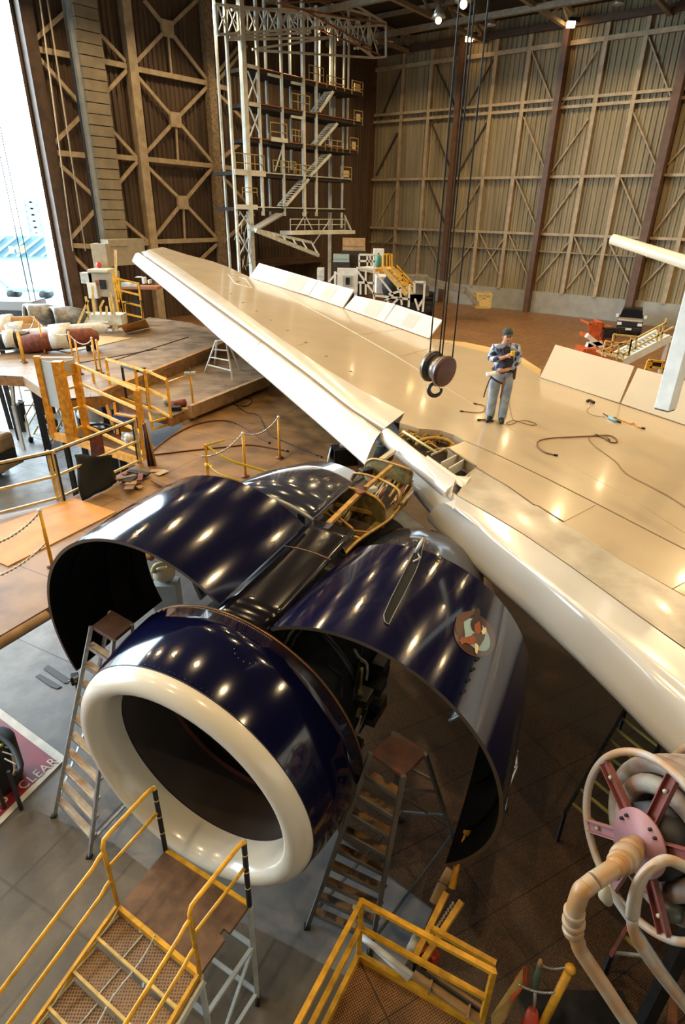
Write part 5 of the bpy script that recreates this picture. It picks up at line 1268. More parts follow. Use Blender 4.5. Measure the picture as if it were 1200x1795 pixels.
dbox('red_label',285,430,320,470,.04,mat('label_red',(.35,.08,.05),.5),t,d=yd-.04,bev=0)
obj('post', MB().bar(D(265,610),V((*D(285,900)[:2],0)),.18), CAB, t); obj('post', MB().bar(D(440,600),V((*D(440,600)[:2],0)),.18), CAB, t)
t=thing('hanging_switch_box','tall beige box with a red beacon hanging above the control cabinet','switch box',D(330,300,31))
dbox('box_body',268,45,385,295,.7,CAB,t,d=31); obj('beacon', MB().sphere(D(318,268,30.8),.14,10), mat('beacon_red',(.6,.04,.02),.3), t); obj('conduit', MB().bar(D(318,280,31),D(318,325,31),.06), WHT, t)
obj('hanger', MB().bar(V((*D(330,60,31.3)[:2],D(330,60,31.3).z)),V((*D(330,60,31.3)[:2],19)),.08), DK, t)
t=thing('beige_duct','large beige duct section low on the door wall above the wing tip','duct',WL(215,450,2))
obj('duct_body', MB().bar(WL(184,443,2),WL(246,440,2),1.2,1.6), CAB, t); obj('duct_flange', MB().bar(WL(182,428,2),WL(215,428,2),1.3,.2), CAB, t)
t=thing('yellow_ladder_frame','tall narrow yellow railed frame standing at the far end of the upper deck','railed frame',P(*Z3(600,880),ZA))
yf=P(*Z3(600,880),ZA).y
mb=MB(); f6=lambda x,y: PY(*Z3(x,y),yf)
for q_ in ((468,355,545,900),(490,390,600,890),(525,420,580,880),(735,455,785,840),(590,660,605,880)): mb.bar(f6(q_[0],q_[1]),f6(q_[2],q_[3]),.08)
for q_ in ((470,400,735,465),(490,520,750,585),(510,640,765,700),(535,765,780,820),(540,880,600,885)): mb.bar(f6(q_[0],q_[1]),f6(q_[2],q_[3]),.07)
obj('frame_bars', mb, YEL, t); mb=MB()
for q_ in ((590,665,775,640),(775,640,790,840),(590,665,600,880)): mb.bar(f6(q_[0],q_[1])-V((0,.1,0)),f6(q_[2],q_[3])-V((0,.1,0)),.035)
obj('black_liner', mb, DK, t); obj('pole', MB().bar(f6(492,110),f6(500,400),.09), YELP, t)
t=thing('yellow_kick_plate','slanting pale yellow plate at the foot of the tall yellow frame','plate',P(*Z3(600,980),ZA))
obj('plate', MB().poly([P(*Z3(548,915),ZA+.45),P(*Z3(805,838),ZA+.5),P(*Z3(855,925),ZA+.02),P(*Z3(600,985),ZA+.02)],(0,.04,0)), PLY, t); obj('bolt', MB().sphere(P(*Z3(685,930),ZA+.2),.03,6), DK, t)
t=thing('white_access_steps','white open-tread steps with yellow handrails beside the control cabinet','steps',P(*Z3(300,1000),ZA-.1))
ys_=P(*Z3(300,1000),ZA).y+.5; g6=lambda x,y,d=0: PY(*Z3(x,y),ys_+d)
for y0,x0,x1 in ((860,215,430),(900,195,440),(945,175,470),(985,150,480)): obj('tread', MB().box((g6(x0,y0)+g6(x1,y0))/2,((g6(x1,y0)-g6(x0,y0)).x,.3,.07)), WHT, t)
for q_ in ((215,855,140,1010),(430,830,520,960),(180,600,225,850),(205,640,50,1000),(225,780,110,1010),(250,480,275,850),(370,640,330,720),(400,700,400,790),(395,790,290,990),(335,720,360,1010),(430,620,470,850),(445,560,510,930)): obj('handrail', MB().bar(g6(q_[0],q_[1]),g6(q_[2],q_[3]),.07), YELP if q_[1]<850 else WHT, t)
obj('top_box', MB().box(g6(420,830,.3),(1.3,.7,.4)), PALE, t)
t=thing('floor_boxes','row of pale boxes and bottles on a red-edged shelf beyond the tall yellow frame','boxes',V((*D(650,480,34)[:2],0)))
for k,(x0,y0,x1,y1,m) in enumerate(((545,455,590,500,GRY),(590,460,720,495,PALE),(700,395,760,400,WHT),(835,425,850,465,WHT),(775,400,795,465,WHT),(490,430,540,500,GRN))): dbox('box',x0,y0,x1,y1,.4,m,t,d=34)
dbox('shelf',440,500,930,520,1.,RUST,t,d=34); obj('shelf_leg', MB().bar(D(700,515,34.4),V((*D(700,515,34.4)[:2],0)),.2), DK, t)
# junk on the deck under the slat
t=thing('plastic_heap','heap of clear plastic film and rags on the deck beside the open strut','plastic film',P(580,840,ZC)); 
mb=MB(); rnd=random.Random(8)
for k in range(12): mb.sphere(P(572+rnd.uniform(-10,14),836+rnd.uniform(-8,10),ZC+.12),rnd.uniform(.06,.14),7,(1,1,.8))
obj('film', mb, PLAST, t)
for k in range(14): obj('rag', MB().box(P(rnd.uniform(585,628),rnd.uniform(820,850),ZC+rnd.uniform(.03,.15)),(rnd.uniform(.08,.2),rnd.uniform(.05,.15),.04),rz=rnd.uniform(0,3)), (CARD,WHT,REDB,BLUEM,GRY)[k%5], t)
t=thing('round_pail','round pale blue pail on the deck just under the slat end','pail',P(660,805,ZC))
c=P(662,806,ZC); obj('pail_body', MB().varitube([c,c+UP*.42],[.2,.24],18), mat('pail_blue',(.35,.48,.55),.4), t); obj('pail_rim', MB().tube([c+UP*.42+V((.24*cos(a),.24*sin(a),0)) for a in [2*pi*k/18 for k in range(18)]],.02,6,closed=True), WHT, t)
t=thing('open_carton','dark open carton with a white edge on the deck left of the pail','carton',P(600,812,ZC))
c=P(602,812,ZC); obj('carton_body', MB().box(c+UP*.2,(.55,.4,.4),rz=.3), DK, t); obj('flap', MB().poly([c+V((-.3,-.2,.4)),c+V((-.3,.2,.4)),c+V((-.38,.2,.05)),c+V((-.38,-.2,.05))],(.01,0,0)), PALE, t); obj('paper', MB().box(c+V((0,0,.43)),(.2,.15,.05)), WHT, t)
# ================================================================ FOREGROUND
# red painted pad with stencilled words
RP=mat('red_floor_paint',(.30,.02,.035),.45,col2=(.17,.02,.04),scale=2.5,detail=7); WPT=mat('white_floor_paint',(.75,.73,.66),.5,var=.25,scale=5,detail=7)
t=thing('painted_floor_sign','red floor pad with white border and stencilled words at the left edge','floor marking',P(60,1340,0))
p0,p1,p2=P(5,1247,0),P(117,1330,0),P(0,1448,0)
far=P(5,1247,0)+(p0-p1).normalized()*1.5
back=P(0,1448,0)+(p2-p1).normalized()*1.5; far2=far+(back-p1)
def fl(pts,zz): return [V((p.x,p.y,zz)) for p in pts]
obj('border', MB().poly(fl([p1,far,far2,back],.026),(0,0,-.011)), WPT, t)
u=(far-p1).normalized(); w_=(back-p1).normalized()
i1=p1+u*.10+w_*.13
obj('red_field', MB().poly(fl([i1,far+w_*.13+u*.3,far2+u*.3,back+u*.10],.032),(0,0,-.008)), RP, t)
def text(s,p,q,size,m,zz,parent,name,back_right=False):
    cu=bpy.data.curves.new('txt','FONT'); cu.body=s; cu.size=1; cu.extrude=.01; cu.align_x='LEFT'; cu.space_character=1.12
    o=bpy.data.objects.new('txt',cu); me=bpy.data.meshes.new_from_object(o); bpy.data.objects.remove(o)
    d=(q-p); L=d.length; d.normalize(); n=V((-d.y,d.x,0))
    w=max(v.co.x for v in me.vertices); vs=[]
    k=L/w
    vs=[p+d*(v.co.x*k)+n*(v.co.y*size)+UP*(zz+v.co.z*.2) for v in me.vertices]
    mb=MB(); mb.add(vs,[tuple(f.vertices) for f in me.polygons]); return obj(name,mb,m,parent)
text('KEEP',P(-58,1465,0),P(22,1411,0),.30,WPT,.034,t,'stencil_word')
text('CLEAR',P(41,1388,0),P(103,1338,0),.24,WPT,.034,t,'stencil_word')
t=thing('dark_paint_patches','two dark grey painted bars on the pale floor left of the ladder','floor marking',P(95,1185,0))
for q_ in (((76,1172),(84,1165),(120,1188),(119,1197),(112,1197)),((62,1185),(70,1181),(108,1203),(100,1207),(88,1203))):
    obj('paint_bar', MB().poly([P(x,y,.015) for x,y in q_],(0,0,-.014)), mat('grey_paint_bar',(.075,.08,.085),.6), t)
# black drum cart at the left edge
t=thing('black_tool_cart','black cart with a curved hoop bumper on the red floor pad','cart',P(0,1370,0))
c=P(-4,1372,0)
obj('cart_body', MB().varitube([c+UP*.02,c+UP*.2,c+UP*.75,c+UP*.82],[.34,.40,.40,.30],20), BLK, t)
hp=[P(x,y,.85) for x,y in ((-30,1270),(0,1292),(20,1310),(32,1333),(36,1352),(28,1352))]
obj('hoop', MB().tube(smoothpts(hp,5),.035,8), BLK, t)
hp=[P(x,y,.7) for x,y in ((-25,1300),(5,1305),(20,1322),(26,1345),(24,1358))]
obj('inner_hoop', MB().tube(smoothpts(hp,5),.02,8), CARD, t)
for q_ in ((2,1308,20,1312),(4,1318,24,1324),(8,1330,28,1340)): obj('hoop_spoke', MB().bar(P(q_[0],q_[1],.8),P(q_[2],q_[3],.8),.015), PALE, t)
for x in (-25,25): obj('cart_leg', MB().bar(P(x*.6,1352,.8),V((*P(x*.6,1352,.8)[:2],0)),.04), DK, t)
obj('lamp_lens', MB().sphere(P(3,1308,.8),.04,8), mat('yellow_green_lens',(.5,.5,.05),.3), t)
# ---- step ladders
def step_ladder(nm,lab,fl_,fr_,tl,tr,depthv,n,stile,treadm,topm,rear,side_w=.05,dark=0):
    t=thing(nm,lab,'ladder',V(((fl_.x+fr_.x)/2,(fl_.y+fr_.y)/2,0)))
    for a,b in ((fl_,tl),(fr_,tr)): obj('stile', MB().bar(a,b,.035,side_w), stile, t)
    for k in range(1,n+1):
        f=k/(n+1); a=lerp(fl_,tl,f); b=lerp(fr_,tr,f); dv=V((depthv.x,depthv.y,0)).normalized()*.095
        o=obj('tread', MB().poly([a,b,b+dv,a+dv],(0,0,-.03)), treadm, t)
        obj('tread_edge', MB().bar(a-UP*.02,b-UP*.02,.02,.05), stile, o)
    obj('top_platform', MB().poly([tl,tr,tr+depthv,tl+depthv],(0,0,-.05)), topm, t, bevel=.008)
    rl,rr=rear; tl2=tl+depthv*.9; tr2=tr+depthv*.9
    for a,b in ((rl,tl2),(rr,tr2)): obj('rear_leg', MB().bar(a,b,.04,.04), stile, t)
    for f in (.15,.45,.75): obj('rear_brace', MB().bar(lerp(rl,tl2,f),lerp(rr,tr2,f+.18 if f<.7 else f),.025), stile, t)
    obj('rear_brace', MB().bar(lerp(rr,tr2,.15),lerp(rl,tl2,.4),.025), stile, t)
    obj('spreader', MB().bar(lerp(fr_,tr,.08),rr+UP*.1,.03), stile, t); obj('spreader', MB().bar(lerp(fl_,tl,.08),rl+UP*.1,.03), stile, t)
    for p in (fl_,fr_,rl,rr): obj('foot', MB().box(p+UP*.02,(.07,.07,.04)), BLK, t)
    return t
zt=3.05
step_ladder('platform_ladder','wide fan-shaped aluminium step ladder with a brown top, left of the inlet',P(95,1432,0),P(157,1503,0),P(160,1098,zt),P(199,1122,zt),P(233,1090,zt)-P(197,1120,zt),10,ALU,mat('tread_white_tan',(.66,.60,.50),.5,col2=(.42,.24,.10),scale=4),mat('ladder_top_brown',(.075,.04,.03),.6,col2=(.12,.06,.04),scale=6),(P(150,1290,0),P(245,1395,0)))
LST=mat('ladder_dark_alu',(.16,.155,.14),.45,metal=.4,var=.3)
zt=3.0
step_ladder('platform_ladder','dark wooden-tread step ladder with a reddish top, under the right cowl',P(538,1626,0),P(648,1672,0),P(650,1320,zt),P(707,1360,zt),P(748,1316,zt)-P(706,1358,zt),9,LST,mat('tread_ochre',(.30,.15,.05),.6,col2=(.06,.04,.03),scale=7,contrast=(.45,.55)),mat('ladder_top_red',(.16,.06,.045),.6,col2=(.08,.05,.04),scale=6),(P(700,1440,0)+V((0,0,0)),P(793,1467,0)))
# ---- yellow rolling stairs
zp=1.8
TLc,TRc,BRc,BLc=P(207,1590,zp),P(290,1490,zp),P(437,1587,zp),P(350,1708,zp)
t=thing('rolling_stairs','yellow handrail rolling stairs with a worn brown platform at the inlet lip','stairs',V((*((TLc+BRc)/2)[:2],0)))
obj('platform', MB().poly([TLc,TRc,BRc,lerp(BRc,BLc,.42),lerp(BRc,BLc,.42)+(TLc-BLc)*.07,lerp(BRc,BLc,.5)+(TLc-BLc)*.07,lerp(BRc,BLc,.52),BLc],(0,0,-.04)), BRN, t)
obj('front_edge', MB().bar(TRc-UP*.02,BRc-UP*.02,.04,.08), YEL, t); obj('rear_edge', MB().bar(TLc-UP*.02,BLc-UP*.02,.04,.08), YEL, t)
dn=(TLc-TRc).normalized(); wd=(BLc-TLc).normalized()
def onplane(px,py,q): n=wd; return PL(px,py,q,n)
sL=onplane(100,1795,TLc); sR=onplane(287,1795,BLc)
slope=(sL-TLc).normalized(); slR=(sR-BLc).normalized(); sl=((slope+slR)*.5).normalized()
LS=2.3
for a in (TLc,BLc): obj('stringer', MB().bar(a,a+sl*LS,.03,.10), YEL, t)
obj('inner_stringer', MB().bar(BLc+wd*.05-UP*.05,BLc+wd*.05+sl*LS-UP*.05,.025,.08), PALE, t)
TRD=bpy.data.materials.new('expanded_tread'); TRD.use_nodes=True; nt=TRD.node_tree; b=nt.nodes['Principled BSDF']
tc=nt.nodes.new('ShaderNodeTexCoord'); vo=nt.nodes.new('ShaderNodeTexVoronoi'); vo.inputs['Scale'].default_value=38; vo.inputs['Randomness'].default_value=.1; nt.links.new(tc.outputs['Object'],vo.inputs['Vector'])
r=nt.nodes.new('ShaderNodeMapRange'); r.inputs[1].default_value=.3; r.inputs[2].default_value=.5; nt.links.new(vo.outputs['Distance'],r.inputs[0]); mx=nt.nodes.new('ShaderNodeMix'); mx.data_type='RGBA'; mx.inputs[6].default_value=(.05,.03,.02,1); mx.inputs[7].default_value=(.28,.17,.10,1); nt.links.new(r.outputs[0],mx.inputs[0]); nt.links.new(mx.outputs[2],b.inputs['Base Color']); b.inputs['Roughness'].default_value=.5
horiz=V((sl.x,sl.y,0)).normalized(); nst=8; 
for k in range(nst):
    a=TLc+sl*(LS*(k+.55)/nst)-UP*.03; w=(BLc-TLc)
    run=LS*V((sl.x,sl.y,0)).length/nst*.95
    o=obj('tread', MB().poly([a-horiz*run*.5,a+w-horiz*run*.5,a+w+horiz*run*.42,a+horiz*run*.42],(0,0,-.02)), TRD, t)
    obj('nosing', MB().bar(a+horiz*run*.45,a+w+horiz*run*.45,.025,.045), YELP, o)
    for f in (.02,.33,.66): obj('serrated_strip', MB().bar(a+w*f-horiz*run*.5+UP*.006,a+w*f+horiz*run*.4+UP*.006,.012,.01), PALE, o)
def rail_side(base0,base1,pxpost_top,sidepts):
    """rail on one side: taped post at the front corner, hoop over the platform, handrail down the steps"""
    h=.98
    topF=base1+UP*h; topR=base0+UP*h
    obj('taped_post', MB().cyl(base1,base1+UP*(h-.04),.026,10), BLK, t)
    for f in (.3,.55,.8,.97): obj('tape_ring', MB().cyl(base1+UP*h*(f-.008),base1+UP*h*(f+.008),.028,10), YELP, t)
    d=(base0-base1); dl=d.normalized()
    hoop=[base1+UP*(h-.06),base1+UP*(h-.015)+dl*.02,topF+dl*.07]+[topR-dl*.10,topR-dl*.03-UP*.01,topR-UP*.08,base0]
    obj('top_rail', MB().tube(hoop,.021,10), YEL, t)
    obj('mid_rail', MB().tube([base1+UP*h*.62,base0+UP*h*.62],.017,8), YEL, t)
    for hh in (.86,.44):
        s=base0+UP*hh*h; obj('handrail', MB().tube([s,s+dl*.06-UP*.012,s+dl*.13-UP*.055,s+dl*.13-UP*.055+sl*(LS)],.019,8), YEL, t)
    e=base0+sl*LS; obj('rail_post', MB().bar(e,e+UP*.85,.035), YEL, t)
rail_side(TLc,TRc,None,None); rail_side(BLc,BRc,None,None)
# pale support frame
LEG=mat('frame_pale_blue',(.55,.60,.60),.45,var=.25)
fr=[]
for a in (TRc,BRc,BLc,TLc): obj('leg', MB().bar(a-UP*.04,V((a.x,a.y,.12)),.045), LEG, t)
for z_ in (1.1,.2):
    c4=[V((a.x,a.y,z_)) for a in (TRc,BRc,BLc,TLc)]
    for i in range(4): obj('cross_bar', MB().bar(c4[i],c4[(i+1)%4],.04), LEG, t)
obj('diagonal_brace', MB().bar(V((BRc.x,BRc.y,1.1)),V((BLc.x,BLc.y,.2)),.03), LEG, t)
obj('diagonal_brace', MB().bar(V((TRc.x,TRc.y,1.1)),V((TLc.x,TLc.y,.2)),.03), LEG, t)
for a in (TRc,BRc,BLc,TLc): 
    c=V((a.x,a.y,.07)); obj('caster', MB().cyl(c-V((.02,0,0)),c+V((.02,0,0)),.07,14), BLK, t)
for a in (TLc+wd*.02,TLc+wd*.5): 
    pts=[a+UP*.02+sl*f+wd*(.02*sin(f*9)) for f in [.1*i for i in range(14)]]; mb=MB()
    for i,p in enumerate(pts): mb.sphere(p,.012,5)
    mb.tube(pts,.007,5); obj('safety_chain', mb, PALE, t)
# ---- yellow-railed mesh platform at the bottom
zb=.5
K0=P(628,1680,zb); kr=P(830,1797,zb); kl=P(572,1795,zb)
dx=(kr-K0).normalized(); dl=(kl-K0).normalized()
K1=V((*P(868,1690,zb+1.05)[:2],zb)); K1=K0+dx*max(.5,(K1-K0).dot(dx))
K2=K0+dl*1.6
t=thing('railed_mesh_platform','yellow-railed platform with a mesh floor at the bottom edge','platform',V((K0.x,K0.y,0)))
obj('mesh_floor', MB().poly([K0,K1,K1+dl*1.6,K2],(0,0,-.05)), MESHM, t)
for u,v in ((K0,K1),(K0,K2)):
    for h in (1.05,.58): obj('rail', MB().bar(u+UP*h,v+UP*h,.05,.05), YEL, t)
    obj('kerb', MB().bar(u+UP*.05,v+UP*.05,.05,.12), YEL, t)
for p in (K0,K1,K2): obj('post', MB().bar(p,p+UP*1.07,.05), YEL, t)
for p in (K0,K1,K2,K1+dl*1.6): obj('leg', MB().bar(V((p.x,p.y,0)),p-UP*.05,.07), DK, t)
for s in (-1,1): obj('hinge_knob', MB().sphere(K0+UP*(.9 if s>0 else .6)-dx*.06,.04,8), BEI, t)
# second rail and lever frame behind it
t=thing('lever_stand','yellow twin-post lever stand with brown rollers behind the mesh platform','stand',P(770,1640,0))
zf=1.3
def F6(x,y,z=zf): return P(450+x/2.4,1250+y/2.4,z)
obj('post', MB().bar(F6(798,755),F6(672,1015,.9),.06), YEL, t); obj('post', MB().bar(F6(862,792),F6(705,1035,.9),.06), YEL, t)
obj('second_rail', MB().bar(F6(735,905),F6(1005,1055),.05), YEL, t); obj('rail_post', MB().bar(F6(740,905),F6(728,965,1.1),.04), YEL, t)
obj('lever', MB().varitube([F6(884,498,1.9),F6(850,600,1.75),F6(820,735,1.5)],[.022,.028,.04],8), ORY, t); obj('lever_eye', MB().sphere(F6(884,500,1.92),.045,8), ORY, t)
obj('roller', MB().cyl(F6(812,660,1.2),F6(782,715,1.15),.05,12), CARD, t); obj('roller', MB().cyl(F6(778,725,1.15),F6(745,800,1.1),.055,12), CARD, t)
obj('roller', MB().cyl(F6(672,945,.9),F6(645,1000,.9),.05,12), PALE, t)
obj('red_joint', MB().box(F6(690,1000,.85),(.12,.1,.16),rz=.5), mat('joint_red',(.42,.05,.02),.5), t); obj('red_joint', MB().box(F6(742,1025,.85),(.1,.1,.14),rz=.5), MATS['joint_red'], t)
mb=MB(); a=F6(825,800,1.2); b=F6(755,900,1.1)
for i in range(16): mb.sphere(lerp(a,b,i/15)+V((.012*(i%2),0,0)),.018,6)
mb.tube([a,b],.008,4)
obj('steel_chain', mb, CHN, t)
obj('base_leg', MB().bar(F6(705,1030,.9),V((*F6(705,1030,.9)[:2],0)),.06), DK, t); obj('base_leg', MB().bar(F6(672,1010,.9),V((*F6(672,1010,.9)[:2],0)),.06), DK, t)
t=thing('white_tube_rack','two white tubes and a dark-edged channel lying along the platform kerb','tubes',P(720,1700,.5))
obj('tube', MB().cyl(F6(420,925,.75),F6(655,1105,.7),.035,12), WHT, t); obj('tube', MB().cyl(F6(500,990,.7),F6(640,1120,.68),.03,12), WHT, t)
obj('channel', MB().bar(F6(665,1085,.7),F6(960,1285,.65),.16,.05), CARD, t); obj('channel_lip', MB().bar(F6(670,1070,.76),F6(965,1270,.72),.02,.06), DK, t)
for x,y in ((730,1150),(890,1255)): obj('channel_web', MB().box(F6(x,y,.72),(.02,.14,.06),rz=-.4), CARD, t)
t=thing('striped_board','pale yellow board with orange edge standing right of the mesh platform','board',P(880,1760,0))
a=F6(1118,1068,.9); b=F6(985,1290,.6)
obj('board_face', MB().poly([F6(1118,1072,1.0),F6(1115,1150,.8),F6(1030,1308,.4),F6(985,1310,.5),F6(985,1270,.6)],(.03,.02,0)), YELP, t)
obj('orange_edge', MB().poly([F6(1120,1072,1.0),F6(1118,1150,.8),F6(1060,1220,.7),F6(1085,1110,.85)],(.04,.015,.01)), ORG, t)
t=thing('yellow_chain_post','yellow leaning tube with chains hooked to a green-handled jack','post',P(1000,1720,0))
Z7=lambda x,y,z: P(850+x/3.294,1250+y/3.294,z)
obj('tube_post', MB().cyl(Z7(490,1475,1.35),Z7(330,1800,.7),.04,12), YEL, t); obj('bent_head', MB().sphere(Z7(490,1478,1.36),.055,8), YEL, t); obj('post_base', MB().cyl(Z7(330,1800,.7),V((*Z7(330,1800,.7)[:2],0)),.04,10), YEL, t)
for (x0,y0,x1,y1) in ((335,1460,475,1465),(200,1570,395,1615)):
    a=Z7(x0,y0,1.2); b=Z7(x1,y1,1.3); mb=MB()
    pts=[lerp(a,b,i/18)-UP*.12*4*(i/18)*(1-i/18)*.4 for i in range(19)]
    for p in pts: mb.sphere(p,.014,5)
    mb.tube(pts,.007,4); obj('chain_link_run', mb, CHN, t)
t=thing('green_handled_jack','green and red hydraulic jack handle standing beside the leaning yellow tube','jack',P(940,1760,0))
obj('handle', MB().varitube([Z7(318,1440,1.35),Z7(300,1520,1.2),Z7(290,1600,1.05)],[.02,.035,.03],8), mat('jack_green',(.06,.10,.06),.5), t)
obj('tip', MB().varitube([Z7(320,1425,1.4),Z7(316,1455,1.33)],[.015,.03],8), CARD, t)
obj('jack_rod', MB().cyl(Z7(290,1600,1.05),Z7(282,1720,.8),.015,8), CHN, t); obj('jack_body', MB().varitube([Z7(275,1720,.8),Z7(262,1800,.6),V((*Z7(262,1800,.6)[:2],0))],[.05,.09,.09],12), MATS['joint_red'], t)
# ---- fallen ladder in the shade on the right
t=thing('yellow_rung_ladder','long ladder with yellow rungs lying in the dark under the wing','ladder',P(1060,1380,0))
zl=.6
def Lp(x,y,z=zl): return P(x,y,z)
l0,l1=Lp(1098,1238),Lp(990,1425); r0,r1=Lp(1162,1288),Lp(1075,1495)
RUNG=mat('rung_yellow',(.42,.34,.07),.5,var=.2)
obj('stile', MB().bar(l0,l1,.04,.07), DK, t); obj('stile', MB().bar(r0,r1,.04,.07), DK, t)
for k in range(8): obj('rung', MB().bar(lerp(l0,l1,.12+.8*k/7),lerp(r0,r1,.12+.8*k/7),.035,.03), RUNG, t)
for p in (l0,l1,r0,r1): obj('prop_leg', MB().bar(p,V((p.x,p.y,0)),.04), DK, t)
t=thing('yellow_rung_ladder','short ladder foot with a yellow rung below the hose reel pipe','ladder',P(1090,1650,0))
a0,a1=Lp(1108,1610,.8),Lp(1070,1675,.4); 
obj('stile', MB().bar(a0,a1,.04,.06), REDB, t); obj('rung', MB().bar(Lp(1092,1640,.6),Lp(1150,1690,.6),.035), RUNG, t); obj('spreader', MB().bar(Lp(1077,1670,.4),Lp(1122,1675,.4),.03), PALE, t)
obj('foot', MB().box(V((*a1[:2],.2)),(.05,.05,.4)), BLK, t)
# ---- boards with faded lettering beside the right cowl
t=thing('lettered_plates','two narrow pale boards with dark lettering hanging beside the right cowl','board',P(893,1335,.8))
obj('plate', MB().poly([P(903,1302,1.2),P(907,1318,1.2),P(894,1342,1.0),P(890,1328,1.0)],(.015,.01,0)), mat('plate_cream',(.60,.48,.30),.5), t)
o=obj('plate', MB().poly([P(905,1320,1.15),P(906,1345,1.1),P(890,1385,.85),P(888,1358,.9)],(.015,.01,0)), MATS['plate_cream'], t)
for k in range(5): obj('letter_mark', MB().box(lerp(P(904,1335,1.13),P(890,1368,.88),(k+.5)/5)-V((.012,.012,0)),(.03,.01,.05),rz=.8), DK, o)
obj('cord', MB().tube([P(886,1345,.9),P(884,1352,.85),P(889,1400,.7),P(886,1420,0)],.01,5), PALE, t)
# ---- hose reel
HRM=mat('reel_cream_paint',(.38,.33,.28),.45,col2=(.38,.22,.11),scale=4.5,detail=8,bump=.1,contrast=(.45,.62))
PINK=mat('faded_pink_paint',(.36,.18,.20),.5,var=.2,scale=3); MAR=mat('maroon_spoke',(.22,.06,.05),.5,var=.3,scale=6)
PIPEM=mat('pipe_tan_enamel',(.36,.29,.21),.4,col2=(.36,.19,.07),scale=4,detail=7,bump=.05,contrast=(.42,.62))
RD=4.4; RC=PD(1134,1474,RD); RN=V((-.94,-.29,.19)).normalized(); RR=.56*RD/4
ra=RN.cross(UP).normalized(); rb=ra.cross(RN).normalized()
if rb.z<0: rb=-rb
rim=lambda a,r=RR,o=0.: RC+(ra*cos(a)+rb*sin(a))*r+RN*o
reel=thing('hose_reel','large faded pink and cream hose reel with wheel rim and pipe at the right edge','hose reel',V((RC.x,RC.y,0)))
obj('wheel_rim', MB().tube([rim(2*pi*k/72) for k in range(72)],.031,12,closed=True), HRM, reel)
angs=[]
def pang(px,py):
    q=PL(px,py,RC,RN)-RC; return atan2(q.dot(rb),q.dot(ra))
for k,(px,py,m) in enumerate(((1062,1335,MAR),(1178,1372,MAR),(1032,1446,PINK),(1070,1560,PINK),(1215,1500,MAR),(1160,1600,MAR))):
    a=pang(px,py); p=rim(a,RR*.96); q=rim(a,RR*.18,.03); d=(p-q).normalized(); sd_=d.cross(RN).normalized()
    o=obj('spoke', MB().bar(p,q,.085,.012,up=RN).bar(p+sd_*.04+RN*.02,q+sd_*.04+RN*.02,.008,.05,up=RN).bar(p-sd_*.04+RN*.02,q-sd_*.04+RN*.02,.008,.05,up=RN), m, reel)
    for f in (.12,.75): obj('bolt', MB().cyl(lerp(q,p,f)+RN*.012,lerp(q,p,f)+RN*.04,.016,6), BEI, o)
hub=obj('hub_plate', MB().cyl(RC+RN*.07,RC+RN*.09,.235,40), PINK, reel)
for k in range(8):
    a=pang(1062,1335)+(k//2)*pi/2+(-.16 if k%2 else .16); c=rim(a,.185,.09); obj('hub_bolt', MB().cyl(c,c+RN*.02,.013,6), DK, hub)
obj('hub_back', MB().cyl(RC-RN*.04,RC-RN*.02,.2,30), PINK, reel)
# drum, rear flange and hose turns
o_=-RN
obj('drum', MB().cyl(RC,RC+o_*.8,.26,30), DK, reel)
obj('rear_rim', MB().tube([RC+o_*.85+(ra*cos(2*pi*k/60)+rb*sin(2*pi*k/60))*RR for k in range(60)],.036,10,closed=True), HRM, reel)
for k in range(3): a=k*2.09+.5; obj('rear_spoke', MB().bar(RC+o_*.85,RC+o_*.85+(ra*cos(a)+rb*sin(a))*RR,.08,.02,up=RN), MAR, reel)
HSM=mat('canvas_hose',(.30,.28,.24),.6,col2=(.20,.11,.07),scale=5,bump=.2)
hs=thing('coiled_hose','thick grey-brown hose coiled on the reel drum behind the wheel','hose',RC+o_*.4-UP*.5)
for k in range(5):
    off=.14+.15*k; obj('hose_turn', MB().tube([RC+o_*(off+.03*sin(a))+(ra*cos(a)+rb*sin(a))*(.36+.02*sin(3*a+k)) for a in [2*pi*i/40 for i in range(40)]],.075,10,closed=True), HSM, hs)
for k in range(4):
    off=.2+.16*k; obj('outer_turn', MB().tube([RC+o_*(off)+(ra*cos(a)+rb*sin(a))*(.50+.015*sin(2*a+k)) for a in [2*pi*i/40 for i in range(40)]],.07,10,closed=True), HSM, hs)
# swivel pipe
ax0=RC+RN*.06
def D4(px,py,d): return PD(px,py,d)
A0=RC+RN*.09-rb*.02; A1=D4(1080,1519,3.92); A2=D4(1040,1545,3.80); A3=D4(1017,1565,3.78); A4=D4(1006,1600,3.85); A5=D4(1004,1630,3.95); A6=D4(1018,1668,4.0); A7=D4(1125,1830,4.05)
def pipe(pts,r,nm='pipe_run',m=PIPEM,n=6): return obj(nm, MB().tube(smoothpts(pts,n),r,16), m, reel)
pipe([A0,lerp(A0,A1,.5),A1],.068,'swivel_sleeve'); pipe([A1,A2],.057); 
for p,q,r,l in ((lerp(A0,A1,.35),A1,.090,.06),(lerp(A0,A1,.62),A1,.095,.10),(lerp(A0,A1,.85),A1,.082,.05),(A1,A2,.066,.05),(A4,A5,.068,.045),(lerp(A4,A5,.5),A5,.074,.04),(A5,A6,.068,.05)):
    d=(q-p).normalized() if (q-p).length>1e-4 else (A5-A4).normalized(); obj('coupling', MB().varitube([p-d*l*.6,p-d*l*.4,p+d*l*.4,p+d*l*.6],[r*.9,r,r,r*.9],18), PIPEM, reel)
pipe([A2,lerp(A2,A3,.6)+V((0,0,.008)),A3,A4,A5],.057,'elbow')
pipe([A5,lerp(A5,A6,.6),A6,lerp(A6,A7,.3),A7],.050,'riser_pipe')
obj('brass_fitting', MB().varitube([D4(1058,1552,3.98),D4(1060,1570,4.0),D4(1066,1582,4.02)],[.03,.045,.03],12), BEI, reel)
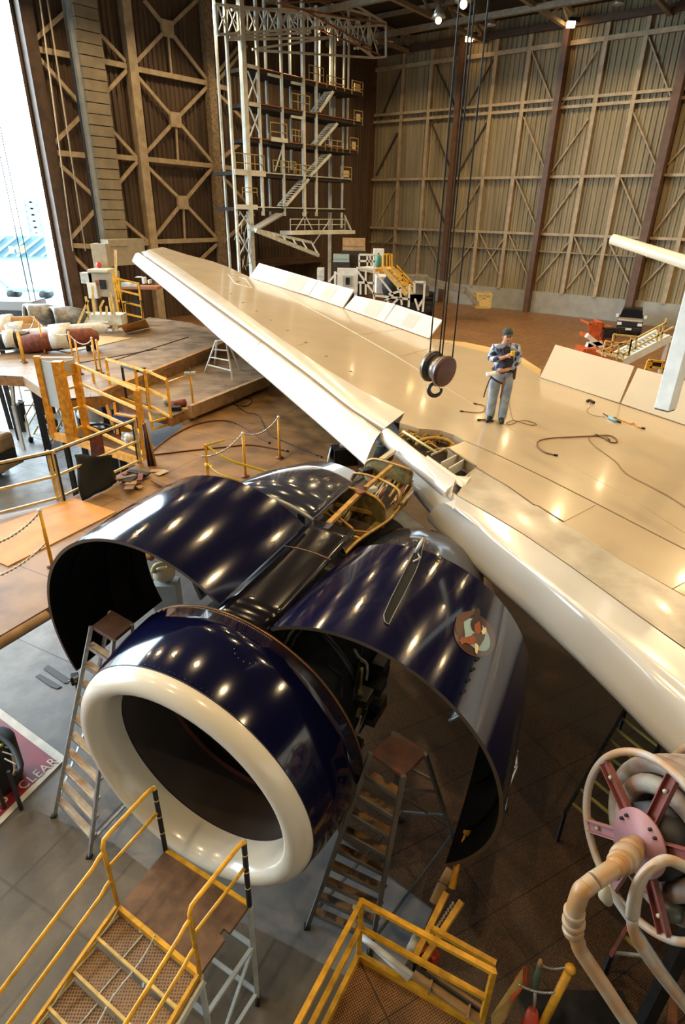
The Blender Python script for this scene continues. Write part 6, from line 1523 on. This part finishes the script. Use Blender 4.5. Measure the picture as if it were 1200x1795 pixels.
obj('riser_foot', MB().tube([A7,A7-UP*1.2,V((A7.x+.1,A7.y,.0))],.050,12), PIPEM, reel)
# reel stand: broad flat hoop and legs
loop=[D4(1108,1608,3.9),D4(1112,1575,3.86),D4(1124,1540,3.82),D4(1145,1518,3.8),D4(1170,1508,3.8),D4(1200,1520,3.82),D4(1240,1545,3.85)]
lp=smoothpts(loop,6)
obj('stand_hoop', MB().grid([[p+RN*.05 for p in lp],[p-RN*.05 for p in lp]]), HRM, reel, solid=.03)
obj('stand_hoop_tube', MB().tube(lp,.036,10), HRM, reel)
leg=[D4(1108,1608,3.9),D4(1112,1640,3.95),D4(1150,1700,4.05),D4(1230,1800,4.25)]
obj('stand_leg', MB().tube(smoothpts(leg,5),.036,10), HRM, reel)
lg=D4(1230,1800,4.25); obj('stand_leg', MB().bar(lg,V((lg.x,lg.y,0)),.09), HRM, reel)
obj('brace_tube', MB().tube([D4(1062,1552,4.45),D4(1105,1615,4.45),D4(1160,1700,4.45),D4(1215,1775,4.45)],.030,10), mat('brace_bluegrey',(.38,.39,.38),.45,var=.2), reel)
obj('inner_bowl', MB().sphere(D4(1172,1585,4.35),.13,16,(1,1,.7)), mat('gunmetal',(.10,.11,.11),.4,metal=.4), reel)
obj('stand_plate', MB().box(V((RC.x+.35,RC.y+.2,.02)),(1.2,1.0,.04)), DK, reel)
obj('stand_column', MB().bar(RC+o_*1.0-UP*.05,V(((RC+o_*1.0).x,(RC+o_*1.0).y,.02)),.12), DK, reel)
obj('stand_axle', MB().cyl(RC,RC+o_*1.05,.04,10), DK, reel)
t=thing('yellow_marker_chain','thin yellow chain on the dark floor behind the hose reel stand','chain',P(1170,1650,.6))
obj('chain_run', MB().tube([P(1148,1632,.02),P(1175,1650,.02),P(1202,1672,.02)],.02,5), YELP, t)
t=thing('orange_hazard_strip','upright orange striped strip low at the right edge below the reel','strip',P(1185,1760,0))
obj('strip_face', MB().poly([P(1188,1735,.35),P(1175,1735,.35),P(1168,1800,.1),P(1186,1800,.1)],(.01,.01,-.03)), mat('hazard_rust',(.30,.11,.04),.6,var=.4,scale=12), t)

# ================================================================ HOIST HOOK OVER THE WING
yh=10.3
H_=lambda x,y: PY(x,y,yh)
t=thing('hoist_hook_block','dark red twin-sheave hoist hook block hanging on steel cables over the wing','hook block',H_(765,688))
axh=V((.64,-.72,-.12)).normalized()
SH=mat('sheave_dark',(.02,.015,.015),.3,coat=.3); SHR=mat('sheave_oxblood',(.055,.008,.008),.45,coat=.3); SHM_=mat('sheave_rim',(.35,.34,.32),.3,metal=.8)
cL=H_(757,642); cR=cL+axh*.27
def disc(c,r,w,m,nm): return obj(nm, MB().varitube([c-axh*w/2,c-axh*w*.42,c+axh*w*.42,c+axh*w/2],[r*.9,r,r,r*.88],32), m, t)
disc(cL,.255,.12,SH,'sheave_cover'); disc(cR,.26,.13,SHR,'sheave_cover'); disc((cL+cR)/2,.2,.18,SHM_,'sheave_wheel')
for c in (cL,cR): obj('rim_band', MB().tube([c+axh*.0+(axh.orthogonal().normalized()*cos(a)+axh.cross(axh.orthogonal().normalized())*sin(a))*.262 for a in [2*pi*k/32 for k in range(32)]],.012,6,closed=True), SHM_, t)
c=H_(765,669); obj('swivel', MB().varitube([c+UP*.06,c-UP*.02,c-UP*.07],[.06,.07,.05],14), SHM_, t)
hk=[(763,672),(762,680),(768,682)]
hc=H_(762,683); pts=[]; rs=[]
hx=V((1,0,0))
for k in range(15):
    a=radians(105+ k*19); pts.append(hc+hx*.11*cos(a)+UP*.11*sin(a)); rs.append(.042*(1-.55*abs(k/14-.45)*1.1))
obj('hook', MB().varitube([c-UP*.05]+pts,[.03]+rs,10), SH, t); obj('safety_latch', MB().bar(hc+hx*.03+UP*.09,hc+hx*.09+UP*.02,.015), SHM_, t)
for x in (752,768,773,792):
    p=H_(x,632 if x not in (768,773) else 640); obj('cable', MB().cyl(p,V((p.x,p.y,20.0)),.012,6), DK, t)
top=H_(770,632); obj('trolley', MB().box(V((top.x,top.y,20.1)),(1.0,.6,.35)), DK, t)
# lamps at the top of the wall
for k,(px,py,lab,w) in enumerate(((822,68,'small pale floodlight at the top of the back wall, left of two',1.2),(1000,43,'small pale floodlight at the top of the back wall, right of two',1.2))):
    p=WB(px,py,2.0); t=thing('wall_floodlight',lab,'floodlight',p)
    obj('housing', MB().box(p+V((.2,0,.25)),(.8,.3,.3)), DK, t); obj('lens', MB().box(p,(.55,.3,.35)), LENS, t); obj('bracket', MB().bar(p+UP*.3,p-BN*1.6+UP*.3,.08), DK, t)
    t['category']='floodlight'
for k,(px,py,lab) in enumerate(((768,36,'round glowing lamp hanging beside the hoist cables below the roof'),(812,8,'bright glowing lamp at the very top edge right of the hoist cables'))):
    p=PY(px,py,(43,36)[k]); t=thing('hanging_lamp',lab,'lamp',p)
    obj('bulb', MB().sphere(p,.17,14), LENS, t); obj('shade', MB().varitube([p+UP*.7,p+UP*.4,p+UP*.12],[.12,.25,.42],16), SHM, t); obj('stem', MB().cyl(p+UP*.7,V((p.x,p.y,HT)),.03,6), DK, t)
# ================================================================ THINGS LYING ON THE WING
def lay2(nm,lab,pts,r,m,cat='hose',ends=True):
    q=smoothpts([Wp(x,y,.006+r) for x,y in pts],7); t=thing(nm,lab,cat,q[0]); obj('run', MB().tube(q,r,6), m, t)
    if ends:
        for a,b in ((q[0],q[1]),(q[-1],q[-2])): obj('fitting', MB().cyl(a,a-(b-a).normalized()*.07,r*1.7,8), CARD if m is HOSE else DK, t)
HOS2=mat('red_brown_hose',(.16,.05,.02),.45)
lay2('air_hose','red-brown hose with a hook-shaped end lying on the cream wing, with coiled end',[(970,797),(955,793),(942,783),(944,773),(965,768),(1000,766),(1040,764),(1065,763),(1078,768),(1081,775),(1070,775),(1058,768),(1048,764)],.012,HOS2)
lay2('electric_cord','brown cord running from the hose coil down to the right edge',[(1066,770),(1060,764),(1040,763),(1032,768),(1040,780),(1060,795),(1080,810),(1090,823),(1105,835),(1140,853),(1175,872),(1210,895)],.009,mat('cord_brown',(.22,.13,.05),.5),'cord')
lay2('safety_lanyard','thin brown cord looped on the wing right of the standing man',[(889,665),(890,690),(893,712),(898,733),(905,738),(920,737),(935,741),(940,744),(930,745),(915,741),(900,737),(888,741),(893,744),(905,740)],.008,mat('cord_brown',(.22,.13,.05),.5),'cord',ends=False)
lay2('short_hose','short curved hose lying on the wing left of the man',[(812,721),(830,723),(845,722),(850,716),(848,711),(835,708)],.009,HOS2)
lay2('air_gun','dark air nozzle with a brown handle lying at the man\'s feet',[(842,736),(850,736),(858,737)],.011,DK,'tool')
lay2('blow_gun','dark trigger tool with a thin hose lying near the open bay',[(1031,702),(1034,701),(1038,704)],.02,DK,'tool')
lay2('thin_air_line','thin pale line curling from the trigger tool on the wing',[(1034,704),(1034,712),(1028,720),(1040,728),(1060,731)],.005,mat('cord_brown',(.22,.13,.05),.5),'line',ends=False)
t=thing('pneumatic_drill','pale blue pneumatic tool lying on the wing near the cream panel','tool',Wp(1074,735))
obj('tool_body', MB().cyl(Wp(1067,731,.035),Wp(1080,738,.035),.035,12), mat('tool_blue',(.25,.42,.48),.35), t); obj('nozzle', MB().cyl(Wp(1067,731,.035),Wp(1057,725,.03),.012,8), DK, t); obj('handle', MB().cyl(Wp(1079,737,.035),Wp(1088,741,.02),.02,8), DK, t)
lay2('orange_air_hose','short orange hose with brown fitting beside the pale blue tool',[(1080,734),(1095,739),(1105,743),(1110,741),(1116,748),(1124,750)],.012,ORY)

# ================================================================ THE MAN ON THE WING
feet=Wp(868,738); man=thing('person','person in blue patterned shirt and faded jeans looking down at a yellow tool in hand','person',feet)
JE=mat('faded_jeans',(.17,.22,.31),.9,col2=(.36,.41,.46),scale=7,detail=6); 
def shirt():
    m=bpy.data.materials.new('plaid_shirt'); m.use_nodes=True; nt=m.node_tree; b=nt.nodes['Principled BSDF']; tc=nt.nodes.new('ShaderNodeTexCoord')
    vo=nt.nodes.new('ShaderNodeTexVoronoi'); vo.inputs['Scale'].default_value=16; nt.links.new(tc.outputs['Object'],vo.inputs['Vector'])
    r=nt.nodes.new('ShaderNodeValToRGB'); r.color_ramp.interpolation='CONSTANT'; e=r.color_ramp.elements; e[0].position=0; e[0].color=(.03,.04,.09,1); e[1].position=.30; e[1].color=(.32,.37,.50,1)
    x=e.new(.62); x.color=(.62,.66,.74,1); x=e.new(.85); x.color=(.10,.12,.22,1)
    sp=nt.nodes.new('ShaderNodeSeparateColor'); nt.links.new(vo.outputs['Color'],sp.inputs[0]); nt.links.new(sp.outputs[0],r.inputs[0]); nt.links.new(r.outputs[0],b.inputs['Base Color']); b.inputs['Roughness'].default_value=.85; return m
SHI=shirt(); SKIN=mat('skin',(.55,.27,.16),.5); HAIR=mat('dark_grey_cap',(.05,.06,.06),.8,var=.3); BOOT=mat('black_boot',(.01,.01,.012),.5); BELT=mat('dark_webbing',(.02,.018,.025),.7)
# body frame: x right in the picture, y away, faces the camera slightly left
def M_(x,y,z): return feet+V((x,y,z))
def skinmesh(name,verts,edges,m,parent,rootv=0,sub=2):
    me=bpy.data.meshes.new(name); rt_=ROOT[parent] if parent in ROOT else V()
    me.from_pydata([tuple(V(v[0])-rt_) for v in verts],edges,[]); o=bpy.data.objects.new(name,me); COL.objects.link(o); o.parent=parent; ROOT[o]=rt_
    k=o.modifiers.new('k','SKIN'); 
    for i,v in enumerate(verts):
        sv=me.skin_vertices[0].data[i]; r=v[1]; sv.radius=(r,r) if not isinstance(r,tuple) else r; sv.use_root=(i==rootv)
    k.use_smooth_shade=True
    s=o.modifiers.new('s','SUBSURF'); s.levels=sub; s.render_levels=sub
    dg=bpy.context.evaluated_depsgraph_get(); bpy.context.view_layer.update(); ev=o.evaluated_get(dg); nm=bpy.data.meshes.new_from_object(ev)
    o.modifiers.clear(); o.data=nm; nm.materials.clear(); nm.materials.append(m)
    for p in nm.polygons: p.use_smooth=True
    return o
hip=(.02,.03)
body=[(M_(.02,.03,.96),.08),(M_(.02,.03,1.10),.08),(M_(.01,.02,1.28),.09),(M_(0,.0,1.42),.08),(M_(-.01,-.02,1.48),.07),(M_(-.015,-.05,1.53),.06),(M_(-.02,-.08,1.60),.082),(M_(-.02,-.08,1.68),.076),
 (M_(-.17,0,1.42),.062),(M_(-.255,-.02,1.20),.048),(M_(-.10,-.20,1.26),.036),(M_(-.02,-.25,1.31),.030),
 (M_(.17,0,1.41),.062),(M_(.25,-.02,1.17),.048),(M_(.05,-.18,1.05),.036),(M_(-.06,-.24,1.04),.028),
 (M_(-.08,.03,.84),.06),(M_(-.10,.02,.50),.062),(M_(-.10,.04,.10),.045),(M_(.12,.02,.84),.06),(M_(.11,-.02,.48),.062),(M_(.09,-.05,.08),.045)]
be=[(0,1),(1,2),(2,3),(3,4),(4,5),(5,6),(6,7),(3,8),(8,9),(9,10),(10,11),(3,12),(12,13),(13,14),(14,15),(0,16),(16,17),(17,18),(0,19),(19,20),(20,21)]
bd=skinmesh('body',body,be,SKIN,man)
sh=[(M_(.02,.03,.90),(.185,.15)),(M_(.02,.03,.98),(.205,.165)),(M_(.02,.03,1.10),(.195,.15)),(M_(.01,.02,1.26),(.215,.16)),(M_(0,.0,1.40),(.19,.14)),(M_(-.01,-.01,1.49),.085),(M_(-.19,0,1.41),.095),(M_(-.265,-.02,1.19),.082),(M_(-.12,-.19,1.255),.060),(M_(.20,0,1.40),.095),(M_(.265,-.02,1.17),.082),(M_(.09,-.17,1.06),.060)]
skinmesh('shirt',sh,[(0,1),(1,2),(2,3),(3,4),(4,5),(4,6),(6,7),(7,8),(4,9),(9,10),(10,11)],SHI,man)
je=[(M_(.02,.03,.96),(.19,.15)),(M_(-.095,.03,.84),.128),(M_(-.11,.02,.50),.098),(M_(-.11,.035,.12),.088),(M_(-.11,.035,.06),.088),(M_(.135,.02,.84),.128),(M_(.12,-.02,.48),.098),(M_(.10,-.05,.12),.088),(M_(.10,-.05,.05),.090),(M_(.02,.03,1.03),(.175,.145))]
skinmesh('jeans',je,[(0,1),(1,2),(2,3),(3,4),(0,5),(5,6),(6,7),(7,8),(0,9)],JE,man)
for nm,(x,y),dx_ in (('boot',(-.10,.03),-.10),('boot',(.09,-.05),-.02)):
    zz=0
    obj(nm, MB().varitube([M_(x+.02,y+.08,.06),M_(x,y,.075),M_(x+dx_*.5,y-.10,.055),M_(x+dx_,y-.19,.04)],[.045,.058,.052,.03],12), BOOT, man)
# hands with fingers
def hand(w,dirv,nrm,curl,nm):
    d=dirv.normalized(); n=nrm.normalized(); s=d.cross(n).normalized()
    vs=[(w,.026),(w+d*.04,.030),(w+d*.075,.030)]; ed=[(0,1),(1,2)]
    o=MB().varitube([w-d*.02,w+d*.02,w+d*.06,w+d*.085],[.026,.036,.038,.028],10)
    for k,(off,l) in enumerate(((-.030,.062),(-.010,.072),(.010,.068),(.030,.052))):
        b=w+d*.08+s*off; p1_=b+d*l*.45+n*.01*curl; p2_=p1_+d*l*.25*(1-curl*.4)+n*l*.4*curl; p3_=p2_-d*l*.2*curl+n*l*.3*curl+d*l*.25*(1-curl)
        o.varitube([b,p1_,p2_,p3_],[.011,.010,.009,.007],7)
    th=w+d*.03-s*.034; o.varitube([th,th+d*.02-s*.02+n*.012,th+d*.045-s*.022+n*.03],[.013,.011,.008],7)
    return obj(nm,o,SKIN,bd)
hand(M_(-.02,-.25,1.31),V((.8,-.25,.35)),V((0,.3,-.9)),.8,'hand'); hand(M_(-.06,-.24,1.04),V((-.95,-.25,.0)),V((0,-.2,-1)),.35,'hand')
# head details, looking down to the hands
hc=M_(-.02,-.09,1.645)
obj('head_front', MB().sphere(hc+V((0,-.03,-.03)),.082,14,(.9,1,1.15)), SKIN, bd)
obj('cap', MB().sphere(hc+V((0,.015,.045)),.098,16,(.95,1.1,.95)).add([hc+V((x,y,z)) for x,y,z in ((-.07,-.07,.04),(.07,-.07,.04),(.05,-.15,.015),(-.05,-.15,.015))],[(0,1,2,3)]), HAIR, man, solid=.004)
obj('nose', MB().sphere(hc+V((0,-.118,-.035)),.016,7,(.8,1,1.3)), SKIN, bd)
for s_ in (-1,1): obj('ear', MB().sphere(hc+V((s_*.078,-.01,-.03)),.022,8,(.5,1,1.3)), SKIN, bd); obj('eye', MB().sphere(hc+V((s_*.03,-.103,-.01)),.010,6), DK, bd)
obj('mouth', MB().box(hc+V((0,-.106,-.075)),(.04,.01,.006)), mat('lips',(.35,.12,.09),.5), bd)
obj('dark_vest_front', MB().poly([M_(x,y,z_) for x,y,z_ in ((-.03,-.165,1.42),(.10,-.175,1.40),(.13,-.185,1.18),(.10,-.19,1.10),(-.02,-.195,1.10),(-.04,-.195,1.30))],(0,.02,0)), BELT, man)
mb=MB().tube([M_(.02+.20*cos(a),(.03+.165*sin(a)*1.0),1.00) for a in [2*pi*k/24 for k in range(24)]],.022,6,closed=True); obj('work_belt', mb, BELT, man)
obj('tool_pouch', MB().box(M_(.21,.0,.95),(.08,.12,.24)), mat('pouch_brown',(.08,.03,.025),.7), man, bevel=.02)
obj('harness_leg_loop', MB().tube([M_(-.085+.12*cos(a),.03+.12*sin(a),.80-.06*cos(a)) for a in [2*pi*k/20 for k in range(20)]],.016,6,closed=True), BELT, man)
obj('hanging_strap', MB().tube([M_(-.19,-.02,.88),M_(-.24,-.04,.80),M_(-.28,-.04,.62),M_(-.30,-.04,.48)],.012,5), BELT, man)
obj('front_strap', MB().tube([M_(.03,-.13,.90),M_(.01,-.13,.70),M_(-.0,-.12,.50)],.016,5), REDB, man)
obj('shoulder_strap', MB().tube([M_(.09,-.14,1.40),M_(.10,-.17,1.25),M_(.09,-.16,1.05)],.014,5), BELT, man)
t=thing('yellow_hand_tool','small yellow tool held up in the standing man\'s hand','tool',M_(.04,-.29,1.33))
obj('tool_head', MB().box(M_(.06,-.30,1.37),(.07,.06,.09)), mat('tool_yellow',(.75,.5,.03),.4), t, bevel=.01); obj('tool_grip', MB().cyl(M_(.05,-.29,1.33),M_(.03,-.28,1.26),.014,8), DK, t)
t=thing('white_cloth','white rag held low in the standing man\'s hand','cloth',M_(-.2,-.28,1.02))
obj('rag', MB().grid([[M_(-.17-.05*u,-.27-.02*v+.015*sin(u*2+v),1.05-.012*u-.02*v) for u in range(5)] for v in range(4)]), WHT, t, solid=.008)
SC.view_settings.view_transform='Standard'; SC.view_settings.look='None'; SC.view_settings.gamma=1; SC.view_settings.exposure=.1; SC.view_settings.use_curve_mapping=False
SC.cycles.use_denoising=True; SC.cycles.max_bounces=7; SC.cycles.diffuse_bounces=2; SC.cycles.sample_clamp_indirect=6

t=thing('beige_pump_unit','beige pump unit with yellow fittings seen through the gap under the left cowl','pump',V((*P(290,1010,1.0)[:2],0)))
c=P(288,1005,1.0)
obj('pump_body', MB().varitube([c-V((.2,0,0)),c-V((.05,0,0)),c+V((.15,0,.02)),c+V((.2,0,.02))],[.14,.2,.17,.1],14), BEI, t)
obj('elbow_pipe', MB().tube(smoothpts([c+V((.1,0,.15)),c+V((.12,-.1,.3)),c+V((-.1,-.15,.28)),c+V((-.2,-.1,.1))],5),.05,8), YELP, t)
obj('pump_stand', MB().box(V((c.x,c.y,.4)),(.5,.4,.8)), GRY, t); obj('red_valve', MB().sphere(c+V((-.3,.2,.25)),.07,8), REDB, t)
t=thing('latch_trolley_head','small dark clamp head with a tan foot at the lower tip of the left cowl','clamp',V((*P(133,1195,.3)[:2],0)))
c=P(131,1190,.9)
obj('clamp_body', MB().box(c,(.12,.14,.16),rz=.4), DK, t, bevel=.01); obj('clamp_jaw', MB().box(c+V((.06,-.04,.06)),(.1,.05,.05),rz=.8), OLV, t); obj('clamp_post', MB().cyl(c-UP*.08,V((c.x,c.y,0)),.025,8), CARD, t)
for k in range(2): obj('clamp_bolt', MB().sphere(c+V((-.05+.1*k,-.08,.02)),.02,6), CHN, t)
